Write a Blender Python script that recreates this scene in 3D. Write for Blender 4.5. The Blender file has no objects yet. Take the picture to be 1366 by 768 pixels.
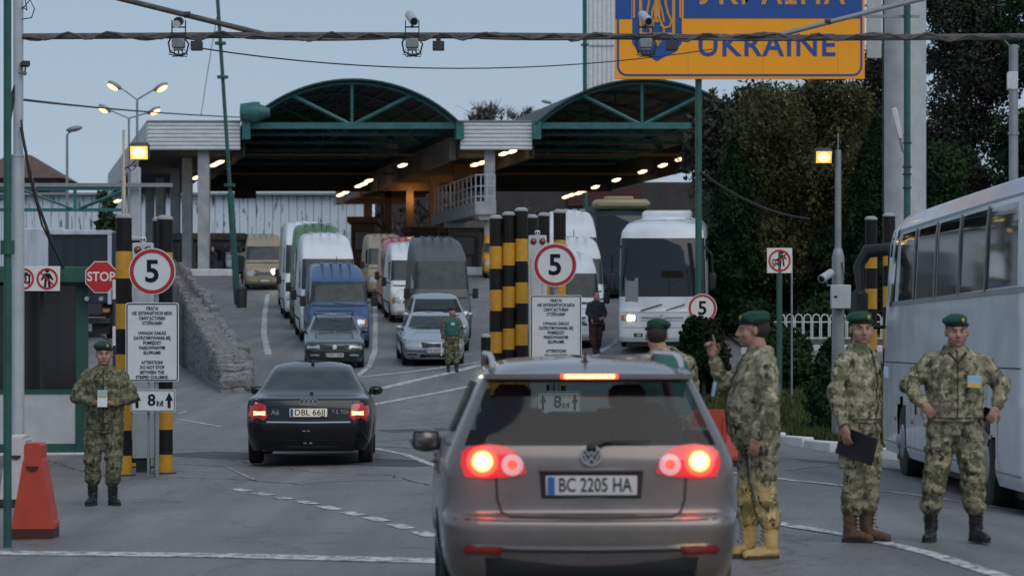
import bpy, math, random
import numpy as np
from mathutils import Vector, Matrix, noise
from mathutils.bvhtree import BVHTree
random.seed(7); RNG = np.random.default_rng(7)
S = bpy.context.scene; COL = S.collection
PI = math.pi; R = math.radians
# ---------------------------------------------------------------- camera
F, CX, HY, CH = 3800.0, 683.0, 458.0, 1.65      # focal in photo px, centre column, horizon row, eye height
cam_d = bpy.data.cameras.new('camera'); cam = bpy.data.objects.new('camera', cam_d); COL.objects.link(cam)
cam.location = (0, 0, CH); cam.rotation_euler = (R(90), 0, 0)
cam_d.lens = F/1366*36; cam_d.sensor_width = 36; cam_d.shift_y = (HY-384)/1366; cam_d.clip_end = 3000; cam_d.clip_start = .5
cam_d.dof.use_dof = True; cam_d.dof.focus_distance = 42; cam_d.dof.aperture_fstop = 3.6
S.camera = cam
# ---------------------------------------------------------------- light
SUN_EL, SUN_AZ = R(48), R(150)
w = bpy.data.worlds.new('World'); S.world = w; w.use_nodes = True
nt = w.node_tree; nt.nodes.clear()
sky = nt.nodes.new('ShaderNodeTexSky'); sky.sky_type = 'NISHITA'; sky.sun_disc = False
sky.sun_elevation = SUN_EL; sky.sun_rotation = SUN_AZ; sky.ozone_density = 2.2; sky.dust_density = 1.2; sky.air_density = 1.0; sky.altitude = 300
cloud = nt.nodes.new('ShaderNodeMix'); cloud.data_type = 'RGBA'; cloud.inputs[0].default_value = .8
cloud.inputs[7].default_value = (3.7, 4.65, 5.9, 1)
bg = nt.nodes.new('ShaderNodeBackground'); bg.inputs[1].default_value = .1
wo = nt.nodes.new('ShaderNodeOutputWorld')
nt.links.new(sky.outputs[0], cloud.inputs[6]); nt.links.new(cloud.outputs[2], bg.inputs[0]); nt.links.new(bg.outputs[0], wo.inputs[0])
sd = bpy.data.lights.new('sun', 'SUN'); sd.energy = 1.15; sd.angle = R(55); sd.color = (1, .94, .88)
sun = bpy.data.objects.new('sun', sd); COL.objects.link(sun)
sun.rotation_euler = (R(90)-SUN_EL, 0, PI-SUN_AZ)
S.view_settings.view_transform = 'Standard'; S.view_settings.look = 'None'; S.view_settings.exposure = 0.0; S.view_settings.gamma = 1
S.cycles.max_bounces = 6; S.cycles.transparent_max_bounces = 12; S.cycles.caustics_reflective = False; S.cycles.caustics_refractive = False
S.cycles.sample_clamp_indirect = 4
try: S.cycles.use_denoising = True
except Exception: pass
# ---------------------------------------------------------------- photo geometry helpers
def X(px, d): return (px-CX)/F*d
def Z(py, d): return CH+(HY-py)/F*d
def lerp(a, b, t): return a+(b-a)*t
def sst(a, b, x):
    t = min(1, max(0, (x-a)/(b-a))); return t*t*(3-2*t)
PY = [0, 40, 50, 60, 68, 77, 86, 165, 200, 240, 3000]
PZ = [0, 0, .1, .28, .52, .9, 1.38, 5.6, 7.0, 7.4, 9]
def xw(y):                       # centre line of the stone retaining wall
    y = min(y, 170); return -6.75 if y < 70 else -6.75-.139*(y-70)
def G(x, y):
    b = float(np.interp(y, PY, PZ))
    near = float(np.interp(x, [-12, -6, 0, 2.5, 3.6, 4.6, 5.6, 9], [-.15, -.12, 0, .09, .08, 0, -.12, -.12]))
    far = .075*x if x > 0 else .02*x
    t = sst(46, 78, y)*(1-sst(110, 160, y))
    c = near*(1-sst(46, 70, y))+max(-.35, min(.6, far))*t
    z = b+c
    if y > 68 and x < xw(y):     # the lower road on the left of the retaining wall
        lo = min(z, lerp(.5, 1.0, sst(70, 140, y)))
        lo += sst(1.5, 4.0, xw(y)-x)*sst(72, 98, y)*1.35
        z = lerp(min(z, lo), z, sst(142, 172, y))
    return z
def GP(px, py):                  # ground point seen at a photo pixel
    d = 14.0
    while d < 420:
        if Z(py, d) <= G(X(px, d), d): break
        d += .25
    a, b = d-.25, d
    for _ in range(12):
        m = (a+b)/2
        if Z(py, m) <= G(X(px, m), m): b = m
        else: a = m
    return Vector((X(px, b), b, G(X(px, b), b)))
# ---------------------------------------------------------------- materials
def mat(name, col, rough=.6, metal=0, nz=0, ns=6, bump=0, bs=30, coat=0, spec=.5, col2=None, emit=None, es=0, alpha=1, dirt=0, stretch=None):
    m = bpy.data.materials.new(name); m.use_nodes = True; t = m.node_tree; b = t.nodes['Principled BSDF']
    c = tuple(col)+(1,)
    b.inputs['Base Color'].default_value = c; b.inputs['Roughness'].default_value = rough; b.inputs['Metallic'].default_value = metal
    b.inputs['Coat Weight'].default_value = coat; b.inputs['Coat Roughness'].default_value = .08; b.inputs['Specular IOR Level'].default_value = spec
    if emit: b.inputs['Emission Color'].default_value = tuple(emit)+(1,); b.inputs['Emission Strength'].default_value = es
    tc = None
    def coord():
        nonlocal tc
        if tc is None:
            g = t.nodes.new('ShaderNodeNewGeometry' if False else 'ShaderNodeTexCoord'); mp = t.nodes.new('ShaderNodeMapping')
            t.links.new(g.outputs['Object'], mp.inputs[0])
            if stretch: mp.inputs['Scale'].default_value = stretch
            tc = mp.outputs[0]
        return tc
    if nz or col2 or dirt:
        n = t.nodes.new('ShaderNodeTexNoise'); n.inputs['Scale'].default_value = ns; n.inputs['Detail'].default_value = 6; n.inputs['Roughness'].default_value = .62
        t.links.new(coord(), n.inputs['Vector'])
        r = t.nodes.new('ShaderNodeValToRGB'); r.color_ramp.elements[0].position = .33; r.color_ramp.elements[1].position = .68
        k = nz or .25
        c2 = tuple(col2) if col2 else tuple(x*(1+k) for x in col)
        c1 = tuple(col) if col2 else tuple(x*(1-k) for x in col)
        r.color_ramp.elements[0].color = c1+(1,); r.color_ramp.elements[1].color = c2+(1,)
        t.links.new(n.outputs[0], r.inputs[0]); t.links.new(r.outputs[0], b.inputs['Base Color'])
        rr = t.nodes.new('ShaderNodeMapRange'); rr.inputs[3].default_value = max(0, rough-.1); rr.inputs[4].default_value = min(1, rough+.12)
        t.links.new(n.outputs[0], rr.inputs[0]); t.links.new(rr.outputs[0], b.inputs['Roughness'])
    if bump:
        n2 = t.nodes.new('ShaderNodeTexNoise'); n2.inputs['Scale'].default_value = bs; n2.inputs['Detail'].default_value = 5
        t.links.new(coord(), n2.inputs['Vector']); bp = t.nodes.new('ShaderNodeBump'); bp.inputs['Strength'].default_value = bump; bp.inputs['Distance'].default_value = .02
        t.links.new(n2.outputs[0], bp.inputs['Height']); t.links.new(bp.outputs[0], b.inputs['Normal'])
    if alpha < 1:
        tr = t.nodes.new('ShaderNodeBsdfTransparent'); tr.inputs[0].default_value = (.75, .85, .85, 1)
        mx = t.nodes.new('ShaderNodeMixShader'); mx.inputs[0].default_value = alpha
        o = t.nodes['Material Output']; t.links.new(tr.outputs[0], mx.inputs[1]); t.links.new(b.outputs[0], mx.inputs[2]); t.links.new(mx.outputs[0], o.inputs[0])
    return m
M = {}
M['asphalt'] = None
def asphalt():
    m = bpy.data.materials.new('asphalt'); m.use_nodes = True; t = m.node_tree; b = t.nodes['Principled BSDF']
    g = t.nodes.new('ShaderNodeTexCoord')
    def noise_(sc, det, vec=None, dist=0):
        n = t.nodes.new('ShaderNodeTexNoise'); n.inputs['Scale'].default_value = sc; n.inputs['Detail'].default_value = det; n.inputs['Distortion'].default_value = dist
        t.links.new(vec or g.outputs['Object'], n.inputs['Vector']); return n.outputs[0]
    mp = t.nodes.new('ShaderNodeMapping'); mp.inputs['Scale'].default_value = (1, .14, 1); t.links.new(g.outputs['Object'], mp.inputs[0])
    a = noise_(.35, 5, dist=.6); s = noise_(38, 3); k = noise_(1.6, 6, mp.outputs[0])
    def ramp(v, p0, p1, c0, c1):
        r = t.nodes.new('ShaderNodeValToRGB'); r.color_ramp.elements[0].position = p0; r.color_ramp.elements[1].position = p1
        r.color_ramp.elements[0].color = c0; r.color_ramp.elements[1].color = c1; t.links.new(v, r.inputs[0]); return r.outputs[0]
    def mul(x, y, f=1):
        mm = t.nodes.new('ShaderNodeMix'); mm.data_type = 'RGBA'; mm.blend_type = 'MULTIPLY'; mm.inputs[0].default_value = f
        t.links.new(x, mm.inputs[6]); t.links.new(y, mm.inputs[7]); return mm.outputs[2]
    c = ramp(a, .3, .7, (.155, .15, .148, 1), (.215, .208, .205, 1))
    c = mul(c, ramp(k, .25, .75, (.72, .72, .72, 1), (1.15, 1.15, 1.15, 1)))
    c = mul(c, ramp(s, .3, .7, (.55, .55, .55, 1), (1.35, 1.35, 1.35, 1)), .85)
    mp2 = t.nodes.new('ShaderNodeMapping'); mp2.inputs['Scale'].default_value = (2.2, .05, 1); mp2.inputs['Rotation'].default_value = (0, 0, -.06); t.links.new(g.outputs['Object'], mp2.inputs[0]); c = mul(c, ramp(noise_(.9, 4, mp2.outputs[0]), .42, .62, (.78, .78, .78, 1), (1, 1, 1, 1)), .8)
    st = noise_(2.3, 3, dist=.3); c = mul(c, ramp(st, .28, .36, (.6, .6, .6, 1), (1, 1, 1, 1)), .7)
    # cracks
    vo = t.nodes.new('ShaderNodeTexVoronoi'); vo.feature = 'DISTANCE_TO_EDGE'; vo.inputs['Scale'].default_value = .33
    dn = t.nodes.new('ShaderNodeTexNoise'); dn.inputs['Scale'].default_value = 1.4; dn.inputs['Detail'].default_value = 6
    t.links.new(g.outputs['Object'], dn.inputs['Vector'])
    ad = t.nodes.new('ShaderNodeVectorMath'); ad.operation = 'MULTIPLY_ADD'; ad.inputs[1].default_value = (1.6, 1.6, 0)
    t.links.new(dn.outputs['Color'], ad.inputs[0]); t.links.new(g.outputs['Object'], ad.inputs[2]); t.links.new(ad.outputs[0], vo.inputs['Vector'])
    c = mul(c, ramp(vo.outputs['Distance'], .002, .012, (.45, .45, .45, 1), (1, 1, 1, 1)), .8)
    t.links.new(c, b.inputs['Base Color'])
    mr = t.nodes.new('ShaderNodeMapRange'); mr.inputs[3].default_value = .42; mr.inputs[4].default_value = .75; t.links.new(a, mr.inputs[0]); t.links.new(mr.outputs[0], b.inputs['Roughness'])
    bp = t.nodes.new('ShaderNodeBump'); bp.inputs['Strength'].default_value = .35; bp.inputs['Distance'].default_value = .008; t.links.new(s, bp.inputs['Height']); t.links.new(bp.outputs[0], b.inputs['Normal'])
    return m
M['asphalt'] = asphalt()
def worn_paint(name, col, lo=.42, hi=.6, sc=5):
    m = bpy.data.materials.new(name); m.use_nodes = True; t = m.node_tree; b = t.nodes['Principled BSDF']; b.inputs['Roughness'].default_value = .7
    b.inputs['Base Color'].default_value = tuple(col)+(1,)
    g = t.nodes.new('ShaderNodeTexCoord'); n = t.nodes.new('ShaderNodeTexNoise'); n.inputs['Scale'].default_value = sc; n.inputs['Detail'].default_value = 8; n.inputs['Roughness'].default_value = .7
    t.links.new(g.outputs['Object'], n.inputs['Vector'])
    r = t.nodes.new('ShaderNodeValToRGB'); r.color_ramp.elements[0].position = lo-.04; r.color_ramp.elements[1].position = lo+.06
    r.color_ramp.elements[0].color = (.13, .132, .138, 1); r.color_ramp.elements[1].color = tuple(col)+(1,)
    t.links.new(n.outputs[0], r.inputs[0]); t.links.new(r.outputs[0], b.inputs['Base Color'])
    return m
def camo(name, base, mid, dark, light, sc=17, warm=False, px=55):
    m = bpy.data.materials.new(name); m.use_nodes = True; t = m.node_tree; b = t.nodes['Principled BSDF']; b.inputs['Roughness'].default_value = .9; b.inputs['Specular IOR Level'].default_value = .15
    g = t.nodes.new('ShaderNodeTexCoord'); sn = t.nodes.new('ShaderNodeVectorMath'); sn.operation = 'SNAP'; sn.inputs[1].default_value = (1/px,)*3
    t.links.new(g.outputs['Object'], sn.inputs[0])
    cur = None
    col = base
    prev = t.nodes.new('ShaderNodeRGB'); prev.outputs[0].default_value = tuple(base)+(1,); prev = prev.outputs[0]
    for i, (c, th, s) in enumerate([(light, .56, sc*1.1), (mid, .53, sc*.8), (dark, .6, sc)]):
        n = t.nodes.new('ShaderNodeTexNoise'); n.inputs['Scale'].default_value = s; n.inputs['Detail'].default_value = 3; n.inputs['Roughness'].default_value = .65
        mp = t.nodes.new('ShaderNodeMapping'); mp.inputs['Location'].default_value = (i*7.3, i*3.1, i*5.7); mp.inputs['Scale'].default_value = (1.15, 1.15, .8)
        t.links.new(sn.outputs[0], mp.inputs[0]); t.links.new(mp.outputs[0], n.inputs['Vector'])
        r = t.nodes.new('ShaderNodeValToRGB'); r.color_ramp.elements[0].position = th-.012; r.color_ramp.elements[1].position = th+.012
        t.links.new(n.outputs[0], r.inputs[0]); mx = t.nodes.new('ShaderNodeMix'); mx.data_type = 'RGBA'
        t.links.new(r.outputs[0], mx.inputs[0]); t.links.new(prev, mx.inputs[6]); mx.inputs[7].default_value = tuple(c)+(1,); prev = mx.outputs[2]
    t.links.new(prev, b.inputs['Base Color'])
    n2 = t.nodes.new('ShaderNodeTexNoise'); n2.inputs['Scale'].default_value = 22; n2.inputs['Detail'].default_value = 6; n2.inputs['Distortion'].default_value = .6; t.links.new(g.outputs['Object'], n2.inputs['Vector'])
    bp = t.nodes.new('ShaderNodeBump'); bp.inputs['Strength'].default_value = .7; bp.inputs['Distance'].default_value = .03; t.links.new(n2.outputs[0], bp.inputs['Height']); t.links.new(bp.outputs[0], b.inputs['Normal'])
    return m
def stone_mat(name, c1, c2):
    m = mat(name, c1, .95, col2=c2, ns=2.6, bump=1.0, bs=9)
    t = m.node_tree
    oi = t.nodes.new('ShaderNodeObjectInfo'); return m
def foliage(name, c1, c2, tr=.25):
    m = bpy.data.materials.new(name); m.use_nodes = True; t = m.node_tree; b = t.nodes['Principled BSDF']; b.inputs['Roughness'].default_value = .75; b.inputs['Specular IOR Level'].default_value = .12
    g = t.nodes.new('ShaderNodeTexCoord'); n = t.nodes.new('ShaderNodeTexNoise'); n.inputs['Scale'].default_value = .9; n.inputs['Detail'].default_value = 5
    t.links.new(g.outputs['Object'], n.inputs['Vector']); r = t.nodes.new('ShaderNodeValToRGB'); r.color_ramp.elements[0].position = .35; r.color_ramp.elements[1].position = .65
    r.color_ramp.elements[0].color = tuple(c1)+(1,); r.color_ramp.elements[1].color = tuple(c2)+(1,)
    t.links.new(n.outputs[0], r.inputs[0]); t.links.new(r.outputs[0], b.inputs['Base Color'])
    return m
M.update(
 white_line=worn_paint('white_line', (.6, .6, .6), .47, sc=9), faint_line=worn_paint('faint_line', (.42, .42, .42), .5, sc=9),
 kerb=mat('kerb', (.62, .63, .64), .85, nz=.15, ns=3, bump=.3), kerb_grey=mat('kerb_grey', (.3, .3, .3), .9, nz=.2, ns=3, bump=.3),
 black_paint=mat('black_paint', (.012, .01, .01), .5, nz=.3, ns=8, spec=.25), yellow_paint=mat('yellow_paint', (.66, .33, .02), .5, col2=(.5, .25, .02), ns=9),
 rubber=mat('rubber', (.02, .02, .02), .8, nz=.2, ns=20), rim=mat('rim', (.28, .28, .29), .35, .8), rim_grey=mat('rim_grey', (.33, .34, .35), .5, .3, nz=.15, ns=9),
 pole_white=mat('pole_white', (.45, .49, .52), .5, nz=.12, ns=3), pole_green=mat('pole_green', (.02, .095, .075), .45, nz=.25, ns=4),
 green_frame=mat('green_frame', (.014, .075, .055), .45, nz=.2, ns=4), teal_steel=mat('teal_steel', (.028, .14, .14), .5, nz=.2, ns=2),
 grey_steel=mat('grey_steel', (.26, .28, .29), .5, .3, nz=.15, ns=5), dark_steel=mat('dark_steel', (.035, .035, .037), .6, nz=.3, ns=6),
 cable_wrap=mat('cable_wrap', (.05, .045, .042), .75, col2=(.16, .145, .14), ns=9, stretch=(.6, 3, 3)), cable=mat('cable', (.02, .02, .022), .6),
 sign_white=mat('sign_white', (.68, .7, .7), .38, nz=.05, ns=4), sign_red=mat('sign_red', (.42, .018, .025), .38), sign_black=mat('sign_black', (.01, .01, .011), .6, spec=.2),
 sign_blue=mat('sign_blue', (.008, .07, .3), .5, nz=.08, ns=2), sign_yellow=mat('sign_yellow', (.95, .37, .001), .5, nz=.05, ns=2), sign_gold=mat('sign_gold', (.62, .31, .04), .5),
 box_white=mat('box_white', (.55, .57, .58), .45, nz=.08, ns=5), red_lens=mat('red_lens', (.3, .02, .015), .15, coat=1), dark_lens=mat('dark_lens', (.03, .008, .008), .15, coat=1),
 corr_white=mat('corr_white', (.68, .71, .73), .5, nz=.12, ns=1.2, stretch=(1, 1, 4)), old_white=mat('old_white', (.5, .56, .62), .8, nz=.22, ns=1.5, stretch=(1.5, 1, .25)),
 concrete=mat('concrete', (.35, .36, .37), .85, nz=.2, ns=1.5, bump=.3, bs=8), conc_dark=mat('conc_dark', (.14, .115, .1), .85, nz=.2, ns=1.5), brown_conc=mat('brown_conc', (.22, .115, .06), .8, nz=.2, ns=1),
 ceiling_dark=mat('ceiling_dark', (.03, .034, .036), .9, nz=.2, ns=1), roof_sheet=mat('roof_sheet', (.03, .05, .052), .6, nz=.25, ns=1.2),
 roof_brown=mat('roof_brown', (.12, .075, .06), .85, nz=.25, ns=2), house_wall=mat('house_wall', (.13, .1, .09), .9, nz=.2, ns=2),
 stone=stone_mat('stone', (.13, .128, .124), (.27, .265, .258)), stone_light=stone_mat('stone_light', (.17, .168, .163), (.32, .315, .305)), mortar=mat('mortar', (.1, .098, .095), .95, nz=.3, ns=6, bump=1, bs=12),
 red_plastic=mat('red_plastic', (.5, .06, .032), .5, nz=.1, ns=5), white_plastic=mat('white_plastic', (.55, .52, .51), .5, nz=.08, ns=5), dark_red=mat('dark_red', (.06, .012, .01), .6),
 glass_dark=mat('glass_dark', (.01, .013, .015), .05, spec=.5), glass_wind=mat('glass_wind', (.035, .05, .055), .14, spec=.22, nz=.4, ns=3),
 glass_clear=mat('glass_clear', (.012, .012, .015), .05, alpha=.36, spec=.8), glass_booth=mat('glass_booth', (.012, .014, .016), .07, alpha=.85, spec=.6),
 trim_black=mat('trim_black', (.015, .015, .016), .55), interior=mat('interior', (.02, .02, .022), .9),
 chrome=mat('chrome', (.6, .6, .6), .15, 1), headlamp=mat('headlamp', (.45, .48, .5), .12, .4, coat=1), lamp_amber=mat('lamp_amber', (.5, .14, .02), .2, coat=1),
 flood_rim=mat('flood_rim', (.5, .3, .1), .3, emit=(1, .5, .1), es=1.1), plate_lit=mat('plate_lit', (.6, .6, .55), .4, emit=(1, .85, .6), es=.22), reflector_red=mat('reflector_red', (.22, .008, .01), .2, coat=1), tail_red=mat('tail_red', (.3, .008, .01), .15, coat=1, emit=(1, .03, .02), es=.12), tail_hot=mat('tail_hot', (.8, .2, .1), .2, emit=(1, .7, .24), es=4), tail_glow=mat('tail_glow', (.7, .05, .03), .2, emit=(1, .05, .03), es=2.6),
 brake_line=mat('brake_line', (.8, .3, .1), .2, emit=(1, .3, .08), es=9), tail_orange=mat('tail_orange', (.8, .3, .1), .2, emit=(1, .3, .06), es=3.2), ring_pink=mat('ring_pink', (.65, .5, .5), .2, coat=1, emit=(1, .4, .4), es=.22),
 beam=mat('beam', (.9, .8, .6), .2, emit=(1, .72, .38), es=22), flood=mat('flood', (.9, .8, .5), .2, emit=(1, .56, .15), es=3.4), tube=mat('tube', (.9, .8, .6), .2, emit=(1, .68, .34), es=4),
 rail_silver=mat('rail_silver', (.5, .52, .53), .35, .5), tail_lit=mat('tail_lit', (.4, .01, .012), .15, coat=1, emit=(1, .02, .02), es=.32), paper_dim=mat('paper_dim', (.2, .23, .24), .5), plate_white=mat('plate_white', (.6, .61, .58), .4), plate_blue=mat('plate_blue', (.02, .12, .4), .4),
 paint_golf=mat('paint_golf', (.17, .145, .13), .3, .55, coat=.8, nz=.13, ns=3.5), paint_black=mat('paint_black', (.004, .006, .007), .22, .0, coat=.35, spec=.4), paint_dgreen=mat('paint_dgreen', (.02, .045, .045), .25, .3, coat=.8),
 paint_blue=mat('paint_blue', (.035, .085, .2), .45, coat=.3, nz=.1, ns=2), paint_silver=mat('paint_silver', (.36, .4, .43), .3, .5, coat=.7), paint_white=mat('paint_white', (.7, .73, .75), .4, coat=.3, nz=.06, ns=1.5),
 paint_dgrey=mat('paint_dgrey', (.085, .095, .1), .5, nz=.15, ns=1.5), paint_red=mat('paint_red', (.35, .025, .02), .35, coat=.5), paint_green=mat('paint_green', (.09, .19, .09), .5, nz=.1, ns=2), paint_tan=mat('paint_tan', (.3, .25, .17), .5, nz=.1, ns=2),
 bus_white=mat('bus_white', (.63, .67, .7), .34, coat=.4, nz=.13, ns=1.3), bus_tan=mat('bus_tan', (.33, .29, .17), .5, nz=.1, ns=1), truck_dark=mat('truck_dark', (.02, .035, .05), .8, nz=.15, ns=2),
 skin=mat('skin', (.4, .225, .165), .6, nz=.12, ns=14, spec=.3), hair=mat('hair', (.03, .022, .018), .8), beret=mat('beret', (.012, .06, .04), .95, nz=.2, ns=18, bump=.3, bs=120),
 boot_black=mat('boot_black', (.016, .015, .015), .5, nz=.3, ns=20), boot_tan=mat('boot_tan', (.11, .06, .04), .8, nz=.2, ns=20), boot_sand=mat('boot_sand', (.33, .25, .14), .85, nz=.2, ns=20),
 dark_cloth=mat('dark_cloth', (.02, .021, .024), .9, nz=.3, ns=8, bump=.6, bs=18), dark_trouser=mat('dark_trouser', (.05, .018, .016), .9, nz=.2, ns=8), vest_green=mat('vest_green', (.015, .11, .085), .7, nz=.2, ns=8, bump=.4, bs=20),
 paper_blue=mat('paper_blue', (.3, .5, .65), .5), paper_yellow=mat('paper_yellow', (.65, .5, .12), .5), paper=mat('paper', (.6, .62, .62), .6), folder=mat('folder', (.01, .01, .013), .6),
 eye_white=mat('eye_white', (.5, .48, .46), .3), pupil=mat('pupil', (.02, .015, .012), .2), lips=mat('lips', (.3, .12, .1), .5), badge_gold=mat('badge_gold', (.5, .36, .1), .4, .5),
 grass=foliage('grass', (.03, .05, .014), (.075, .09, .03)), soil=mat('soil', (.05, .05, .025), .95, col2=(.085, .075, .045), ns=3),
 leaf_dark=foliage('leaf_dark', (.016, .034, .016), (.04, .07, .03)), leaf_olive=foliage('leaf_olive', (.038, .045, .02), (.1, .1, .042)), leaf_thuja=foliage('leaf_thuja', (.008, .02, .01), (.022, .042, .018)),
 leaf_dull=foliage('leaf_dull', (.03, .034, .025), (.075, .075, .055)), twig=mat('twig', (.09, .075, .065), .9, nz=.2, ns=4), bark=mat('bark', (.06, .048, .04), .95, nz=.3, ns=6, bump=.6),
 camo_new=camo('camo_new', (.3, .265, .18), (.135, .14, .08), (.055, .05, .036), (.46, .42, .3), px=70, sc=14), camo_trouser=camo('camo_trouser', (.27, .24, .16), (.12, .125, .07), (.05, .046, .033), (.4, .36, .25), px=70, sc=14),
 camo_left=camo('camo_left', (.17, .155, .1), (.085, .09, .05), (.03, .028, .02), (.27, .25, .17), px=75),
 seat_orange=mat('seat_orange', (.45, .25, .04), .8), curtain=mat('curtain', (.4, .38, .35), .9),
)
# ---------------------------------------------------------------- mesh builder
class MB:
    def __init__(s, T=None): s.v = []; s.f = []; s.T = T
    def add(s, vs, fs):
        n = len(s.v)
        if s.T is not None: vs = [s.T @ Vector(v) for v in vs]
        s.v.extend([tuple(v) for v in vs]); s.f.extend([tuple(i+n for i in f) for f in fs]); return s
    def box(s, c, d, rot=None, bv=0):
        hx, hy, hz = d[0]/2, d[1]/2, d[2]/2; c = Vector(c)
        Rm = rot if rot is not None else Matrix.Identity(3)
        bv = min(bv, hx*.9, hy*.9, hz*.9)
        if bv <= 0:
            vs = [c+Rm@Vector((x*hx, y*hy, z*hz)) for z in (-1, 1) for y in (-1, 1) for x in (-1, 1)]
            return s.add(vs, [(0, 2, 3, 1), (4, 5, 7, 6), (0, 1, 5, 4), (2, 6, 7, 3), (0, 4, 6, 2), (1, 3, 7, 5)])
        idx = {}; vs = []
        for z in (-1, 1):
            for y in (-1, 1):
                for x in (-1, 1):
                    for a in range(3):
                        q = [x*(hx-bv), y*(hy-bv), z*(hz-bv)]; q[a] = (x, y, z)[a]*(hx, hy, hz)[a]
                        idx[(x, y, z, a)] = len(vs); vs.append(c+Rm@Vector(q))
        fs = []
        def face(a, sg):
            b, d_ = (a+1) % 3, (a+2) % 3; l = []
            for p, q in ((-1, -1), (1, -1), (1, 1), (-1, 1)):
                k = [0, 0, 0]; k[a] = sg; k[b] = p; k[d_] = q; l.append(idx[(*k, a)])
            return l if sg > 0 else l[::-1]
        for a in range(3):
            for sg in (-1, 1): fs.append(face(a, sg))
        for a in range(3):
            b, d_ = (a+1) % 3, (a+2) % 3
            for p in (-1, 1):
                for q in (-1, 1):
                    def ke(t, ax):
                        k = [0, 0, 0]; k[a] = t; k[b] = p; k[d_] = q; return idx[(*k, ax)]
                    l = [ke(-1, b), ke(1, b), ke(1, d_), ke(-1, d_)]; fs.append(l if p*q < 0 else l[::-1])
        for x in (-1, 1):
            for y in (-1, 1):
                for z in (-1, 1):
                    l = [idx[(x, y, z, 0)], idx[(x, y, z, 1)], idx[(x, y, z, 2)]]; fs.append(l if x*y*z > 0 else l[::-1])
        return s.add(vs, fs)
    def tube(s, pts, r, n=8, cap=True, r2=None):
        pts = [Vector(p) for p in pts]; rs = r if isinstance(r, (list, tuple)) else [r]*len(pts)
        vs = []; fs = []; up = None
        for i, p in enumerate(pts):
            d = (pts[min(i+1, len(pts)-1)]-pts[max(i-1, 0)]).normalized()
            if up is None: up = Vector((0, 0, 1)) if abs(d.z) < .9 else Vector((1, 0, 0))
            a = d.cross(up).normalized(); b = a.cross(d).normalized(); up = b
            for k in range(n):
                t = 2*PI*k/n; vs.append(p+(a*math.cos(t)+b*math.sin(t))*rs[i])
        for i in range(len(pts)-1):
            for k in range(n):
                fs.append((i*n+k, i*n+(k+1) % n, (i+1)*n+(k+1) % n, (i+1)*n+k))
        if cap: fs.append(tuple(range(n))[::-1]); fs.append(tuple(range((len(pts)-1)*n, len(pts)*n)))
        return s.add(vs, fs)
    def lathe(s, prof, c=(0, 0, 0), n=16, axis='z'):
        vs = []; fs = []; c = Vector(c)
        for r, z in prof:
            for k in range(n):
                t = 2*PI*k/n; p = (r*math.cos(t), r*math.sin(t), z)
                if axis == 'y': p = (p[0], p[2], p[1])
                if axis == 'x': p = (p[2], p[0], p[1])
                vs.append(c+Vector(p))
        for i in range(len(prof)-1):
            for k in range(n): fs.append((i*n+k, i*n+(k+1) % n, (i+1)*n+(k+1) % n, (i+1)*n+k))
        fs.append(tuple(range(n))[::-1]); fs.append(tuple(range((len(prof)-1)*n, len(prof)*n)))
        return s.add(vs, fs)
    def prism(s, out, axis='y', a=0, b=1):     # outline pairs, extruded along axis from a to b
        n = len(out)
        def P(p, t): return {'y': (p[0], t, p[1]), 'x': (t, p[0], p[1]), 'z': (p[0], p[1], t)}[axis]
        vs = [P(p, a) for p in out]+[P(p, b) for p in out]
        fs = [tuple(range(n)), tuple(range(n, 2*n))[::-1]]+[(i, i+n, (i+1) % n+n, (i+1) % n) for i in range(n)]
        return s.add(vs, fs)
    def ell(s, c, r, rot=None, n=14, m=9):
        vs = []; fs = []; c = Vector(c); Rm = rot if rot is not None else Matrix.Identity(3)
        for i in range(m+1):
            ph = PI*i/m
            for k in range(n):
                t = 2*PI*k/n; q = Vector((r[0]*math.sin(ph)*math.cos(t), r[1]*math.sin(ph)*math.sin(t), r[2]*math.cos(ph))); vs.append(c+Rm@q)
        for i in range(m):
            for k in range(n): fs.append((i*n+k, (i+1)*n+k, (i+1)*n+(k+1) % n, i*n+(k+1) % n))
        return s.add(vs, fs)
    def cap(s, p1, r1, p2, r2, n=12):           # rounded cone
        p1, p2 = Vector(p1), Vector(p2); d = p2-p1; L = d.length
        if L < 1e-6: return s.ell(p1, (r1,)*3)
        d /= L; pts = []; rs = []
        for a in (80, 55, 30): pts.append(p1-d*r1*math.sin(R(a))); rs.append(r1*math.cos(R(a)))
        for t in (0, .5, 1): pts.append(p1.lerp(p2, t)); rs.append(lerp(r1, r2, t))
        for a in (30, 55, 80): pts.append(p2+d*r2*math.sin(R(a))); rs.append(r2*math.cos(R(a)))
        return s.tube(pts, rs, n)
    def mesh(s, name, m, smooth=40, recalc=False):
        me = bpy.data.meshes.new(name); me.from_pydata(s.v, [], s.f)
        if recalc:
            import bmesh
            bm = bmesh.new(); bm.from_mesh(me); bmesh.ops.recalc_face_normals(bm, faces=bm.faces); bm.to_mesh(me); bm.free()
        if m: me.materials.append(M[m] if isinstance(m, str) else m)
        if smooth: me.shade_smooth(); me.set_sharp_from_angle(angle=R(smooth))
        me.update(); return me
    def build(s, name, m, parent=None, smooth=40, recalc=False):
        return link(name, s.mesh(name, m, smooth, recalc), parent)
def link(name, me, parent=None):
    o = bpy.data.objects.new(name, me); COL.objects.link(o)
    if parent is not None: o.parent = parent
    return o
def tag(o, label=None, cat=None, group=None, kind=None):
    if label: o['label'] = label
    if cat: o['category'] = cat
    if group: o['group'] = group
    if kind: o['kind'] = kind
    return o
def thing(name, label, cat, loc=(0, 0, 0), rz=0, group=None):
    o = bpy.data.objects.new(name, None); COL.objects.link(o); o.empty_display_size = .1
    o.location = loc; o.rotation_euler = (0, 0, rz); return tag(o, label, cat, group)
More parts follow.
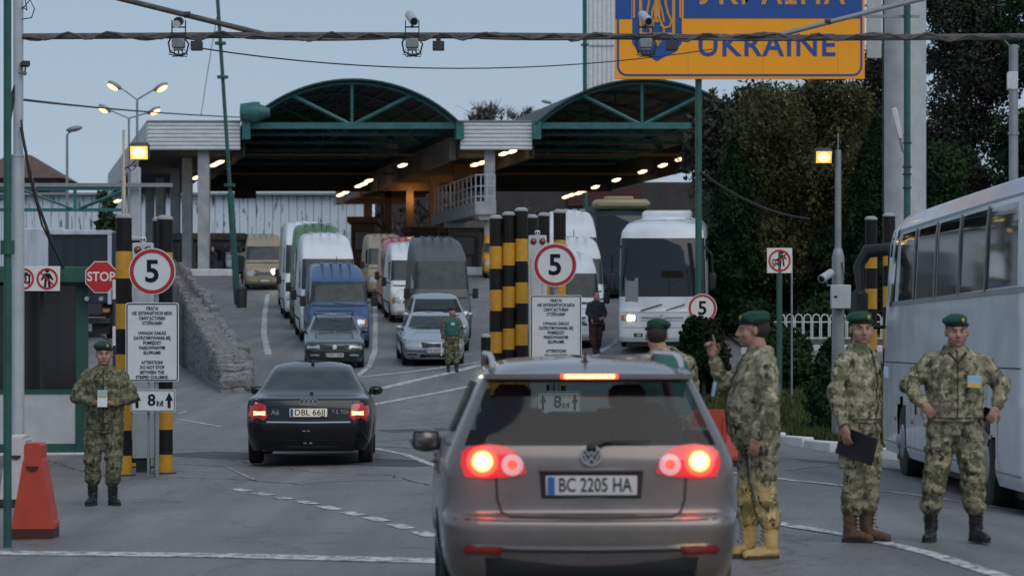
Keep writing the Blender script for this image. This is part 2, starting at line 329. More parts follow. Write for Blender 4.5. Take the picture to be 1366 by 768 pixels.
def copy_tree(o, parent=None):
    c = o.copy(); COL.objects.link(c); c.parent = parent
    for ch in list(o.children): copy_tree(ch, c)
    return c
def inst(name, me, parent, loc, rot=(0, 0, 0), sc=(1, 1, 1)):
    o = link(name, me, parent); o.location = loc; o.rotation_euler = rot; o.scale = sc; return o
_dg = None
def evaluated(o, name, m):
    """mesh of o with its modifiers applied; o itself is removed"""
    dg = bpy.context.evaluated_depsgraph_get(); dg.update()
    me = bpy.data.meshes.new_from_object(o.evaluated_get(dg)); me.name = name
    bpy.data.objects.remove(o); me.materials.clear()
    me.materials.append(M[m] if isinstance(m, str) else m); return me
_txt = {}
def text(body, size, m, parent, loc, rot=(R(90), 0, 0), align='CENTER', bold=0, ext=.003, sx=1, name='lettering', space=1):
    key = (body, bold, align, ext/size, m, space)
    if key not in _txt:
        c = bpy.data.curves.new('t', 'FONT'); c.body = body; c.align_x = align; c.align_y = 'CENTER'; c.size = 1; c.offset = bold; c.extrude = ext/size; c.resolution_u = 3; c.space_character = space; c.space_line = .95
        o = bpy.data.objects.new('t', c); COL.objects.link(o); _txt[key] = evaluated(o, 'lettering', m)
    o = link(name, _txt[key], parent); o.location = loc; o.rotation_euler = rot; o.scale = (size*sx, size, size); return o
def strip(pts, wd, m, name, h=.006, dash=None, px=True, kind=True):
    P = [GP(*p) if px else Vector((p[0], p[1], 0)) for p in pts]
    out = []
    for a, b in zip(P[:-1], P[1:]):
        n = max(1, int((b-a).length/.6))
        for i in range(n): out.append(a.lerp(b, i/n))
    out.append(P[-1]); mb = MB(); vs = []; acc = 0
    for i, p in enumerate(out):
        d = (out[min(i+1, len(out)-1)]-out[max(i-1, 0)]); d.z = 0; d.normalize(); nrm = Vector((-d.y, d.x, 0))*wd/2
        for sgn in (1, -1):
            q = p+nrm*sgn; vs.append((q.x, q.y, G(q.x, q.y)+h))
    mb.add(vs, [(2*i, 2*i+1, 2*i+3, 2*i+2) for i in range(len(out)-1)])
    o = mb.build(name, m, smooth=0); return tag(o, kind='structure') if kind else o
# ================================================================ GROUND
def build_ground():
    us = sorted(set([-600, -200, -90, -50, -30, -20, -14, -10, -8]+[round(-6+.5*i, 2) for i in range(12)]+[-.15, .15]+[round(.5+.5*i, 2) for i in range(44)]+[24, 28, 34, 45, 70, 120, 260, 600]))
    ys = [-30, -5, 5, 10]+[12+i for i in range(163)]+[176, 180, 185, 190, 195, 200, 210, 225, 240, 300, 500, 900, 2600]
    vs = [(xw(y)+u, y, G(xw(y)+u, y)) for y in ys for u in us]; n = len(us)
    fs = [(j*n+i, j*n+i+1, (j+1)*n+i+1, (j+1)*n+i) for j in range(len(ys)-1) for i in range(n-1)]
    mb = MB(); mb.add(vs, fs); tag(mb.build('ground', 'asphalt', smooth=30), kind='structure')
build_ground()
WL = 'white_line'
strip([(-12, 737), (60, 738), (300, 741), (570, 748), (700, 752)], .4, WL, 'lane_marking')
strip([(930, 672), (975, 686), (1060, 702), (1150, 717), (1240, 738), (1340, 770)], .15, WL, 'lane_marking')
strip([(900, 612), (965, 629), (1060, 641), (1140, 650), (1250, 664), (1380, 684)], .13, WL, 'lane_marking')
strip([(965, 598), (1030, 611), (1090, 612)], .04, 'faint_line', 'lane_marking')
strip([(1060, 614), (1170, 623)], .04, WL, 'lane_marking'); strip([(1050, 627), (1120, 620), (1170, 628)], .03, 'faint_line', 'lane_marking')
strip([(495, 597), (540, 606), (585, 622), (640, 640)], .13, WL, 'lane_marking')
strip([(478, 503), (560, 494), (640, 483)], .25, WL, 'lane_marking')
strip([(495, 521), (560, 506), (640, 487), (700, 474)], .3, WL, 'lane_marking')
strip([(495, 540), (560, 528), (622, 516), (680, 506)], .25, WL, 'lane_marking')
strip([(520, 556), (580, 552), (620, 546)], .05, 'faint_line', 'lane_marking')
strip([(490, 572), (560, 566), (600, 562)], .05, 'faint_line', 'lane_marking')
strip([(560, 600), (600, 604)], .05, 'faint_line', 'lane_marking')
strip([(500, 402), (501, 430), (500, 468), (493, 488), (478, 500), (462, 506)], .17, WL, 'lane_marking')
strip([(357, 393), (353, 420), (352, 445), (358, 473)], .2, WL, 'lane_marking')
strip([(236, 559), (262, 563), (296, 569)], .08, WL, 'lane_marking')
strip([(236, 598), (330, 600)], .06, 'faint_line', 'lane_marking'); strip([(238, 618), (300, 622), (340, 640)], .05, 'faint_line', 'lane_marking')
strip([(836, 441), (818, 458), (800, 470), (770, 490)], .2, WL, 'lane_marking')
strip([(238, 552), (250, 548)], .06, WL, 'lane_marking')
strip([(628, 560), (640, 556)], .05, 'faint_line', 'lane_marking')
strip([(800, 470), (700, 490), (640, 503)], .1, 'faint_line', 'lane_marking')
dash = [(313, 652), (340, 657), (370, 663), (400, 668), (430, 675), (462, 683), (493, 690), (525, 699), (558, 709), (590, 720)]
DP = [GP(*p) for p in dash]
for a, b in zip(DP[:-1], DP[1:]):
    q = a.lerp(b, .62)
    strip([(a.x, a.y), (q.x, q.y)], .16, WL, 'dash_marking', px=False)
def crack(pts, wd=.03, m='sign_black'):
    P = [GP(*p) for p in pts]; out = []
    for a, b in zip(P[:-1], P[1:]):
        n = max(2, int((b-a).length/.18))
        for i in range(n):
            p = a.lerp(b, i/n); out.append((p.x+random.uniform(-.04, .04), p.y+random.uniform(-.12, .12)))
    strip(out, wd, m, 'asphalt_crack', h=.004, px=False)
M['crack'] = mat('crack', (.045, .045, .047), .9)
M['patch'] = mat('patch', (.075, .077, .082), .85, nz=.3, ns=2.5, bump=.4, bs=40)
crack([(60, 612), (160, 640), (240, 637), (330, 640), (400, 646), (480, 640), (560, 641)], .028, 'crack')
crack([(236, 610), (300, 612), (420, 630), (520, 634), (575, 648)], .022, 'crack')
crack([(500, 595), (560, 598), (600, 596)], .05, 'crack')
for pts, wd in (([(240, 604), (420, 612), (600, 620)], 1.3), ([(510, 575), (600, 572)], 1.0), ([(1010, 612), (1170, 622)], .8)):
    strip(pts, wd, 'patch', 'asphalt_patch', h=.003)
# grass island on the right with a white kerb, second verge behind the path
def slab(name, pts, h, m, kind='structure', label=None):
    mb = MB(); n = len(pts); P = [(x, y, G(x, y)+h) for x, y in pts]; c = (sum(p[0] for p in pts)/n, sum(p[1] for p in pts)/n)
    rings = 7; vs = []; fs = []
    for r in range(rings+1):
        t = 1-r/rings*.98
        for x, y in pts:
            xx, yy = c[0]+(x-c[0])*t, c[1]+(y-c[1])*t; vs.append((xx, yy, G(xx, yy)+h))
    for r in range(rings):
        for i in range(n): fs.append((r*n+i, r*n+(i+1) % n, (r+1)*n+(i+1) % n, (r+1)*n+i))
    fs.append(tuple(range(rings*n, rings*n+n)))
    b0 = len(vs); vs += [(x, y, G(x, y)-.3) for x, y in pts]; fs += [(b0+i, b0+(i+1) % n, (i+1) % n, i) for i in range(n)]
    mb.add(vs, fs); return tag(mb.build(name, m, smooth=30, recalc=True), kind=kind)
def dens(pts, step):
    out = []
    for i in range(len(pts)):
        a, b = Vector(pts[i]), Vector(pts[(i+1) % len(pts)]); n = max(1, int((b-a).length/step))
        out += [tuple(a.lerp(b, k/n)) for k in range(n)]
    return out
isl = [(2.7, 49), (3.2, 46.6), (4.3, 45.0), (4.9, 43.2), (9.5, 42), (13, 55), (13, 69), (3.9, 68.5), (2.8, 60)]
slab('lawn', dens(isl, 1.5), .1, 'soil')
ver = [(6.4, 77), (14, 76), (40, 74), (60, 90), (60, 190), (12, 190), (6.8, 120)]
slab('verge', dens(ver, 4), .1, 'soil')
def kerb_row(pts, name, label, step=1.0, m='kerb'):
    k = thing(name, label, 'kerb', (0, 0, 0)); base = None
    for a, b in zip(pts[:-1], pts[1:]):
        a, b = Vector(a), Vector(b); n = max(1, round((b-a).length/step)); l = (b-a).length/n; ang = math.atan2(b.y-a.y, b.x-a.x)
        me = MB().box((0, 0, 0), (l-.015, .2, .3), bv=.02).mesh('kerb_stone', m)
        for i in range(n):
            p = a.lerp(b, (i+.5)/n); inst('kerb_stone', me, k, (p.x, p.y, G(p.x, p.y)), (0, 0, ang))
    return k
kerb_row([(2.6, 60), (2.6, 49), (3.15, 46.4), (4.25, 44.8), (4.9, 43.0), (9.5, 41.8)], 'kerb_line', 'whitewashed kerb along the front of the grass strip beside the coach')
kerb_row([(6.2, 77), (10, 75.8), (14, 75.6)], 'kerb_line', 'far white kerb behind the path under the shrubs')
def grass(name, pts, n, hgt, label):
    xs = [p[0] for p in pts]; ys = [p[1] for p in pts]; vs = []; fs = []
    def inside(x, y):
        c = False; j = len(pts)-1
        for i in range(len(pts)):
            if (pts[i][1] > y) != (pts[j][1] > y) and x < (pts[j][0]-pts[i][0])*(y-pts[i][1])/(pts[j][1]-pts[i][1])+pts[i][0]: c = not c
            j = i
        return c
    k = 0
    while k < n:
        x = random.uniform(min(xs), max(xs)); y = random.uniform(min(ys), max(ys))
        if not inside(x, y): continue
        k += 1; z = G(x, y)+.09; a = random.uniform(0, PI); h = hgt*random.uniform(.5, 1.3); wx, wy = math.cos(a)*.03, math.sin(a)*.03; lx, ly = random.uniform(-.06, .06), random.uniform(-.06, .06)
        b = len(vs); vs += [(x-wx, y-wy, z), (x+wx, y+wy, z), (x+lx, y+ly, z+h)]; fs.append((b, b+1, b+2))
    mb = MB(); mb.add(vs, fs); tag(mb.build(name, 'grass', smooth=0), label, 'grass', kind='stuff')
grass('grass', isl, 26000, .13, 'short dull green grass on the island beside the white coach')
# platform kerb at the head of the left lane
pk = MB(); a = GP(300, 366); b = GP(357, 366)
pk.box(((a.x-8+b.x)/2, 166, G(b.x-3, 166)+.05), (b.x-a.x+8, 3.5, .5), bv=.05); tag(pk.build('platform', 'kerb'), 'pale concrete platform edge at the far end of the stone wall', 'platform')
# ================================================================ STONE RETAINING WALL
def wall():
    t = thing('retaining_wall', 'rough stone retaining wall rising beside the left lane', 'wall', (0, 0, 0))
    ys = [69.4, 70, 71, 73]+[75+2.5*i for i in range(37)]
    top = lambda y: G(xw(y)+.6, y)+(.15+.6*sst(69, 73, y)+.25*sst(80, 120, y))
    vs = []; fs = []; hw = .34
    for y in ys:
        x = xw(y); zb = min(G(x-.5, y), G(x+.5, y))-.4; w_ = hw*(.45+.55*sst(69.4, 71, y))
        vs += [(x-w_, y, zb), (x-w_, y, top(y)), (x+w_, y, top(y)), (x+w_, y, zb)]
    for i in range(len(ys)-1):
        for k in range(4): fs.append((4*i+k, 4*i+(k+1) % 4, 4*i+4+(k+1) % 4, 4*i+4+k))
    fs.append((0, 1, 2, 3)); mb = MB(); mb.add(vs, fs); mb.build('wall_core', 'mortar', t, smooth=0, recalc=True)
    me = []
    for k in range(6):          # rough stone blocks
        q = MB(); q.box((0, 0, 0), (1, 1, 1), bv=.17)
        q.v = [tuple(Vector(v)+noise.noise_vector(Vector(v)*2.3+Vector((k*9, 0, 0)))*.2) for v in q.v]; me.append(q.mesh('stone', 'stone' if k % 3 else 'stone_light', smooth=0))
    # capping stones, one by one
    y = 69.2; n = 0
    while y < 150 and n < 230:
        l = random.uniform(.24, .42); x = xw(y+l/2); 
        for sgn in (-1, 1):
            inst('capping_stone', me[random.randrange(6)], t, (x+sgn*.17, y+l/2+random.uniform(-.05, .05), top(y+l/2)+.0+random.uniform(-.02, .02)), (random.uniform(-.1, .1), random.uniform(-.1, .1), random.uniform(-.15, .15)), (.4, l*1.12, .27)); n += 1
        y += l
    # face stones: too many to pick apart one by one -> one part
    mb = MB(); vs = []; fs = []
    def blk(c, d, seed):
        q = MB(); q.box((0, 0, 0), d, bv=min(d)*.2)
        for v in q.v: vs.append(tuple(Vector(c)+Vector(v)+noise.noise_vector(Vector(v)*4+Vector(c)*3)*.05))
        b = len(vs)-len(q.v); fs.extend([tuple(i+b for i in f) for f in q.f])
    for side in (-1, 1):
        y = 69.3
        while y < 146:
            l = random.uniform(.2, .4)*(1 if y < 95 else 1.6); x = xw(y+l/2)+side*(.33*(.5+.5*sst(69.4, 71, y))); zb = G(x+side*.4, y+l/2)-.1; zt = top(y+l/2)-.05
            z = zb
            while z < zt:
                hh = random.uniform(.12, .34)*(1 if y < 95 else 1.6); blk((x, y+l/2+random.uniform(-.03, .03), z+hh/2), (.2+random.uniform(0, .09), l*1.08, hh*1.03), 0); z += hh
            y += l
    y = 69.2
    z = G(xw(70), 69.2)-.1
    while z < top(70):
        for xx in (-.2, .12): blk((xw(70)+xx+random.uniform(-.04, .04), 69.3, z+.1), (.3, .3, .22), 0)
        z += .22
    mb.add(vs, fs); tag(mb.build('face_stones', 'stone', t, smooth=0), kind='stuff')
wall()
p_ = GP(322, 410); t = thing('litter_bin', 'small dark bin at the foot of the leaning green mast', 'bin', p_); q = MB(); q.lathe([(.22, 0), (.25, .6), (.25, .8)], (0, 0, 0), 14); q.build('drum', 'dark_steel', t); q = MB(); q.lathe([(.27, .8), (.2, .9), (.05, .93)], (0, 0, 0), 14); q.build('lid', 'dark_steel', t)
# ================================================================ GANTRY OVER THE ROAD
def sag(a, b, s, n=14):
    a, b = Vector(a), Vector(b); return [a.lerp(b, i/n)-Vector((0, 0, s*4*(i/n)*(1-i/n))) for i in range(n+1)]
def gantry():
    d = 38.0; zt = Z(48, d)
    t = thing('camera_gantry', 'dark steel pipe gantry wrapped in cables spanning the whole road', 'gantry', (X(24, d), d, G(X(24, d), d)))
    o = Vector(t.location)
    def L(px, py, dd=d): return Vector((X(px, dd), dd, Z(py, dd)))-o
    m = MB(); m.tube([L(24, 655), L(24, 208)], .085, 16); m.build('post', 'pole_white', t)
    m = MB(); m.tube([L(24.5, 211), L(24.5, -25)], .068, 16); m.tube([L(24, 209.5), L(24, 206.5)], .092, 16); m.build('upper_post', 'pole_white', t)
    m = MB(); m.tube([L(1352, 640), L(1352, 60)], .062, 12); m.tube([L(1352, 180), L(1352, 176)], .075, 12); m.build('post', 'grey_steel', t)
    m = MB(); m.tube([L(28, 49), L(350, 47), L(700, 48), L(1040, 51), L(1366, 49)], .042, 12); m.build('crossbar', 'cable_wrap', t)
    q = MB(); pts = []
    for i in range(130):
        px = 30+1330*i/129; pts.append(L(px, 49+2.6*math.sin(i*.9)+1.6*math.sin(i*.37+1), d-.03+.03*math.cos(i*.9)))
    q.tube(pts, .024, 6); pts = [p+Vector((0, -.03, .03*math.sin(i*1.3))) for i, p in enumerate(pts)]; q.tube(pts, .016, 5)
    for (x0, x1, dip) in ((345, 520, 1.2), (640, 815, .9), (905, 1100, 1.4)):
        q.tube([L(lerp(x0, x1, i/10), 51+dip*4*(i/10)*(1-i/10)*2, d-.05) for i in range(11)], .018, 5)
    q.build('cable_bundle', 'cable_wrap', t)
    m = MB(); m.tube([L(352, 46), L(235, 17), L(110, -14)], .038, 10); m.build('brace', 'cable_wrap', t)
    m = MB(); m.tube([L(1035, 48), L(1160, 16), L(1290, -16)], .034, 10); m.build('brace', 'grey_steel', t)
    for px, py, am in ((250, 20, .045), (1104, 29.5, .04)): 
        m = MB(); m.lathe([(am, -.04), (am, .04)], L(px, py), 10, 'x'); m.build('clamp', 'dark_steel', t)
    m = MB()
    for k in range(5):
        z0 = L(6, 90); m.tube([L(24, 100+k), L(14, 130+k*8, d-.1), L(10+k, 200+k*30, d-.1), L(14, 330+k*6, d-.1)], .01, 5)
    m.tube([L(28, 170, d-.12), L(36, 210, d-.15), L(50, 270, d-.15), L(68, 320, d-.15), L(85, 358, d+.0)], .022, 6); m.tube([L(28, 160, d-.12), L(38, 230, d-.15), L(56, 300, d-.15), L(84, 356, d)], .014, 6)
    m.tube([L(28, 15), L(40, 0, d-.2), L(46, 12, d-.2), L(42, 24, d-.2), L(28, 26)], .008, 5); m.tube([L(28, 8), L(36, 14, d-.2), L(33, -4, d-.2)], .008, 5)
    m.build('loose_cable', 'cable', t)
    bx = MB(); bx.box(L(1350.5, 108), (.13, .14, .24), bv=.01); bx.box(L(1346, 108, d-.08), (.05, .02, .2), bv=.005); bb = bx.build('junction_box', 'box_white', t)
    m = MB(); m.tube([L(1340, 53), L(1350, 66), L(1354, 80), L(1353, 98)], .012, 6); m.build('conduit', 'grey_steel', t)
    # cameras, each with junction box, cable loops and an infrared lamp
    for k, (px, lab, wh) in enumerate(((239, 'dark cctv camera seen end-on, leftmost on the overhead gantry pipe', 0), (550, 'white bullet cctv camera in the middle of the overhead pipe', 1), (861, 'white bullet cctv camera in front of the yellow country sign', 1))):
        c = thing('cctv_camera', lab, 'camera', (X(px, d), d-.05, Z(48, d)), 0, 'cctv cameras on the gantry')
        b = MB(); b.box((0, -.03, -.11), (.17, .12, .13), bv=.015); b.box((0, -.03, -.19), (.13, .09, .03), bv=.008); b.build('terminal_box', 'grey_steel', c)
        y = MB(); y.box((-.09, 0, .1), (.012, .05, .2)); y.box((.09, 0, .1), (.012, .05, .2)); y.box((0, 0, .11), (.19, .05, .015)); y.tube([(0, 0, .1), (0, 0, .17)], .02, 8); y.build('bracket', 'dark_steel', c)
        h = MB(); dv = Vector((.1, -.4, -.17)) if wh else Vector((.02, -.4, -.05)); dv.normalize(); p0 = Vector((-.05, .12, .3)) if wh else Vector((0, .1, .2))
        h.tube([p0, p0+dv*.05, p0+dv*.36], [.045, .06, .06], 14); h.build('housing', 'pole_white' if wh else 'dark_steel', c)
        l = MB(); l.tube([p0+dv*.362, p0+dv*.37], [.048, .045], 14); l.build('lens_window', 'glass_dark', c)
        if not wh:
            l = MB(); l.tube([p0+dv*.2+Vector((0, -.2, -.06)), p0+dv*.25+Vector((0, -.22, -.06))], [.05, .05], 12); l.build('lower_cover', 'pole_white', c)
        w_ = MB()
        for j in range(5):
            a0 = -.08+.04*j; w_.tube([(a0, -.05, -.19), (a0*1.6, -.07, -.26-.02*(j % 2)), (-a0*1.2+.02, -.06, -.29), (-a0*1.5, -.05, -.2)], .006, 5)
        w_.tube([(.08, -.05, -.04), (.14, -.06, -.12), (.11, -.06, -.24), (0, -.06, -.27), (-.11, -.06, -.22), (-.13, -.05, -.1), (-.09, -.05, -.02)], .012, 6); w_.build('cable_loop', 'cable', c)
        p = thing('infrared_lamp', ['black box lamp hanging right of the leftmost gantry camera', 'black box lamp hanging right of the middle gantry camera', 'black box lamp hanging over the emblem on the yellow sign'][k], 'lamp', (X(px+(24 if k == 0 else 35), d), d-.03, Z(62, d)), 0, 'black box lamps under the gantry')
        b = MB(); b.box((0, -.02, 0), (.155, .1, .125), bv=.008); b.build('lamp_body', 'dark_steel', p); b = MB(); b.box((0, 0, .085), (.06, .04, .05)); b.build('hanger', 'dark_steel', p)
    c = thing('cctv_camera', 'small dark cctv camera on the left white pole', 'camera', (X(30, d), d-.1, Z(90, d)))
    m = MB(); m.box((.06, -.04, .03), (.11, .2, .07), Matrix.Rotation(.3, 3, 'Z'), bv=.01); m.build('housing', 'dark_steel', c); m = MB(); m.tube([(-.05, .05, -.08), (.05, 0, -.08), (.06, -.02, 0)], .014, 6); m.ell((.05, -.02, -.09), (.03, .03, .03)); m.build('bracket', 'grey_steel', c)
    return t
gantry()
def pole(name, label, px0, py0, px1, py1, d, r0, r1, m, flanges=(), cat='pole'):
    a = Vector((X(px0, d), d, G(X(px0, d), d))); b = Vector((X(px1, d), d, Z(py1, d))); t = thing(name, label, cat, a); q = MB(); v = b-a
    q.tube([(0, 0, -.1), v*.35, v*.3501, v], [r0, r0, r1, r1], 10); q.build('shaft', m, t)
    for fy in flanges:
        f = (Z(fy, d)-a.z)/v.z; c = v*f; q = MB(); q.tube([c-Vector((0, 0, .06)), c+Vector((0, 0, .06))], r0*1.7, 10); q.build('flange', m, t)
    return t
pole('green_mast', 'thick dark green mast at the left edge beside the white gantry pole', 10, 730, 10, -30, 24.3, .036, .034, 'pole_green', (330,))
pole('green_mast', 'tall thin green mast leaning slightly by the end of the stone wall', 317, 400, 289, -20, 127, .15, .085, 'pole_green', (247, 103, 58))
pole('green_mast', 'green mast rising behind the right arched canopy', 781, 300, 780, -30, 215, .2, .17, 'pole_green', (60,))
# thin telephone wires
def wire(name, label, pts, r=.012):
    m = MB(); m.tube([Vector((X(a, d), d, Z(b, d))) for a, b, d in pts], r, 5); o = m.build(name, 'cable'); return tag(o, label, 'cable')
def wcat(x0, y0, x1, y1, d0, d1, dip, n=16):
    return [(lerp(x0, x1, i/n), lerp(y0, y1, i/n)+dip*4*(i/n)*(1-i/n), lerp(d0, d1, i/n)) for i in range(n+1)]
wire('overhead_wire', 'black wire strung from the leftmost gantry lamp towards the country sign', wcat(270, 65, 950, 66, 38, 60, 26), .011)
wire('overhead_wire', 'thin wire crossing the sky at the left above the street lamps', wcat(29, 133, 330, 157, 60, 150, 3), .03)
wire('overhead_wire', 'thin dark wire hanging down beside the leaning green mast', wcat(290, 20, 268, 155, 127, 150, -4), .018)
wire('overhead_wire', 'pale wire running from the slim green post into the willow', wcat(936, 230, 1080, 292, 62, 80, 12), .03)
# ================================================================ STRIPED COLUMNS
def striped_column(px, ytop, d, dia, label, group, topband=36, nb=None, base_px=None):
    x = X(px, d); zb = G(x, d); zt = Z(ytop, d); t = thing('striped_column', label, 'column', (x, d, zb), 0, group)
    h = zt-zb; bh = [.45, .36, .335, .335, .335, .335, .335, .335, .335, .335, .5]; z = h; k = 0
    while z > .001:
        b = min(bh[min(k, 10)], z)
        q = MB(); q.lathe([(dia/2, z-b+.0005), (dia/2, z-.0005)], (0, 0, 0), 24); q.build('band', 'black_paint' if k % 2 == 0 else 'yellow_paint', t); z -= b; k += 1
    q = MB(); q.lathe([(dia/2+.006, h-.01), (dia/2+.004, h+.02), (dia/2*.6, h+.05)], (0, 0, 0), 24); q.build('cap', 'concrete', t)
    q = MB(); q.lathe([(dia/2+.05, 0), (dia/2+.05, .02)], (0, 0, 0), 20); q.build('base_plate', 'dark_steel', t)
    return t
GL = 'striped columns at the left gate'; GR = 'striped columns at the middle gate'
striped_column(165, 290, 37.8, .215, 'black and yellow striped column right of the stop sign', GL)
striped_column(220, 292, 38.2, .21, 'striped column behind the right edge of the left warning board', GL)
striped_column(213, 294, 40.2, .2, 'striped column half hidden behind the right one at the left gate', GL)
striped_column(180, 320, 40.4, .2, 'short striped column behind the left soldier and warning board', GL)
for px, yt, lab in ((661.5, 291, 'leftmost of the three tall striped columns side by side at the middle gate'), (678.7, 286.5, 'middle one of the three tall striped columns side by side'), (695.5, 281, 'tallest striped column, beside the white signal cabinet')):
    striped_column(px, yt, 45.5, .205, lab, GR)
striped_column(710, 290, 48.5, .18, 'striped column directly behind the middle signal cabinet', GR)
striped_column(725.5, 287.5, 47.5, .19, 'striped column behind the right edge of the middle signal cabinet', GR)
striped_column(746.5, 283.5, 46.5, .205, 'lone rightmost striped column of the middle gate', GR)
striped_column(648, 449, 44.6, .15, 'short striped bollard left of the three tall columns', GR)
striped_column(706, 441, 46.3, .12, 'short striped bollard peeking out behind the middle warning board', GR)
striped_column(1162, 292.5, 47, .2, 'striped column behind the coach mirror', 'striped columns behind the coach')
striped_column(1186, 288, 46.3, .2, 'striped column half hidden behind the coach front corner', 'striped columns behind the coach')
# ================================================================ SIGNS
def disc(r, y0, y1, n=40, z=0, x=0): return MB().lathe([(r, y0), (r, y1)], (x, 0, z), n, 'y')
def ring(r0, r1, y0, y1, n=40, z=0, x=0):
    m = MB(); vs = []; fs = []
    for k in range(n):
        a = 2*PI*k/n
        for r, y in ((r0, y0), (r1, y0), (r1, y1), (r0, y1)): vs.append((x+r*math.cos(a), y, z+r*math.sin(a)))
    for k in range(n):
        for j in range(4): fs.append((4*k+j, 4*k+(j+1) % 4, 4*((k+1) % n)+(j+1) % 4, 4*((k+1) % n)+j))
    return m.add(vs, fs)
def speed_sign(px, py, d, dia, label, legs):
    x, z = X(px, d), Z(py, d); zb = G(x, d); t = thing('speed_sign', label, 'sign', (x, d, zb), 0, 'speed limit signs'); h = z-zb; r = dia/2
    def up(m): m.v = [(a, b, c+h) for a, b, c in m.v]; return m
    f = up(disc(r, 0, .02)).build('sign_plate', 'sign_white', t); up(ring(r*.8, r*.955, -.006, -.001)).build('red_ring', 'sign_red', f)
    text('5', dia*.66, 'sign_black', f, (0, -.002, h-.01), bold=.022, name='numeral')
    if legs:
        q = MB(); q.box((legs[0], .04, h/2+.1), (.06, .04, h+.2-.0), bv=.01); q.build('post', 'grey_steel', t)
    return t
speed_sign(203, 362, 37.2, .61, 'large round 5 speed limit sign above the left warning board', (.05,))
speed_sign(740.5, 353.5, 44.6, .685, 'large round 5 speed limit sign above the middle warning board', (.02,))
speed_sign(937, 411, 62, .63, 'small round 5 speed limit sign behind the bush by the bus', (0,))
BT = ["УВАГА!", "НЕ ЗУПИНЯТИСЯ МІЖ", "СМУГАСТИМИ", "СТІЙКАМИ", "", "UWAGA! ZAKAZ", "ZATRZYMYWANIA SIĘ", "POMIĘDZY", "PASKOWANYMI", "SŁUPKAMI!", "", "ATTENTION!", "DO NOT STOP", "BETWEEN THE", "STRIPED COLUMNS."]
def rrect(w_, h, r, n=5):
    out = []
    for cx, cz, a0 in ((w_/2-r, h/2-r, 0), (-w_/2+r, h/2-r, 90), (-w_/2+r, -h/2+r, 180), (w_/2-r, -h/2+r, 270)):
        for i in range(n+1): a = R(a0+90*i/n); out.append((cx+r*math.cos(a), cz+r*math.sin(a)))
    return out
def frame_ring(w_, h, r, th, y0, y1, c=(0, 0)):
    a = rrect(w_, h, r); b = rrect(w_-2*th, h-2*th, max(.003, r-th)); m = MB(); n = len(a); vs = []; fs = []
    for (p, q) in zip(a, b): vs += [(p[0]+c[0], y0, p[1]+c[1]), (q[0]+c[0], y0, q[1]+c[1]), (q[0]+c[0], y1, q[1]+c[1]), (p[0]+c[0], y1, p[1]+c[1])]
    for i in range(n):
        for j in range(4): fs.append((4*i+j, 4*i+(j+1) % 4, 4*((i+1) % n)+(j+1) % 4, 4*((i+1) % n)+j))
    return m.add(vs, fs)
def board(x0, y0, x1, y1, d, label):
    w_, h = (x1-x0)/F*d, (y1-y0)/F*d; x, zc = X((x0+x1)/2, d), Z((y0+y1)/2, d); zb = G(x, d); t = thing('warning_board', label, 'sign', (x, d, zb), 0, 'warning boards'); zz = zc-zb
    m = MB(); m.prism([(a, b+zz) for a, b in rrect(w_, h, .035)], 'y', 0, .018); p = m.build('panel', 'sign_white', t)
    frame_ring(w_-.025, h-.025, .03, .013, -.005, -.0005, (0, zz)).build('border', 'sign_black', p)
    ls = h*.93/len(BT)
    for i, l in enumerate(BT):
        if l: text(l, ls*.93, 'sign_black', p, (0, -.002, zz+h*.455-ls*(i+.5)), sx=.8, bold=.022, name='text_line')
    for sx in (-.3, .3):
        m = MB(); m.box((sx*w_*.25, .03, zz/2), (.035, .025, zz), bv=.004); m.build('bracket_post', 'grey_steel', t)
    return t
board(167.5, 403.5, 238.5, 509, 37.2, 'white trilingual warning board under the left 5 sign')
board(707.5, 393.5, 776, 492, 44.6, 'white trilingual warning board under the middle 5 sign')
def width_sign(x0, y0, x1, y1, d, label):
    w_, h = (x1-x0)/F*d, (y1-y0)/F*d; x, zc = X((x0+x1)/2, d), Z((y0+y1)/2, d); zb = G(x, d); t = thing('distance_sign', label, 'sign', (x, d, zb), 0, 'eight metre signs'); zz = zc-zb
    p = MB().prism([(a, b+zz) for a, b in rrect(w_, h, .02)], 'y', 0, .015).build('panel', 'sign_white', t); frame_ring(w_-.02, h-.02, .018, .008, -.004, -.0005, (0, zz)).build('border', 'sign_black', p)
    text('8', h*.72, 'sign_black', p, (-.02, -.002, zz), bold=.02, name='numeral'); text('м', h*.42, 'sign_black', p, (h*.3, -.002, zz-h*.12), bold=.02, name='unit')
    for sx in (-1, 1):
        c = sx*w_*.36; m = MB(); m.prism([(c-.02, zz-h*.33), (c+.02, zz-h*.33), (c+.02, zz+.0), (c+.05, zz+.0), (c, zz+h*.36), (c-.05, zz+.0), (c-.02, zz+.0)], 'y', -.004, -.0005); m.build('arrow', 'sign_black', p)
    m = MB(); m.box((.05, .03, zz/2-.02), (.05, .03, zz), bv=.004); m.build('post', 'grey_steel', t)
    return t
width_sign(174.5, 519, 234, 549, 37.15, 'white 8 m sign with two arrows under the left warning board')
width_sign(716, 521, 775, 552, 44.5, 'white 8 m sign with two arrows seen through the silver car windows')
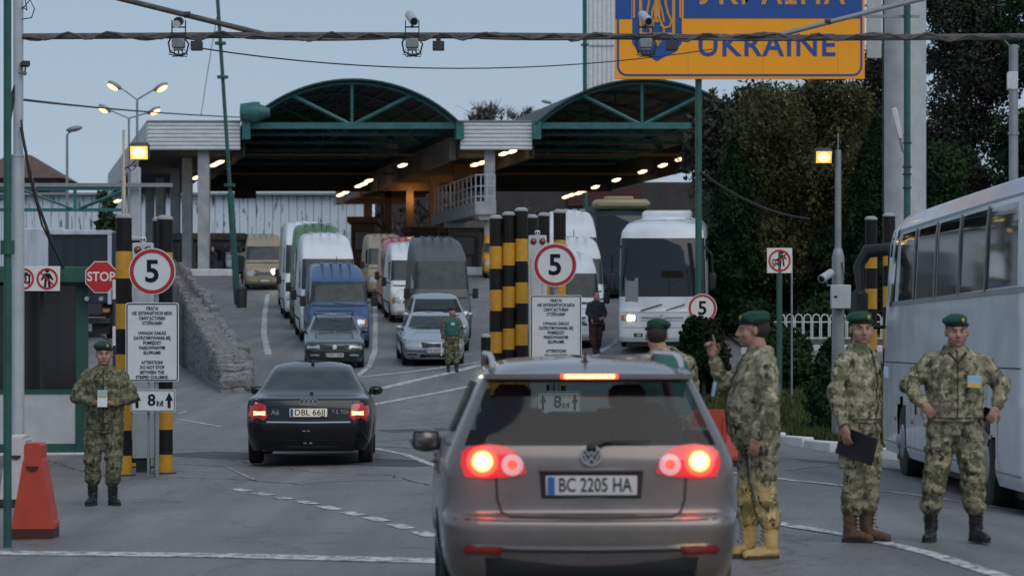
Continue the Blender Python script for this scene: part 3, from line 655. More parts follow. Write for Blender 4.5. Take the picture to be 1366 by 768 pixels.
def signal_cab(x0, y0, x1, ybot, d, label):
    w_ = (x1-x0)/F*d; x = X((x0+x1)/2, d); zb = G(x, d); zt = Z(y0, d)-zb; t = thing('signal_cabinet', label, 'cabinet', (x, d, zb), 0, 'signal cabinets with red lamps')
    z0 = Z(ybot, d)-zb; m = MB(); m.box((0, 0, (zt+z0)/2), (w_, .18, zt-z0), bv=.012); b = m.build('housing', 'box_white', t)
    m = MB(); m.box((w_*.32, -.095, (zt+z0)/2-.15), (.02, .012, zt-z0-.4)); m.box((-w_*.32, -.095, (zt+z0)/2-.15), (.02, .012, zt-z0-.4)); m.build('rib', 'box_white', b)
    for sx in (-.2, .25):
        m = MB(); m.lathe([(.05, -.1), (.05, -.088)], (sx*w_*1.1, 0, zt-.1), 16, 'y'); m.build('lamp_bezel', 'dark_steel', b); m = MB(); m.ell((sx*w_*1.1, -.1, zt-.1), (.04, .025, .04)); m.build('red_lamp', 'red_lens', b)
    m = MB(); m.box((0, -.02, zt+.045), (.085, .05, .07), bv=.012); h_ = m.build('top_sensor', 'sign_white', t); m = MB(); m.ell((-.02, -.047, zt+.04), (.012, .006, .018)); m.ell((.02, -.047, zt+.04), (.012, .006, .018)); m.build('sensor_eye', 'sign_black', h_)
    m = MB(); m.box((0, .02, z0/2), (w_*.7, .1, z0), bv=.005); m.build('foot', 'dark_steel', t)
signal_cab(177.5, 324, 204.5, 611, 38.9, 'white signal cabinet with two red lamps behind the left 5 sign')
signal_cab(705, 314, 729, 560, 46.2, 'white signal cabinet with two red lamps behind the middle 5 sign')
# stop sign
d = 44; x = X(135, d); zb = G(x, d); t = thing('stop_sign', 'red octagonal stop sign between the guard booth and striped column', 'sign', (x, d, zb)); z = Z(369.5, d)-zb
oc = lambda r: [(r*math.cos(R(22.5+45*i)), z+r*math.sin(R(22.5+45*i))) for i in range(8)]
p = MB().prism(oc(.265), 'y', 0, .018).build('plate', 'sign_white', t); MB().prism(oc(.25), 'y', -.004, -.0005).build('red_face', 'sign_red', p); text('STOP', .2, 'sign_white', p, (0, -.006, z), bold=.022, sx=.9, name='lettering')
m = MB(); m.tube([(X(152.5, d)-x, .03, -.05), (X(152.5, d)-x, .03, z+.05)], .03, 10); m.box((.1, .03, z), (.26, .02, .04)); m.build('post', 'dark_steel', t)
for yy in (386, 448): m = MB(); m.box((X(152.5, d)-x, -.005, Z(yy, d)-zb), (.05, .02, .3)); m.build('reflective_strip', 'sign_white', t)
# no entry for pedestrians / photography sign by the willow
def nosign(t, cx, zc, r, m0=None):
    ring(r*.82, r, -.008, -.001, 32, zc, cx).build('red_ring', 'sign_red', t)
def icon_walk(t, cx, z, s):
    m = MB(); m.lathe([(.05*s, -.006), (.05*s, -.001)], (cx, 0, z+.2*s), 12, 'y'); m.prism([(cx-.06*s, z-.0*s), (cx-.07*s, z+.13*s), (cx+.07*s, z+.13*s), (cx+.06*s, z)], 'y', -.006, -.001); 
    for q in ([(-.06, 0), (-.01, 0), (-.03, -.25), (-.09, -.25)], [(.01, 0), (.06, 0), (.09, -.25), (.03, -.25)], [(-.07, .13), (-.16, -.02), (-.13, -.04), (-.05, .05)], [(.07, .13), (.16, -.02), (.13, -.04), (.05, .05)]): m.prism([(cx+a*s, z+b*s) for a, b in q], 'y', -.006, -.001)
    m.build('figure_symbol', 'sign_black', t)
def icon_cam(t, cx, z, s):
    m = MB(); 
    for q in ([(-.17, -.11), (.17, -.11), (.17, -.07), (-.17, -.07)], [(-.17, .07), (.17, .07), (.17, .11), (-.17, .11)], [(-.17, -.07), (-.13, -.07), (-.13, .07), (-.17, .07)], [(.13, -.07), (.17, -.07), (.17, .07), (.13, .07)], [(.02, .11), (.12, .11), (.1, .16), (.04, .16)]): m.prism([(cx+a*s, z+b*s) for a, b in q], 'y', -.006, -.001)
    m2 = ring(.045*s, .08*s, -.006, -.001, 20, z, cx); m.add(m2.v, m2.f); m.build('camera_symbol', 'sign_black', t)
def slash(t, cx, z, r, a=-45):
    m = MB(); m.box((cx, -.008, z), (2*r*.84, .006, r*.13), Matrix.Rotation(R(-a), 3, 'Y')); m.build('red_slash', 'sign_red', t)
d = 60; x = X(1040, d); zb = G(x, d)+.1; t = thing('prohibition_sign', 'square white sign with red crossed circle in front of the willow', 'sign', (x, d, zb)); z = Z(347.5, d)-zb
p = MB().box((0, .01, z), (.53, .02, .53), bv=.005).build('plate', 'sign_white', t); nosign(p, 0, z, .235); icon_walk(p, .05, z+.04, .62); icon_cam(p, -.06, z-.03, .55); slash(p, 0, z, .235, 45)
m = MB(); m.tube([(0, .05, -.1), (0, .05, z+.2)], .06, 10); m.build('post', 'pole_green', t); m = MB(); m.tube([(.26, .05, -.1), (.26, .05, z+.1)], .02, 8); m.build('rear_post', 'grey_steel', t)
# ================================================================ GUARD BOOTH
def booth():
    d = 44.5; x1 = X(118, d); zb = G(x1, d); t = thing('guard_booth', 'dark green framed guard booth with big window behind the white pole', 'booth', (x1, d, zb))
    t.rotation_euler = (0, 0, R(8.6)); H = Z(378, d)-zb; W = 2.6; hw = Z(522, d)-zb; D = 2.4
    m = MB(); m.box((-W/2, D/2, -.03), (W+.14, D+.25, .12), bv=.01); m.build('plinth', 'kerb', t)
    for xx, yy, ww in ((-.1, .06, .2), (-W+.1, .06, .2), (-.06, D-.06, .12), (-W+.06, D-.06, .12)): m = MB(); m.box((xx, yy, H/2), (ww, .12, H), bv=.008); m.build('corner_frame', 'green_frame', t)
    m = MB(); m.box((-W/2, .055, hw), (W-.4, .07, .07)); m.build('window_sill', 'green_frame', t)
    m = MB(); m.box((-W/2, .055, .1), (W-.4, .07, .12)); m.build('bottom_rail', 'green_frame', t)
    m = MB(); m.box((-W/2, .06, (hw+.13)/2), (W-.4, .05, hw-.2)); m.build('lower_panel', 'pole_white', t)
    m = MB(); m.box((-W/2, .06, (H+hw)/2), (W-.4, .012, H-hw-.07)); m.build('front_window', 'glass_booth', t)
    for xx, ww in ((-.72, .05), (-1.55, .05)): m = MB(); m.box((xx, .05, (H+hw)/2), (ww, .05, H-hw-.07)); m.build('mullion', 'trim_black', t)
    m = MB(); m.box((-.04, D/2, (hw)/2), (.06, D-.25, hw)); m.build('side_panel', 'pole_white', t); m = MB(); m.box((-.05, D/2, (H+hw)/2), (.012, D-.25, H-hw-.04)); m.build('side_window', 'glass_booth', t)
    m = MB(); m.box((-W/2, D-.05, H/2), (W-.2, .05, H-.1)); m.box((-W+.03, D/2, H/2), (.05, D-.2, H-.1)); m.build('rear_panel', 'interior', t)
    m = MB(); m.box((-W/2, D/2-.05, H+.13), (W+.2, D+.3, .26), bv=.02); m.box((-.05, -.06, H+.02), (.75, .1, .1), bv=.01); m.build('roof', 'green_frame', t)
    m = MB(); m.box((-1.0, 1.3, .9), (.9, .5, .06)); m.box((-.95, 1.6, 1.15), (.45, .3, .5), bv=.03); m.build('desk', 'interior', t)
    m = MB(); m.box((-.4, 1.6, 1.3), (.4, .06, 1.5)); m.build('curtain', 'interior', t)
    s = thing('prohibition_sign', 'white board with no photography and no pedestrians symbols on the booth', 'sign', (X(58, d), d-.46, Z(372.5, d)))
    MB().box((0, .012, 0), (.66, .02, .385), bv=.004).build('plate', 'sign_white', s)
    for cx, f in ((X(69.5, d)-X(58, d), icon_walk), (X(38, d)-X(58, d), icon_cam)):
        ring(.135, .165, -.008, -.001, 32, 0, cx).build('red_ring', 'sign_red', s); f(s, cx, -.0, .62); slash(s, cx, 0, .165)
    for k, px in enumerate((118, 137)):
        c = thing('booth_camera', ['left of two small lamps under the booth roof corner', 'right of two small lamps under the booth roof corner'][k], 'lamp', (X(px, d), d-.1, Z(398.5, d)), 0, 'small lamps at the booth corner')
        m = MB(); m.tube([(0, .1, .02), (0, -.08, 0)], [.03, .045], 12); m.build('housing', 'dark_steel', c); m = MB(); m.lathe([(.036, -.086), (.034, -.082)], (0, 0, 0), 12, 'y'); m.build('lens', 'headlamp', c); m = MB(); m.tube([(0, .05, .02), (-.02, .05, .12)], .01, 6); m.build('bracket', 'dark_steel', c)
booth()
# barriers
def barrier_end(px, ybase, ytop, label, m_, d, wb, wt, ln, group):
    x = X(px, d); zb = G(x, d); h = Z(ytop, d)-zb; t = thing('road_barrier', label, 'barrier', (x, d+ln/2, zb), R(2), group)
    vs = []; fs = []; prof = [(wb/2, .09), (wb/2, .13), (wb/2*.93, .16), (wt/2*1.15, h*.8), (wt/2, h*.84), (wt/2, h-.02), (wt/2-.02, h)]
    full = [(-a, b) for a, b in prof]+[(a, b) for a, b in prof[::-1]]
    m = MB(); m.prism(full, 'y', -ln/2, ln/2); b = m.build('shell', m_, t, smooth=0)
    m = MB(); m.box((0, 0, .05), (wb*.98, ln*.99, .1)); m.build('foot', 'dark_red' if m_ == 'red_plastic' else 'rubber', t)
    vs = [(.055*math.cos(PI+PI*i/10), h*.76+.045*math.sin(PI+PI*i/10)) for i in range(11)]
    m = MB(); m.prism(vs, 'y', -ln/2-.012, -ln/2+.02); m.build('lug_slot', 'dark_red', t)
    if m_ != 'red_plastic': m = MB(); m.box((0, 0, h+.012), (wt*.8, ln*.9, .05), bv=.015); m.build('top_lip', m_, t)
BG = 'plastic road barriers'
barrier_end(42, 718, 591, 'red plastic road barrier seen end-on at the lower left', 'red_plastic', 25.3, .38, .15, .42, BG)
barrier_end(20, 665, 585, 'white plastic road barrier behind the red one at lower left', 'white_plastic', 30.5, .36, .2, .5, BG)
def barrier_side(x0, x1, ytop, d, label):
    w_ = (x1-x0)/F*d; x = X((x0+x1)/2, d); zb = G(x, d); h = Z(ytop, d)-zb; t = thing('road_barrier', label, 'barrier', (x, d, zb), R(-8), BG)
    prof = [(-.22, .08), (-.22, .13), (-.08, h*.55), (-.07, h), (.07, h), (.08, h*.55), (.22, .13), (.22, .08)]
    m = MB(); m.prism(prof, 'x', -w_/2, w_/2); m.build('shell', 'red_plastic', t, smooth=0); m = MB(); m.box((0, 0, .045), (w_*.98, .4, .09)); m.build('foot', 'dark_red', t)
    m = MB()
    for k in (-.3, .3): m.box((k*w_, -.1, h*.6), (.04, .06, h*.6), Matrix.Rotation(-.1, 3, 'X'), bv=.01)
    m.build('rib', 'red_plastic', t)
barrier_side(895, 985, 546, 36.5, 'red plastic barrier between the silver car and the standing officer')
# ================================================================ COUNTRY SIGN, ITS POSTS AND THE PALE PILLAR
def country_sign():
    d = 62; x0, x1, yb = 820, 1153.5, 105.5; w_ = (x1-x0)/F*d; hgt = 3.05; xc = X((x0+x1)/2, d); z0 = Z(yb, d); zb = G(xc, d)
    t = thing('country_sign', 'large blue and yellow country name sign with trident emblem on green posts', 'sign', (xc, d, zb)); b0 = z0-zb
    def px(a): return X(a, d)-xc
    def pz(a): return Z(a, d)-zb
    m = MB(); m.box((0, .05, b0+hgt/2), (w_, .1, hgt)); pan = m.build('panel', 'sign_yellow', t)
    m = MB(); zs = pz(25); xl, xr = px(822.5), px(1148.5)
    m.prism([(px(912), zs), (xr, zs), (xr, b0+hgt-.05), (px(912), b0+hgt-.05)], 'y', -.006, -.001); m.prism([(px(821), pz(26)), (px(842.5), pz(26)), (px(842.5), b0+hgt-.05), (px(821), b0+hgt-.05)], 'y', -.006, -.001); m.build('blue_field', 'sign_blue', pan)
    frame_ring(w_-.1, hgt-.12, .22, .045, -.009, -.002, (0, b0+hgt/2)).build('blue_border', 'sign_blue', pan)
    text('UKRAINE', .68, 'sign_blue', pan, (px(1022.5), -.004, pz(62)), bold=.018, sx=.98, space=1.12, name='lettering')
    text('УКРАЇНА', .68, 'sign_gold', pan, (px(1028), -.012, pz(-7)), bold=.018, sx=1.0, space=1.1, name='lettering')
    # emblem: blue shield, gold rim, gold trident
    cx = px(876.5); k = 1/F*d
    m = MB(); sh = [(-33, 75), (-33, -58), (-24, -70), (-10, -76), (0, -82), (10, -76), (24, -70), (33, -58), (33, 75)]
    zt_ = pz(0); m.prism([(cx+a*k, zt_+(b)*k*1.0) for a, b in sh], 'y', -.009, -.0065); e = m.build('shield', 'sign_blue', pan)
    m = MB()
    def bar(pts, wd): m.tube([(cx+a*k, -.014, zt_+b*k) for a, b in pts], wd*k/2, 6)
    def poly(pts): 
        m.prism([(cx+a*k, zt_+b*k) for a, b in pts], 'y', -.02, -.01)
    for s_ in (-1, 1):
        poly([(s_*32, 75), (s_*29.5, 75), (s_*29.5, -24), (s_*32, -24)])
        poly([(s_*24, 70), (s_*20, 58), (s_*20, -48), (s_*24, -48)])
        poly([(0, -44), (s_*20, -44), (s_*20, -48.5), (0, -48.5)])
        bar([(s_*17, 40), (s_*13, 25), (s_*11, 10), (s_*11, -5), (s_*14, -18), (s_*19, -28), (s_*17, -36), (s_*10, -38), (s_*4, -34)], 3.6)
        bar([(s_*1, -22), (s_*5, -30), (s_*9, -40), (s_*8, -47)], 3.4); bar([(s_*.5, -48), (s_*5, -54), (0, -62)], 3.2); bar([(s_*2, 10), (s_*3, -5), (s_*6, -14), (s_*9, -30)], 3)
    poly([(-4.5, 45), (-3.5, 0), (-4.5, -30), (4.5, -30), (3.5, 0), (4.5, 45), (0, 58)]); poly([(-4, -50), (4, -50), (0, -60)])
    m.build('trident', 'sign_gold', e)
    for xx in (918, 1018, 1118):
        q = MB(); q.box((px(xx), -.0015, b0+.44), (.012, .004, .8)); q.build('panel_joint', 'sign_gold', pan)
    for a, lab in ((932.5, 0), (1211.5, 0)):
        q = MB(); q.tube([(px(a), .17, -.1), (px(a), .17, b0+hgt)], .072 if a < 1000 else .075, 12); p = q.build('post', 'pole_green', t)
        if a > 1000:
            for yy in (190, 222, 232, 250): q = MB(); q.tube([(px(a), .17, pz(yy+1)), (px(a), .17, pz(yy-1))], .1, 12); q.build('clamp', 'dark_steel', p)
    q = MB(); q.box((px(1180), .3, pz(20)), (1.6, .06, .06)); q.box((px(1180), .3, b0+hgt-.3), (1.6, .06, .06)); q.build('cross_rail', 'grey_steel', t)
    # pale round pillar and flat panel behind
    d2 = 66; x = X(1206.5, d2); t = thing('round_pillar', 'thick pale round pillar behind the right sign post', 'pillar', (x, d2, G(x, d2)))
    hh = 12; q = MB(); q.lathe([(.5, 0), (.5, hh)], (0, 0, 0), 32); q.build('shaft', 'pole_white', t); q = MB(); q.box((-.46, -.06, hh/2), (.1, .1, hh), bv=.01); q.build('side_duct', 'dark_steel', t)
    d3 = 64.5; x = X(1166, d3); t = thing('grey_panel', 'flat pale grey panel between the country sign and the pillar', 'panel', (x, d3, Z(78, d3)), 0)
    q = MB(); q.box((0, 0, 1.2), (.34, .05, 2.4), bv=.01); q.build('sheet', 'pole_white', t); q = MB(); q.box((.1, .06, 1.2), (.6, .05, .05)); q.box((.1, .06, .5), (.6, .05, .05)); q.build('bracket', 'grey_steel', t)
    a = thing('sector_antenna', 'white panel antenna on bracket at the pillar', 'antenna', (X(1197, 63), 63, Z(165, 63))); q = MB(); q.box((0, 0, 0), (.12, .1, .7), Matrix.Rotation(-.22, 3, 'Y'), bv=.02); q.build('panel', 'sign_white', a); q = MB(); q.tube([(.05, 0, -.3), (.12, 0, -.6), (.25, .1, -.7)], .03, 6); q.tube([(0, 0, -.1), (.25, 0, -.4)], .02, 6); q.build('bracket', 'grey_steel', a)
country_sign()
# ================================================================ CAMERA / FLOODLIGHT POLES
def spot(loc, target, energy, col, size=R(100), blend=.6, rad=.1, parent=None):
    l = bpy.data.lights.new('lamp_light', 'SPOT'); l.energy = energy; l.color = col; l.spot_size = size; l.spot_blend = blend; l.shadow_soft_size = rad
    o = bpy.data.objects.new('lamp_light', l); COL.objects.link(o); o.location = loc; o.rotation_euler = (Vector(target)-Vector(loc)).to_track_quat('-Z', 'Y').to_euler(); return o
def point(loc, energy, col, rad=.15):
    l = bpy.data.lights.new('lamp_light', 'POINT'); l.energy = energy; l.color = col; l.shadow_soft_size = rad; o = bpy.data.objects.new('lamp_light', l); COL.objects.link(o); o.location = loc; return o
SOD = (1, .66, .26)
def flood_head(t, c, sz, face=(0, -1, -.35)):
    q = Vector(face).to_track_quat('-Y', 'Z').to_matrix(); m = MB(); m.box(Vector(c), (sz*1.15, .16, sz*.95), q, bv=.03); h = m.build('lamp_head', 'dark_steel', t)
    m = MB(); m.box(Vector(c)+q@Vector((0, -.088, 0)), (sz, .015, sz*.78), q, bv=.004); m.build('lamp_halo', 'flood_rim', h)  # orange slab that glows as the halo around the bright lamp core
    m = MB(); m.ell(Vector(c)+q@Vector((0, -.095, 0)), (sz*.4, .02, sz*.32), q, 20, 8); m.build('lamp_glass', 'flood', h)
d = 48; x = X(1118, d); zb = G(x, d)+.1; t = thing('camera_pole', 'grey pole with glowing floodlight, cctv camera and white box behind the officers', 'pole', (x, d, zb))
zz = lambda y: Z(y, d)-zb
m = MB(); m.lathe([(.11, -.2), (.105, zz(343)), (.07, zz(332)), (.055, zz(331)), (.05, zz(200))], (0, 0, 0), 16); m.build('shaft', 'grey_steel', t); m = MB(); m.tube([(0, 0, zz(202)), (0, 0, zz(178))], .012, 6); m.build('spike', 'grey_steel', t)
m = MB(); m.tube([(0, 0, zz(222)), (-.1, -.02, zz(222)), (-.16, -.03, zz(216))], .02, 8); m.build('lamp_arm', 'dark_steel', t); flood_head(t, (X(1098, d)-x, -.03, zz(208)), .26)
m = MB(); m.box((.02, -.19, zz(396)), (.33, .16, .4), bv=.012); b = m.build('equipment_box', 'box_white', t); m = MB(); m.box((-.07, -.275, zz(396)), (.05, .01, .03)); m.build('latch', 'sign_black', b)
m = MB(); dv = Vector((-.22, -.3, -.13)).normalized(); p0 = Vector((-.13, -.1, zz(364))); m.tube([p0, p0+dv*.34], .07, 16); h = m.build('camera_housing', 'pole_white', t); m = MB(); m.tube([p0+dv*.341, p0+dv*.35], [.055, .05], 14); m.build('camera_window', 'glass_dark', h); m = MB(); m.tube([(0, -.1, zz(381)), (-.2, -.15, zz(381)), (-.22, -.2, zz(374))], .018, 6); m.build('camera_arm', 'grey_steel', t)
m = MB(); m.tube([(.05, -.1, zz(350)), (.09, -.12, zz(372)), (.06, -.14, zz(385))], .01, 5); m.build('cable_loop', 'cable', t)
spot((X(1098, d), d+.35, Z(208, d)), (X(1098, d)+1, d+16, Z(330, d)), 260, SOD, R(150), .9); 
d = 43; x = X(165, d); zb = G(x, d); t = thing('floodlight_pole', 'slim grey pole with a glowing floodlight above the left striped column', 'pole', (x, d, zb)); zz = lambda y: Z(y, d)-zb
m = MB(); m.tube([(0, 0, 0), (0, 0, zz(235)), (0, 0, zz(234)), (0, 0, zz(173))], [.035, .035, .02, .018], 8); m.build('shaft', 'grey_steel', t); m = MB(); m.tube([(0, 0, zz(226)), (.12, -.02, zz(220)), (.2, -.02, zz(212))], .014, 6); m.tube([(.05, 0, zz(222)), (.12, 0, zz(228)), (.2, 0, zz(222))], .008, 5); m.build('lamp_arm', 'dark_steel', t); flood_head(t, (X(186.5, d)-x, -.02, zz(202)), .26)
point((X(192, d), d-1.3, Z(206, d)), 60, SOD)
# twin arm street lamps
def twin(px, yfork, ytop_, heads, d, label):
    x = X(px, d); zb = G(x, d); t = thing('street_lamp', label, 'street lamp', (x, d, zb), 0, 'twin arm street lamps'); zf = Z(yfork, d)-zb
    m = MB(); m.tube([(0, 0, -.2), (0, 0, zf)], [.1, .06], 8); m.build('mast', 'grey_steel', t)
    for hx, hy in heads:
        h = Vector((X(hx, d)-x, 0, Z(hy, d)-zb)); s_ = 1 if h.x > 0 else -1; m = MB(); m.tube([(0, 0, zf), h-Vector((s_*.3, 0, .12))], .045, 6); m.build('arm', 'grey_steel', t)
        m = MB(); rm = Matrix.Rotation(-s_*.5 if s_ > 0 else .5, 3, 'Y'); m.ell(h, (.42, .2, .16), rm, 12, 8); hd = m.build('lamp_head', 'grey_steel', t); m = MB(); m.ell(h+Vector((s_*.1, -.06, -.1)), (.3, .17, .12), rm, 12, 8); m.build('lamp_glass', 'flood', hd)
twin(183, 133, 0, ((153, 114), (214, 116)), 150, 'taller twin arm street lamp with both lamps lit at left')
twin(172, 158, 0, ((140, 144.5), (205, 147.5)), 162, 'lower twin arm street lamp with both lamps lit at left')
for px, pt, hx, hy, d, lab in ((89.5, 180, 99, 172, 150, 'single unlit street lamp above the steel truss at left'), (751, 148, 729, 136, 240, 'unlit street lamp head behind the roofs between the two arches')):
    x = X(px, d); zb = G(x, d); t = thing('street_lamp', lab, 'street lamp', (x, d, zb)); zz = lambda y: Z(y, d)-zb
    m = MB(); m.tube([(0, 0, 0), (0, 0, zz(pt)), (X(hx, d)-x, 0, zz(hy)+.05)], [.12, .06, .05], 8); m.build('mast', 'grey_steel', t); m = MB(); m.ell((X(hx, d)-x, 0, zz(hy)), (.45, .2, .15), Matrix.Rotation(.2 if hx < px else -.2, 3, 'Y')); m.build('lamp_head', 'grey_steel', t)
# truss gate with white column
def truss():
    d = 60; x1 = X(179, d); zb = G(x1, d); t = thing('truss_gate', 'teal steel truss beam on a pale column at the left', 'gate', (x1, d, zb)); zz = lambda y: Z(y, d)-zb; xx = lambda p: X(p, d)-x1
    m = MB(); m.box((0, .25, zz(216)/2-.1), (.2, .2, zz(216)), bv=.015); m.build('column', 'pole_white', t)
    m = MB(); m.box((xx(60), 0, zz(247)), (xx(230)-xx(-110), .16, .08)); m.build('top_chord', 'grey_steel', t); m = MB(); m.box((xx(28), 0, zz(251.5)), (xx(170)-xx(-110), .1, .07)); m.build('chord', 'teal_steel', t)
    m = MB(); m.box((xx(28), 0, zz(280)), (xx(170)-xx(-110), .1, .065)); m.build('chord', 'teal_steel', t)
    for a, b in ((30, 95), (168, 107), (-40, -100), (30, -30)):
        for o_ in (-.06, .09):
            m = MB(); m.tube([(xx(a), o_, zz(253)), (xx(b), o_, zz(278))], .03, 6); m.build('diagonal', 'teal_steel', t)
    for a in (100, -35): m = MB(); m.box((xx(a), 0, zz(266)), (.06, .08, .4)); m.build('upright', 'teal_steel', t)
truss()
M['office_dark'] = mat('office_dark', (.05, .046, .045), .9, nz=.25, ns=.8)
# ================================================================ CHECKPOINT CANOPIES (skewed plan)
DX = -.185
def CF(lx, ly, z): return Vector((lx+DX*ly, 165+ly, z))
def hexa(mb, x0, x1, y0, y1, z0, z1):          # box in the skewed frame
    vs = [CF(x, y, z) for z in (z0, z1) for y in (y0, y1) for x in (x0, x1)]
    return mb.add(vs, [(0, 2, 3, 1), (4, 5, 7, 6), (0, 1, 5, 4), (2, 6, 7, 3), (0, 4, 6, 2), (1, 3, 7, 5)])
ZB, ZT = 12.85, 14.46
XL0, XL1, A0, A1, XM0, XM1, B0, B1 = -21.1, -15.75, -15.45, -3.1, -3.0, 1.15, 1.35, 13.7
def block(name, x0, x1, depth, label, side=False):
    t = thing(name, label, 'canopy', (0, 0, 0)); n = 7; hh = (ZT-ZB)/n
    for i in range(n):
        q = MB(); z0 = ZB+i*hh; prof = [(0, z0), (-.09, z0+hh*.25), (-.09, z0+hh*.7), (0, z0+hh*.95)]
        vs = []; 
        for xx in (x0, x1):
            for a, z in prof+[(.06, z0+hh*.95), (.06, z0)]: vs.append(CF(xx, a, z))
        fs = [(k, (k+1) % 6, 6+(k+1) % 6, 6+k) for k in range(6)]+[tuple(range(6)), tuple(range(6, 12))[::-1]]
        q.add(vs, fs); q.build('fascia_plank', 'corr_white', t, smooth=0, recalc=True)
        if side:
            q = MB(); vs = []
            for yy in (0.05, depth):
                for a, z in [(-.09, z0+hh*.25), (-.09, z0+hh*.7), (0, z0+hh*.95), (.06, z0+hh*.95), (.06, z0), (0, z0)]: vs.append(CF(x0+a, yy, z))
            q.add(vs, fs); q.build('fascia_plank', 'corr_white', t, smooth=0, recalc=True)
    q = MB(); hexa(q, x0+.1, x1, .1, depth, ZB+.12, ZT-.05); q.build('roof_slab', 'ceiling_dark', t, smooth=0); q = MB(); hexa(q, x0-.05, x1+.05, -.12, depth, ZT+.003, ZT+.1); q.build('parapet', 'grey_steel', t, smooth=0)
    return t
tl = block('flat_canopy', XL0, XL1, 52, 'white ribbed flat canopy block at the left on pale columns', True)
tm = block('flat_canopy', XM0, XM1, 56, 'white ribbed flat canopy block between the two green arches')
def ccol(t, lx, ly, w_, m_, z1=ZB+.12, name='column'):
    c = CF(lx, ly, 0); zb = G(c.x, c.y)-.1; q = MB(); q.box((c.x, c.y, (zb+z1)/2), (w_, w_, z1-zb), bv=.03); q.build(name, m_, t)
for ly, px in ((.8, 272), (9, 250), (19, 234), (30, 214), (42, 200)):
    d = 165+ly; ccol(tl, X(px, d)-DX*ly, ly, .66 if ly < 1 else .6, 'concrete')
ccol(tm, X(656.5, 166), .8, .62, 'concrete')
for ly, px, w_ in ((14, 612, .7), (21, 580, .64), (31, 547, .55), (40, 518, .5), (50, 491, .62)):
    d = 165+ly; ccol(tm, X(px, d)-DX*ly, ly, w_, 'brown_conc')
    q = MB(); hexa(q, XM0-.6, XM1, ly-.25, ly+.25, ZB-.7, ZB+.1); q.build('cross_beam', 'brown_conc', tm, smooth=0)
q = MB(); hexa(q, XM0-.45, XM0-.05, 1, 55, ZB-.5, ZB+.8); q.build('edge_beam', 'conc_dark', tm, smooth=0); q = MB(); hexa(q, XM1+.02, XM1+.3, 1, 55, ZB-.4, ZB+.8); q.build('edge_beam', 'conc_dark', tm, smooth=0)
def arch(x0, x1, depth, label):
    t = thing('arched_canopy', label, 'canopy', (0, 0, 0)); w_ = x1-x0; rise = 16.8-14.25; zc = 14.25; n = 24
    Rr = (w_*w_/4+rise*rise)/(2*rise); xm = (x0+x1)/2; zc0 = zc+rise-Rr; half = math.asin(w_/2/Rr)
    def ap(t_, r=0): a = -half+2*half*t_; return xm+(Rr+r)*math.sin(a), zc0+(Rr+r)*math.cos(a)
    # ribbed vault sheets, one per bay between the trusses
    for k in range(n):
        q = MB(); vs = []
        for tt in (k/n, (k+1)/n):
            for r in (.05, .15):
                x, z = ap(tt, r)
                for yy in (-.5, depth): vs.append(CF(x, yy, z))
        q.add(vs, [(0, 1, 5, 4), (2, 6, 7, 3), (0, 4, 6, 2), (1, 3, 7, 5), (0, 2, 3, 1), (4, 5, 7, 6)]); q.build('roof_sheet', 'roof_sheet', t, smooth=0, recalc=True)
    for ly in (0, 7, 14, 21, 28, 35):
        def P(x, z): return CF(x, ly, z)
        s_ = t if ly else t
        q = MB(); q.tube([P(*ap(i/n, -.06)) for i in range(n+1)], .13 if ly == 0 else .08, 6); q.build('arch_chord', 'teal_steel', s_)
        q = MB(); q.box(P(xm, zc), (w_+.3, .2, .36 if ly == 0 else .2)); q.build('tie_beam', 'teal_steel', s_)
        for tt in (.24, .76): q = MB(); q.tube([P(*ap(tt, -.1)), P(xm+(-.15 if tt < .5 else .15), zc+.1)], .12 if ly == 0 else .07, 6); q.build('diagonal', 'teal_steel', s_)
        q = MB(); q.tube([P(*ap(.5, -.1)), P(xm, zc+.1)], .09 if ly == 0 else .06, 6); q.build('king_post', 'teal_steel', s_)
    for k in range(2, n-1, 2):
        x, z = ap(k/n, -.1); q = MB(); q.tube([CF(x, 0, z), CF(x, depth, z)], .05, 4); q.build('purlin', 'teal_steel', t)
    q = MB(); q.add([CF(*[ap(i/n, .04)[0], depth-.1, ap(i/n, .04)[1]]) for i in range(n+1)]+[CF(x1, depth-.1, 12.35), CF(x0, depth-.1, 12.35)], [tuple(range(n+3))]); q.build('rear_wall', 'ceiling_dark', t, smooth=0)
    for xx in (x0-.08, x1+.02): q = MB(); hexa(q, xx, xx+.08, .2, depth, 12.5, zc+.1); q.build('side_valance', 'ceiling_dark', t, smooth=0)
    for xx in (x0, x1): q = MB(); hexa(q, xx-.2, xx+.25, -.45, .35, 12.9+.55, zc+.25); q.build('bearing_box', 'teal_steel', t, smooth=0)
    for yy, zz in ((12, 13.35), (24, 12.9)): q = MB(); q.box(CF(xm, yy, zz), (w_, .18, .16)); q.build('cross_bar', 'brown_conc', t)
    return t
ta = arch(A0, A1, 36, 'left green arched canopy with a truss front over the van lanes'); tb = arch(B0, B1, 36, 'right green arched canopy with a truss front partly behind the willow')
q = MB(); c = CF(A0+.2, -.3, 15.0); q.lathe([(.5, -.5), (.62, .3), (.6, .6)], c, 16, 'x'); q.lathe([(.6, .3), (.42, .8), (.28, 1.2)], c, 14, 'x'); q.build('gutter_funnel', 'teal_steel', ta)
q = MB(); c = CF(-12.2, 35.5, 12.15); q.box(c, (1.5, .4, .6)); q.build('hanging_box', 'ceiling_dark', ta)
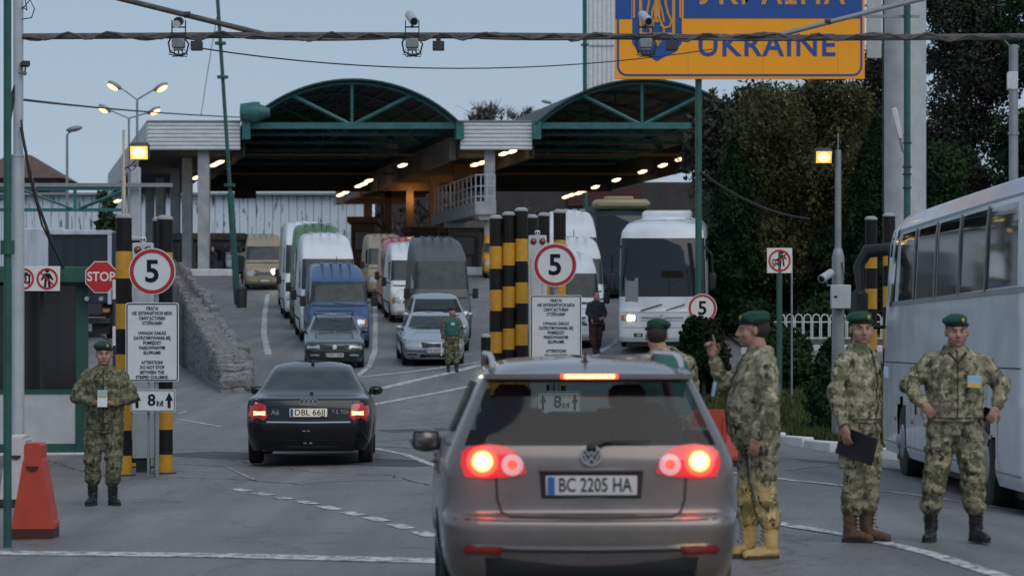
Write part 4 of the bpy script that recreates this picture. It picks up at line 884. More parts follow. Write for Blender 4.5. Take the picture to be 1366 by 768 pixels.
# canopy lamps
def clamp_lamp(px, py, label=None, w_=.62):
    d = max(166.5, (12.6-1.65)*3800/(HY-py)) if py < 290 else 190; x, z = X(px, d), Z(py, d)
    t = thing('canopy_lamp', 'small lit lamp in the row along the right canopy ceiling' if px > 740 else 'small lit lamp in the row by the left arch edge' if 450 < px < 500 else label or 'small lit ceiling lamp', 'lamp', (x, d, z), 0, 'lamps in the row under the right canopy' if px > 740 else 'lamps in the row by the left arch' if 450 < px < 500 else 'scattered ceiling lamps')
    q = MB(); q.box((0, 0, .1), (w_*1.1, .5, .12), Matrix.Rotation(-.22, 3, 'Y')); q.build('lamp_housing', 'dark_steel', t); q = MB(); q.ell((0, -.1, -.0), (w_*.5, .22, .12), Matrix.Rotation(-.25, 3, 'Y'), 10, 6); q.build('lamp_glass', 'tube', t)
LL = {537: 'single ceiling lamp above the rightmost brown column', 634: 'left lamp of the pair left of the middle white column', 643: 'right lamp of the pair left of the middle white column', 599: 'left lamp of the pair low behind the balcony', 606: 'right lamp of the pair low behind the balcony', 672: 'left lamp of the pair right of the middle white column', 683: 'right lamp of the pair right of the middle white column', 540: 'tiny lamp low between the brown columns', 286: 'left lamp of the pair right of the left white column', 293: 'right lamp of the pair right of the left white column', 262: 'dim lamp left of the left white column', 157: 'lamp under the left canopy edge above the steel truss'}
for px, py in ((537, 220.5), (492, 241), (485, 245.5), (479, 248), (468, 252.5), (461, 256.5), (454, 260), (634, 219.5), (643, 217), (599, 236), (606, 232), (672, 205), (683, 202), (540, 261), (963, 195), (940, 203), (907, 212.5), (884, 220.5), (857, 229), (822, 240), (794, 249.5), (781, 254), (772, 257.5), (762, 260), (755, 262.5), (286, 220), (293, 216.5), (262, 237), (157, 268)):
    clamp_lamp(px, py, LL.get(px))
for lx, ly, e in ((-1, 8, 900), (-1.2, 18, 1200), (-1.4, 30, 1200), (-1.6, 44, 1200), (13, 10, 700), (12.5, 26, 900), (-18, 6, 350), (-18, 24, 500), (-4, 26, 300)):
    c = CF(lx, ly, 11.6); point(c, e*.04, SOD, .3)
# balcony at the middle column
t = thing('balcony', 'pale balcony with white railing on the middle canopy column', 'balcony', (0, 0, 0)); z0 = Z(269, 165)
q = MB(); x0, x1 = X(633, 165), X(661, 165); hexa(q, x0, x1, -.2, 16, z0-.75, z0); q.build('platform', 'concrete', t, smooth=0); q = MB(); vs = [CF(x, y, z) for x, y, z in ((x0+.1, -.05, z0-.752), (x1-.1, -.05, z0-.752), (x1-.3, -.05, z0-1.05), (x0+.3, -.05, z0-1.05), (x0+.1, 1.2, z0-.752), (x1-.1, 1.2, z0-.752), (x1-.3, 1.2, z0-1.05), (x0+.3, 1.2, z0-1.05))]
q.add(vs, [(0, 3, 2, 1), (4, 5, 6, 7), (0, 1, 5, 4), (2, 3, 7, 6), (0, 4, 7, 3), (1, 2, 6, 5)]); q.build('corbel', 'concrete', t, smooth=0)
for i in range(11):
    q = MB(); p = CF(x0+.05, -.1+i*1.5, z0); q.tube([p, p+Vector((0, 0, 1.55))], .035, 5); q.build('baluster', 'pole_white', t)
for xx in (x0+.35, x0+.7, x1-.05): q = MB(); p = CF(xx, -.1, z0); q.tube([p, p+Vector((0, 0, 1.55))], .035, 5); q.build('baluster', 'pole_white', t)
for hz in (.3, .9, 1.55): q = MB(); q.tube([CF(x1-.05, -.1, z0+hz), CF(x0+.05, -.1, z0+hz), CF(x0+.05, 15, z0+hz)], .035, 5); q.build('handrail', 'pole_white', t)
# inspection buildings and kiosks under the canopies
def kiosk(px0, px1, d, ztop, label, wall='conc_dark', sign=None, dep=5, win=3, band='house_wall', cat='kiosk'):
    x0, x1 = X(px0, d), X(px1, d); zb = min(G(x0, d), G(x1, d))-.2; xc = (x0+x1)/2; w_ = x1-x0; t = thing('inspection_kiosk', label, cat, (xc, d, zb)); h = ztop-zb
    q = MB(); q.box((0, dep/2, h/2), (w_, dep, h)); q.build('wall', wall, t); q = MB(); q.box((0, dep/2-.1, h+.2), (w_+.5, dep+.6, .42), bv=.03); r_ = q.build('roof_band', band, t)
    if sign: text(sign, .38, 'sign_black' if band != 'house_wall' else 'kerb_grey', r_, (0, -.42, h+.2), bold=.01, ext=.01)
    n = win
    for i in range(n):
        xx = -w_/2+w_*(i+.5)/n; q = MB(); q.box((xx, -.02, h*.62), (w_/n*.72, .06, h*.42)); f = q.build('window', 'trim_black', t); q = MB(); q.box((xx, -.055, h*.62), (w_/n*.62, .02, h*.36)); q.build('pane', 'glass_dark', f)
    q = MB(); q.box((w_*.36, -.03, h*.4), (min(.9, w_*.2), .05, h*.8-.1)); q.build('door', 'trim_black', t)
    return t
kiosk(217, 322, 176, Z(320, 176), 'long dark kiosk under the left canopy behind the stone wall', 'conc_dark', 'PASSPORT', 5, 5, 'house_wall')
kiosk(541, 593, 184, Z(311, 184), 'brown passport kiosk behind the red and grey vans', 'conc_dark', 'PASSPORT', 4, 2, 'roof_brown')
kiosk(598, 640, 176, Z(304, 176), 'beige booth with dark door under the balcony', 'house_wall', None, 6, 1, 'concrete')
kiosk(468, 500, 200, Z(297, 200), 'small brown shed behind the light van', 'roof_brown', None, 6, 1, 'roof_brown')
q = MB(); a, b = X(597, 168), X(652, 168); q.box(((a+b)/2, 168, G((a+b)/2, 168)+.15), (b-a, 2.5, .5), bv=.05); tag(q.build('platform', 'kerb'), 'low white kerb platform below the balcony', 'platform')
def darkwall():
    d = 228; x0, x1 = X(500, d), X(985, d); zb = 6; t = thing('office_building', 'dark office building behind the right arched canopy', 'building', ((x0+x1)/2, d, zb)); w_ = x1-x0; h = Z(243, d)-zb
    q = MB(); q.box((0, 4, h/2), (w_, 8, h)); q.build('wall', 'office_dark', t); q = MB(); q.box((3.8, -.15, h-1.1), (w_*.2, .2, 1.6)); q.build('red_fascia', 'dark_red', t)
    for i in range(16):
        xx = -w_/2+w_*(i+.5)/16
        for z_ in (1.8, 4.7):
            q = MB(); q.box((xx, -.03, z_), (1.2, .08, 1.6)); f = q.build('window', 'house_wall', t); q = MB(); q.box((xx, -.09, z_), (1.0, .03, 1.4)); q.build('pane', 'glass_dark', f)
darkwall()
def longwall():
    d = 240; x0, x1 = X(-20, d), X(484, d); t = thing('white_shed', 'long white corrugated shed with dark weather streaks behind the canopies', 'building', (x0, d, 5)); n = 46; w_ = (x1-x0)/n; h = Z(261, d)-5
    M['streak_white'] = m = mat('streak_white', (.5, .56, .62), .8)
    tt = m.node_tree; b = tt.nodes['Principled BSDF']; g = tt.nodes.new('ShaderNodeNewGeometry'); mp = tt.nodes.new('ShaderNodeMapping'); mp.inputs['Scale'].default_value = (3.2, 1, .5); nn = tt.nodes.new('ShaderNodeTexNoise'); nn.inputs['Scale'].default_value = 1; nn.inputs['Detail'].default_value = 5
    tt.links.new(g.outputs['Position'], mp.inputs[0]); tt.links.new(mp.outputs[0], nn.inputs['Vector']); r = tt.nodes.new('ShaderNodeValToRGB'); r.color_ramp.elements[0].position = .35; r.color_ramp.elements[1].position = .4; r.color_ramp.elements[0].color = (.1, .12, .14, 1); r.color_ramp.elements[1].color = (.62, .7, .78, 1); tt.links.new(nn.outputs[0], r.inputs[0]); tt.links.new(r.outputs[0], b.inputs['Base Color'])
    me = MB().box((0, 0, h/2), (w_*.94, .12, h), bv=.04).mesh('wall_panel', m)
    for i in range(n): inst('wall_panel', me, t, (w_*(i+.5), random.uniform(-.02, .02), 0))
    q = MB(); q.box((n*w_/2, 6.5, h/2), (n*w_, 12.5, h-.1)); q.build('shed_core', 'old_white', t); q = MB(); q.box((n*w_/2, 6, h+.12), (n*w_+.6, 13.5, .2)); q.build('roof', 'grey_steel', t)
longwall()
def house():
    d = 255; t = thing('far_house', 'dark brick house with brown hipped roof at the far left', 'house', (X(18, d), d, 8)); zz = lambda y: Z(y, d)-8; W_ = X(72, d)-X(18, d)
    q = MB(); q.box((0, 4, zz(236)/2), (2*W_, 8, zz(236))); q.build('wall', 'house_wall', t)
    q = MB(); e = zz(238); r_ = zz(203); x = W_+1.0; q.add([(-x, -1, e), (x, -1, e), (x, 9, e), (-x, 9, e), (-W_*.3, 4, r_), (W_*.25, 4, r_)], [(0, 1, 5, 4), (1, 2, 5), (2, 3, 4, 5), (3, 0, 4), (0, 3, 2, 1)]); q.build('roof', 'roof_brown', t, smooth=0)
    for i in range(4): q = MB(); q.box((-W_*.75+W_*.5*i, -.05, zz(252)), (1, .1, 1.3)); f = q.build('window', 'trim_black', t)
house()
t = thing('white_tower', 'tall white ribbed tower slab behind the left edge of the country sign', 'tower', (X(803, 262), 262, 5)); q = MB(); W_ = X(821, 262)-X(785, 262); q.box((0, 1.2, 20), (W_, 2, 40)); q.build('core', 'corr_white', t)
for i in range(6): q = MB(); q.box((-W_/2+W_*(i+.5)/6, .1, 20), (W_/6*.9, .2, 40), bv=.03); q.build('panel', 'corr_white', t)
for z_ in (12, 18, 24, 30): q = MB(); q.box((0, -.03, z_), (W_*.9, .05, .12)); q.build('rail', 'grey_steel', t)
# hoop fence by the willow
def hoopfence():
    d = 80; x0 = X(1066, d); t = thing('hoop_fence', 'low white hoop topped metal fence in front of the willow', 'fence', (x0, d, G(x0, d)+.1)); zt = Z(419, d)-t.location.z; zl = Z(452, d)-t.location.z; st = .245
    me = MB().tube([(-.1, 0, zl), (-.1, 0, zt-.1), (-.07, 0, zt-.03), (0, 0, zt), (.07, 0, zt-.03), (.1, 0, zt-.1), (.1, 0, zl)], .017, 5).mesh('hoop', 'sign_white')
    for i in range(20): inst('hoop', me, t, (i*st-.5, 0, 0))
    for z_ in (zl+.02, zt-.22): q = MB(); q.tube([(-.7, .02, z_), (4.3, .02, z_)], .016, 5); q.build('rail', 'sign_white', t)
    for xx in (-.6, 1.5, 3.6): q = MB(); q.tube([(xx, .02, -.1), (xx, .02, zl+.1)], .03, 6); q.build('post', 'sign_white', t)
hoopfence()
# ================================================================ TREES AND SHRUBS
def quads(cent, size, stretch=None, droop=0):
    n = len(cent); a = RNG.normal(size=(n, 3)); a /= np.linalg.norm(a, axis=1)[:, None]; b = RNG.normal(size=(n, 3)); b -= (a*b).sum(1)[:, None]*a; b /= np.linalg.norm(b, axis=1)[:, None]
    if droop: a = a*(1-droop)+np.array([0, 0, -1.])*droop; a /= np.linalg.norm(a, axis=1)[:, None]; b -= (a*b).sum(1)[:, None]*a; b /= np.linalg.norm(b, axis=1)[:, None]
    s_ = (size*RNG.uniform(.6, 1.35, n))[:, None]; L = s_*(stretch or 1.3); W_ = s_*.5
    v = np.stack([cent-a*L*.5, cent+b*W_, cent+a*L*.5, cent-b*W_], 1).reshape(-1, 3); return v
def leafmesh(name, v, m, parent):
    n = len(v)//4; me = bpy.data.meshes.new(name); me.vertices.add(len(v)); me.vertices.foreach_set('co', v.astype(np.float32).ravel()); me.loops.add(4*n); me.loops.foreach_set('vertex_index', np.arange(4*n, dtype=np.int32)); me.polygons.add(n)
    me.polygons.foreach_set('loop_start', np.arange(0, 4*n, 4, dtype=np.int32)); me.update(calc_edges=True); me.materials.append(M[m]); return link(name, me, parent)
def clump_pts(cl, per):
    out = []
    for (c, r) in cl:
        k = int(per*max(.3, r[0]*r[2])); q = RNG.normal(size=(k, 3)); q /= np.linalg.norm(q, axis=1)[:, None]; rad = RNG.uniform(.35, 1, k)**.55; out.append(np.array(c)+q*rad[:, None]*np.array(r))
    return np.concatenate(out)
def trunk(t, h, r, limbs, m='bark'):
    q = MB(); q.tube([(0, 0, -.2), (r*.3, 0, h*.35), (-r*.4, .1, h*.7), (0, .1, h)], [r, r*.75, r*.5, r*.15], 8)
    for (c, z) in limbs:
        c = Vector(c); b = Vector((0, .05, z)); q.tube([b, b.lerp(c, .5)+Vector((0, 0, .3)), c], [r*.35, r*.2, r*.05], 5)
    q.build('trunk', m, t)
def tree(name, label, cat, px, d, ytop, wpx, m, kind='broad', per=260, leaf=.13, group=None, seed=1, ybot=None, zoff=0):
    random.seed(seed); x = X(px, d); zb = G(x, d)+zoff; t = thing(name, label, cat, (x, d, zb), 0, group); h = Z(ytop, d)-zb; w_ = wpx/F*d; z0 = (Z(ybot, d)-zb) if ybot else 0
    if kind == 'column':      # thuja
        n = int(per*h*w_); zt = RNG.uniform(0, 1, n)**.8; a = RNG.uniform(0, 2*PI, n); prof = np.interp(zt, [0, .06, .35, .7, .9, 1], [.72, .95, 1, .74, .36, .03]); lob = 1+.16*np.sin(a*5+zt*17)+.12*np.sin(a*3-zt*31); rr = w_/2*prof*lob*RNG.uniform(.72, 1.04, n)
        c = np.stack([rr*np.cos(a), rr*np.sin(a), .05+zt*h*.99], 1); leafmesh('crown', quads(c, leaf, 1.8, -.6), m, t); trunk(t, h*.9, .12, [])
        q = MB(); q.lathe([(w_*.3, .1), (w_*.4, h*.3), (w_*.3, h*.65), (w_*.05, h*.93)], (0, 0, 0), 10); q.build('inner_twigs', m, t); return t
    cl = []; k = {'broad': 34, 'willow': 26, 'shrub': 22, 'bare': 18}[kind]; zlo = z0 if z0 else (h*.3 if kind in ('broad', 'bare') else h*.12 if kind == 'shrub' else h*.25)
    for i in range(k):
        u = random.uniform(-1, 1); z = random.uniform(0, 1); ww = math.sqrt(max(.05, 1-(1.6*(z-.45))**2)) if kind != 'shrub' else math.sqrt(max(.1, 1-z*z*.8))
        r = w_*(random.uniform(.1, .2) if kind in ('willow', 'bare') else random.uniform(.17, .3)); cl.append(((u*(w_/2-r)*ww, random.uniform(-.8, .8)*(w_/2)*ww*.8, zlo+z*(h-zlo-r)+r*.2), (r, r, r*random.uniform(.6, .95))))
    pts = clump_pts(cl, per)
    if kind == 'bare':
        q = MB()
        for c, r in cl:
            for j in range(16):
                e = Vector(c)+Vector((random.gauss(0, 1)*r[0]*.8, random.gauss(0, 1)*r[0]*.6, random.uniform(0, 1.4)*r[0])); q.tube([Vector((c[0]*.5, c[1]*.5, c[2]*.55)), Vector(c), e], [.08, .05, .012], 3, cap=False)
        q.build('crown', m, t, smooth=0); leafmesh('twig_haze', quads(pts, leaf, 3, -.4), m, t); trunk(t, h*.7, .3, [(c, h*.3) for c, r in cl[:8]]); return t
    if kind == 'willow':
        extra = []
        for c, r in cl:
            for j in range(22):
                a = random.uniform(0, 2*PI); L = random.uniform(.5, 1.7); p = np.array([c[0]+r[0]*.9*math.cos(a), c[1]+r[1]*.9*math.sin(a), c[2]+random.uniform(-.3, .3)*r[2]]); m_ = int(L*40); tt = RNG.uniform(0, 1, m_)
                extra.append(p+np.stack([.15*tt*math.cos(a)+RNG.normal(0, .13, m_), .15*tt*math.sin(a)+RNG.normal(0, .13, m_), -tt*L], 1))
        e = np.concatenate(extra); leafmesh('hanging_foliage', quads(e, leaf*.85, 1.9, .4), m, t)
    leafmesh('crown', quads(pts, leaf, 2.2 if kind == 'willow' else 1.4, .45 if kind == 'willow' else 0), m, t)
    trunk(t, h*.8, .28 if kind != 'shrub' else .05, [(c, max(.2, c[2]*.6)) for c, r in cl[:10]]); random.seed(seed+100); return t
tree('willow_tree', 'tall olive willow with drooping branches lit by the floodlight', 'tree', 1075, 92, 84, 225, 'leaf_olive', 'willow', 1000, .085, seed=3, ybot=330)
tree('willow_tree', 'thin leafed tree overlapping the right arch below the country sign', 'tree', 985, 100, 98, 150, 'leaf_dull', 'willow', 200, .12, seed=5, ybot=250)
tree('willow_tree', 'lower olive willow behind the crossed circle sign', 'tree', 1050, 96, 250, 150, 'leaf_olive', 'willow', 1000, .085, seed=8, ybot=380)
tree('broad_tree', 'dark tall tree behind the thick pale pillar', 'tree', 1200, 104, 30, 150, 'leaf_dull', 'broad', 2000, .085, seed=9, ybot=300)
tree('broad_tree', 'dark tall tree filling the sky above the white coach', 'tree', 1290, 98, -60, 190, 'leaf_dull', 'broad', 2000, .085, seed=11, ybot=330)
tree('broad_tree', 'dark tree at the right edge of the picture behind the grey post', 'tree', 1390, 96, -70, 170, 'leaf_dark', 'broad', 2000, .085, seed=12, ybot=330)
tree('broad_tree', 'low dark tree between the pillar and the coach roof', 'tree', 1260, 90, 170, 150, 'leaf_dark', 'broad', 2000, .085, seed=14, ybot=420)
tree('broad_tree', 'dark tree filling the gap behind the willow', 'tree', 1105, 112, 130, 190, 'leaf_dull', 'broad', 1900, .09, seed=15, ybot=420)
tree('thuja_tree', 'tall dark columnar thuja beside the white bus', 'tree', 979, 86, 185, 68, 'leaf_thuja', 'column', 1600, .085, seed=4)
tree('thuja_tree', 'dark columnar thuja behind the coach mirror', 'tree', 1167, 84, 158, 76, 'leaf_thuja', 'column', 1600, .085, seed=6)
tree('thuja_tree', 'lower columnar thuja left of the camera pole', 'tree', 1100, 88, 300, 60, 'leaf_thuja', 'column', 1600, .085, seed=16)
tree('bush', 'rounded dark green bush behind the red barrier', 'bush', 938, 56, 418, 84, 'leaf_thuja', 'shrub', 2300, .07, seed=21, zoff=.1)
tree('bush', 'low dark bush right of the big officer', 'bush', 1045, 62, 432, 100, 'leaf_dark', 'shrub', 1300, .08, seed=22, zoff=.1)
tree('bush', 'dark conical bush beside the grey camera pole', 'bush', 1108, 50, 455, 64, 'leaf_dark', 'column', 1400, .07, seed=23, zoff=.1)
tree('bush', 'dark shrub mass under the willow behind the fence', 'bush', 1010, 84, 400, 100, 'leaf_thuja', 'shrub', 700, .12, seed=24)
tree('bush', 'dark shrub mass behind the hoop fence', 'bush', 1110, 83.5, 388, 110, 'leaf_dark', 'shrub', 700, .12, seed=25)
tree('bush', 'dark bush under the left canopy roof edge', 'bush', 146, 150, 283, 60, 'leaf_dark', 'shrub', 260, .25, seed=26)
tree('bush', 'small bush top above the left canopy roof edge', 'bush', 143, 232, 236, 40, 'leaf_dark', 'shrub', 200, .3, seed=27)
tree('bare_tree', 'bare grey tree crown on the skyline between the two arches', 'tree', 648, 275, 137, 76, 'twig', 'bare', 16, .35, 'bare trees on the skyline', seed=31, ybot=185)
tree('bare_tree', 'lower bare tree crown on the skyline beside the right arch', 'tree', 690, 285, 141, 64, 'twig', 'bare', 16, .35, 'bare trees on the skyline', seed=32, ybot=185)
for k, (px, yt) in enumerate(((520, 255), (560, 250), (600, 262), (640, 258), (700, 262))):
    tree('bare_tree', ['bare tree seen between the brown columns, far left one', 'bare tree behind the second brown column', 'bare tree left of the balcony', 'bare tree behind the balcony', 'bare tree right of the balcony column'][k], 'tree', px, 222, yt, 50, 'twig', 'bare', 14, .3, 'bare trees behind the canopies', seed=40+k)
M['under'] = mat('under', (.02, .025, .02), .9)
for d, px0, px1, yt, lab in ((118, 940, 1420, 255, 'dark hedge closing the view behind the willow and coach'), (87.5, 985, 1300, 415, 'low dark hedge along the verge behind the hoop fence')):
    x0, x1 = X(px0, d), X(px1, d); n = int((x1-x0)*(Z(yt, d)-2)*46); xs = RNG.uniform(x0, x1, n); zs = RNG.uniform(0, 1, n); zt = Z(yt, d)+.6*np.sin(xs*1.3)+.4*np.sin(xs*3.1); zz = 1+(zt-1)*RNG.uniform(0, 1, n); c = np.stack([xs, d+RNG.uniform(-1, 1, n), zz], 1)
    t = thing('hedge', lab, 'hedge', ((x0+x1)/2, d, 1)); t.location = (0, 0, 0); leafmesh('foliage', quads(c, .24 if d > 100 else .16, 1.4), 'leaf_dull' if d > 100 else 'leaf_dark', t); q = MB(); q.box(((x0+x1)/2, d+1.1, (Z(yt, d)+.5)/2), (x1-x0, .8, Z(yt, d)-1.2)); q.build('inner_twigs', 'leaf_thuja', t)
random.seed(99)
# ================================================================ VEHICLES
class Shell:
    """vehicle shell lofted from horizontal rings; x right, y forward (rear bumper y=0), z up"""
    def __init__(s, rows, L, sub=6, smooth=3, ub=()):
        s.L = L; P = np.array(rows, float); n = len(P); v = np.array([i+j/sub for i in range(n-1) for j in range(sub)]+[n-1.0])
        Q = np.stack([np.interp(v, range(n), P[:, k]) for k in range(P.shape[1])], 1)
        for _ in range(smooth): Q[1:-1] = (Q[:-2]+2*Q[1:-1]+Q[2:])/4
        s.v = v; s.Q = Q; us = set([0, .2, .4, .6, .8, .93, 1, 1.2, 1.4, 1.6, 1.8, 2, 3, 3.2, 3.4, 3.6, 3.8, 4, 4.07, 4.2, 4.4, 4.6, 4.8, 5]+[round(2+i/36, 3) for i in range(37)])
        us |= set(ub); s.u = sorted(u for u in us if 0 <= u <= 5); s.nu = len(s.u)
        s.full = [(u, 1) for u in s.u]+[(u, -1) for u in s.u[-2:0:-1]]
    def pt(s, q, u, sg=1):
        zr, zf, yr, yf, w, cr, cf, br, bf = q
        cr = min(cr, w*.98); cf = min(cf, w*.98)
        if u <= 1: x = u*(w-cr); y = yr
        elif u <= 2: a = (u-1)*PI/2; x = w-cr+cr*math.sin(a); y = yr+cr*(1-math.cos(a))*1.1
        elif u <= 3: x = w; y = lerp(yr+cr*1.1, yf-cf*1.1, u-2)
        elif u <= 4: a = (u-3)*PI/2; x = w-cf+cf*math.cos(a); y = yf-cf*1.1+cf*1.1*math.sin(a)
        else: x = (5-u)*(w-cf); y = yf
        k = (x/max(w, .01))**2; t = min(1, max(0, (y-yr)/max(.01, yf-yr)))
        y += br*k*(1-t)**6-bf*k*t**6
        if 2 <= u <= 3: x = w-.035*(2*u-5)**4*min(1, w*1.2)
        elif u < 2 and u > 1: x -= .035*(u-1)*min(1, w*1.2)
        elif u > 3 and u < 4: x -= .035*(4-u)*min(1, w*1.2)
        return Vector((sg*x, y, lerp(zr, zf, t)))
    def grid(s, arches=(), R_=.36, rz=.32):
        V = []
        for q in s.Q:
            for u, sg in s.full:
                p = s.pt(q, u, sg)
                if arches and 1.5 < u < 3.5:
                    for ya in arches:
                        dy, dz = p.y-ya, p.z-rz; r = math.hypot(dy, dz)
                        if abs(r-R_) < .05 and r > 1e-4: p.y = ya+dy/r*R_; p.z = max(p.z, rz+dz/r*R_) if False else rz+dz/r*R_
                V.append(p)
        s.V = V; m = len(s.full); s.F = []
        for i in range(len(s.Q)-1):
            vc = (s.v[i]+s.v[i+1])/2
            for k in range(m):
                k2 = (k+1) % m; a, b = s.full[k][0], s.full[k2][0]; uc = (a+b)/2; sg = s.full[k][1] if s.full[k][1] < 0 or s.full[k2][1] > 0 else -1
                f = (i*m+k, i*m+k2, (i+1)*m+k2, (i+1)*m+k); c = sum((V[j] for j in f), Vector())/4; cut = False
                if arches and 1.5 < uc < 3.5:
                    for ya in arches:
                        if math.hypot(c.y-ya, c.z-rz) < R_-.004: cut = True
                if not cut: s.F.append((f, uc, vc, sg))
        s.bvh = BVHTree.FromPolygons([tuple(p) for p in V], [f[0] for f in s.F]); return s
def sub_mesh(name, V, faces, m, off=Vector(), push=0, smooth=35):
    used = {}; vs = []; fs = []
    for f in faces:
        l = []
        for i in f:
            if i not in used: used[i] = len(vs); vs.append(tuple(V[i]))
            l.append(used[i])
        fs.append(tuple(l))
    mb = MB(); mb.add(vs, fs); return mb
class Vehicle:
    def __init__(s, name, label, cat, spec, paint, group=None, regions=None, extra_u=(), wheels=True, H=None, L=None):
        sp = SPEC[spec]; rows = [list(r) for r in sp['rows']]; s.sp = sp; base = sp['L']; s.L = L or base
        for r in rows:
            if s.L != base: r[3] += s.L-base
            if H and r[0] > sp['zs']: k = (H-sp['zs'])/(rows[-1][0]-sp['zs']) if False else None
        if H:
            top = rows[-1][0]
            for r in rows:
                for j in (0, 1):
                    if r[j] > sp['zs']: r[j] = sp['zs']+(r[j]-sp['zs'])*(H-sp['zs'])/(top-sp['zs'])
        regions = regions if regions is not None else sp['regions']
        ub = set(extra_u)
        for r in regions: ub |= {r[2], r[3]}
        s.rz = sp['wr']; s.axles = [sp['ra'], s.L-sp['fa']]+([sp['mid']] if 'mid' in sp else [])
        s.sh = Shell(rows, s.L, sub=sp.get('sub', 6), smooth=sp.get('smooth', 3), ub=ub).grid(s.axles, s.rz+sp.get('gap', .06), s.rz)
        s.t = thing(name, label, cat, (0, 0, 0), 0, group); s.V = [v-Vector((0, s.L/2, 0)) for v in s.sh.V]
        left = []; reg = {i: [] for i in range(len(regions))}
        for f, u, v, sg in s.sh.F:
            for i, r in enumerate(regions):
                if r[2] < u < r[3] and r[4] < v < r[5] and (r[6] == 0 or r[6] == sg): reg[i].append(f); break
            else: left.append(f)
        s.body = sub_mesh('body', s.V, left, paint).build('body', paint, s.t, smooth=35, recalc=False); s.reg = []
        s._fix(s.body)
        for i, r in enumerate(regions):
            if reg[i]: o = sub_mesh(r[0], s.V, reg[i], r[1]).build(r[0], r[1], s.t, smooth=35); s._fix(o); s.reg.append(o)
        w0 = rows[2][4]
        q = MB(); q.box((0, 0, s.rz+.12 if sp.get('wide') else .36), (w0*2-.5, s.L-.35, .3 if not sp.get('wide') else .9)); q.box((0, 0, .62 if not sp.get('wide') else .9), (w0*2-.12, s.L-.9, .25)); q.build('underbody', 'trim_black', s.t)
        if wheels:
            wm, rm = wheel_mesh(s.rz, sp.get('tw', .2), sp.get('hub', 0))
            for ya in s.axles:
                for sg in (-1, 1):
                    o = inst('wheel', wm, s.t, (sg*(w0-sp.get('tw', .2)/2-.02), ya-s.L/2, s.rz), (0, 0, 0 if sg > 0 else PI)); inst('rim', rm, o, (0, 0, 0))
        s.w0 = w0
    def _fix(s, o):
        import bmesh
        bm = bmesh.new(); bm.from_mesh(o.data); bmesh.ops.recalc_face_normals(bm, faces=bm.faces)
        bm.faces.ensure_lookup_table(); c = Vector((0, 0, s.sh.Q[-1][0]*.45)); sc = 0
        for f in bm.faces: sc += (f.calc_center_median()-c).dot(f.normal)*f.calc_area()
        if sc < 0: bmesh.ops.reverse_faces(bm, faces=bm.faces)
        bm.to_mesh(o.data); bm.free(); o.data.shade_smooth(); o.data.set_sharp_from_angle(angle=R(35))
    def hit(s, face, a, z):
        o, d = {'rear': ((a, -3, z), (0, 1, 0)), 'front': ((a, s.L+3, z), (0, -1, 0)), 'left': ((-4, a+s.L/2, z), (1, 0, 0)), 'right': ((4, a+s.L/2, z), (-1, 0, 0))}[face]
        h = s.sh.bvh.ray_cast(Vector(o), Vector(d))
        p = h[0] if h[0] is not None else s.sh.bvh.find_nearest(Vector((a, 0 if face == 'rear' else s.L, z)) if face in ('rear', 'front') else Vector((s.w0*(-1 if face == 'left' else 1), a+s.L/2, z)))[0]
        return Vector((p.x, p.y-s.L/2, p.z))
    def out(s, face): return {'rear': Vector((0, -1, 0)), 'front': Vector((0, 1, 0)), 'left': Vector((-1, 0, 0)), 'right': Vector((1, 0, 0))}[face]
    def patch(s, face, outl, m, name, off=.008, rings=3, parent=None, dome=0, back=.03):
        n = len(outl); cx = sum(p[0] for p in outl)/n; cz = sum(p[1] for p in outl)/n; o = s.out(face); vs = []; fs = []
        for r in range(rings, 0, -1):
            for a, z in outl:
                t = r/rings; vs.append(s.hit(face, cx+(a-cx)*t, cz+(z-cz)*t)+o*(off+dome*(1-t*t)))
        for r in range(rings-1):
            for i in range(n): fs.append((r*n+i, r*n+(i+1) % n, (r+1)*n+(i+1) % n, (r+1)*n+i))
        c = len(vs); vs.append(s.hit(face, cx, cz)+o*(off+dome)); b = (rings-1)*n
        for i in range(n): fs.append((b+i, b+(i+1) % n, c))
        e = len(vs); vs += [vs[i]-o*(off+back) for i in range(n)]; fs += [(i, e+i, e+(i+1) % n, (i+1) % n) for i in range(n)]
        mb = MB(); mb.add(vs, fs); return mb.build(name, m, parent or s.t, smooth=50, recalc=True)
    def circ(s, face, a, z, r, m, name, **k): return s.patch(face, [(a+r*math.cos(2*PI*i/20), z+r*math.sin(2*PI*i/20)) for i in range(20)], m, name, **k)
    def line(s, face, pts, wd, m='trim_black', name='shut_line', off=.003, parent=None, closed=False, step=.06):
        P = []
        pp = list(pts)+([pts[0]] if closed else [])
        for (a, b), (c, d) in zip(pp[:-1], pp[1:]):
            n = max(1, int(math.hypot(c-a, d-b)/step)); P += [(lerp(a, c, i/n), lerp(b, d, i/n)) for i in range(n)]
        P.append(pp[-1]); vs = []; o = s.out(face)
        for i, p in enumerate(P):
            q0, q1 = P[max(0, i-1)], P[min(len(P)-1, i+1)]; dx, dz = q1[0]-q0[0], q1[1]-q0[1]; l = math.hypot(dx, dz) or 1; nx, nz = -dz/l*wd/2, dx/l*wd/2
            for sg in (1, -1): vs.append(s.hit(face, p[0]+sg*nx, p[1]+sg*nz)+o*off)
        mb = MB(); mb.add(vs, [(2*i, 2*i+1, 2*i+3, 2*i+2) for i in range(len(P)-1)]); return mb.build(name, m, parent or s.body, smooth=0)
    def boxat(s, face, a, z, d, m, name, off=0, bv=.01, parent=None):
        p = s.hit(face, a, z)+s.out(face)*off; q = MB(); q.box(p, d, bv=bv); return q.build(name, m, parent or s.t), p
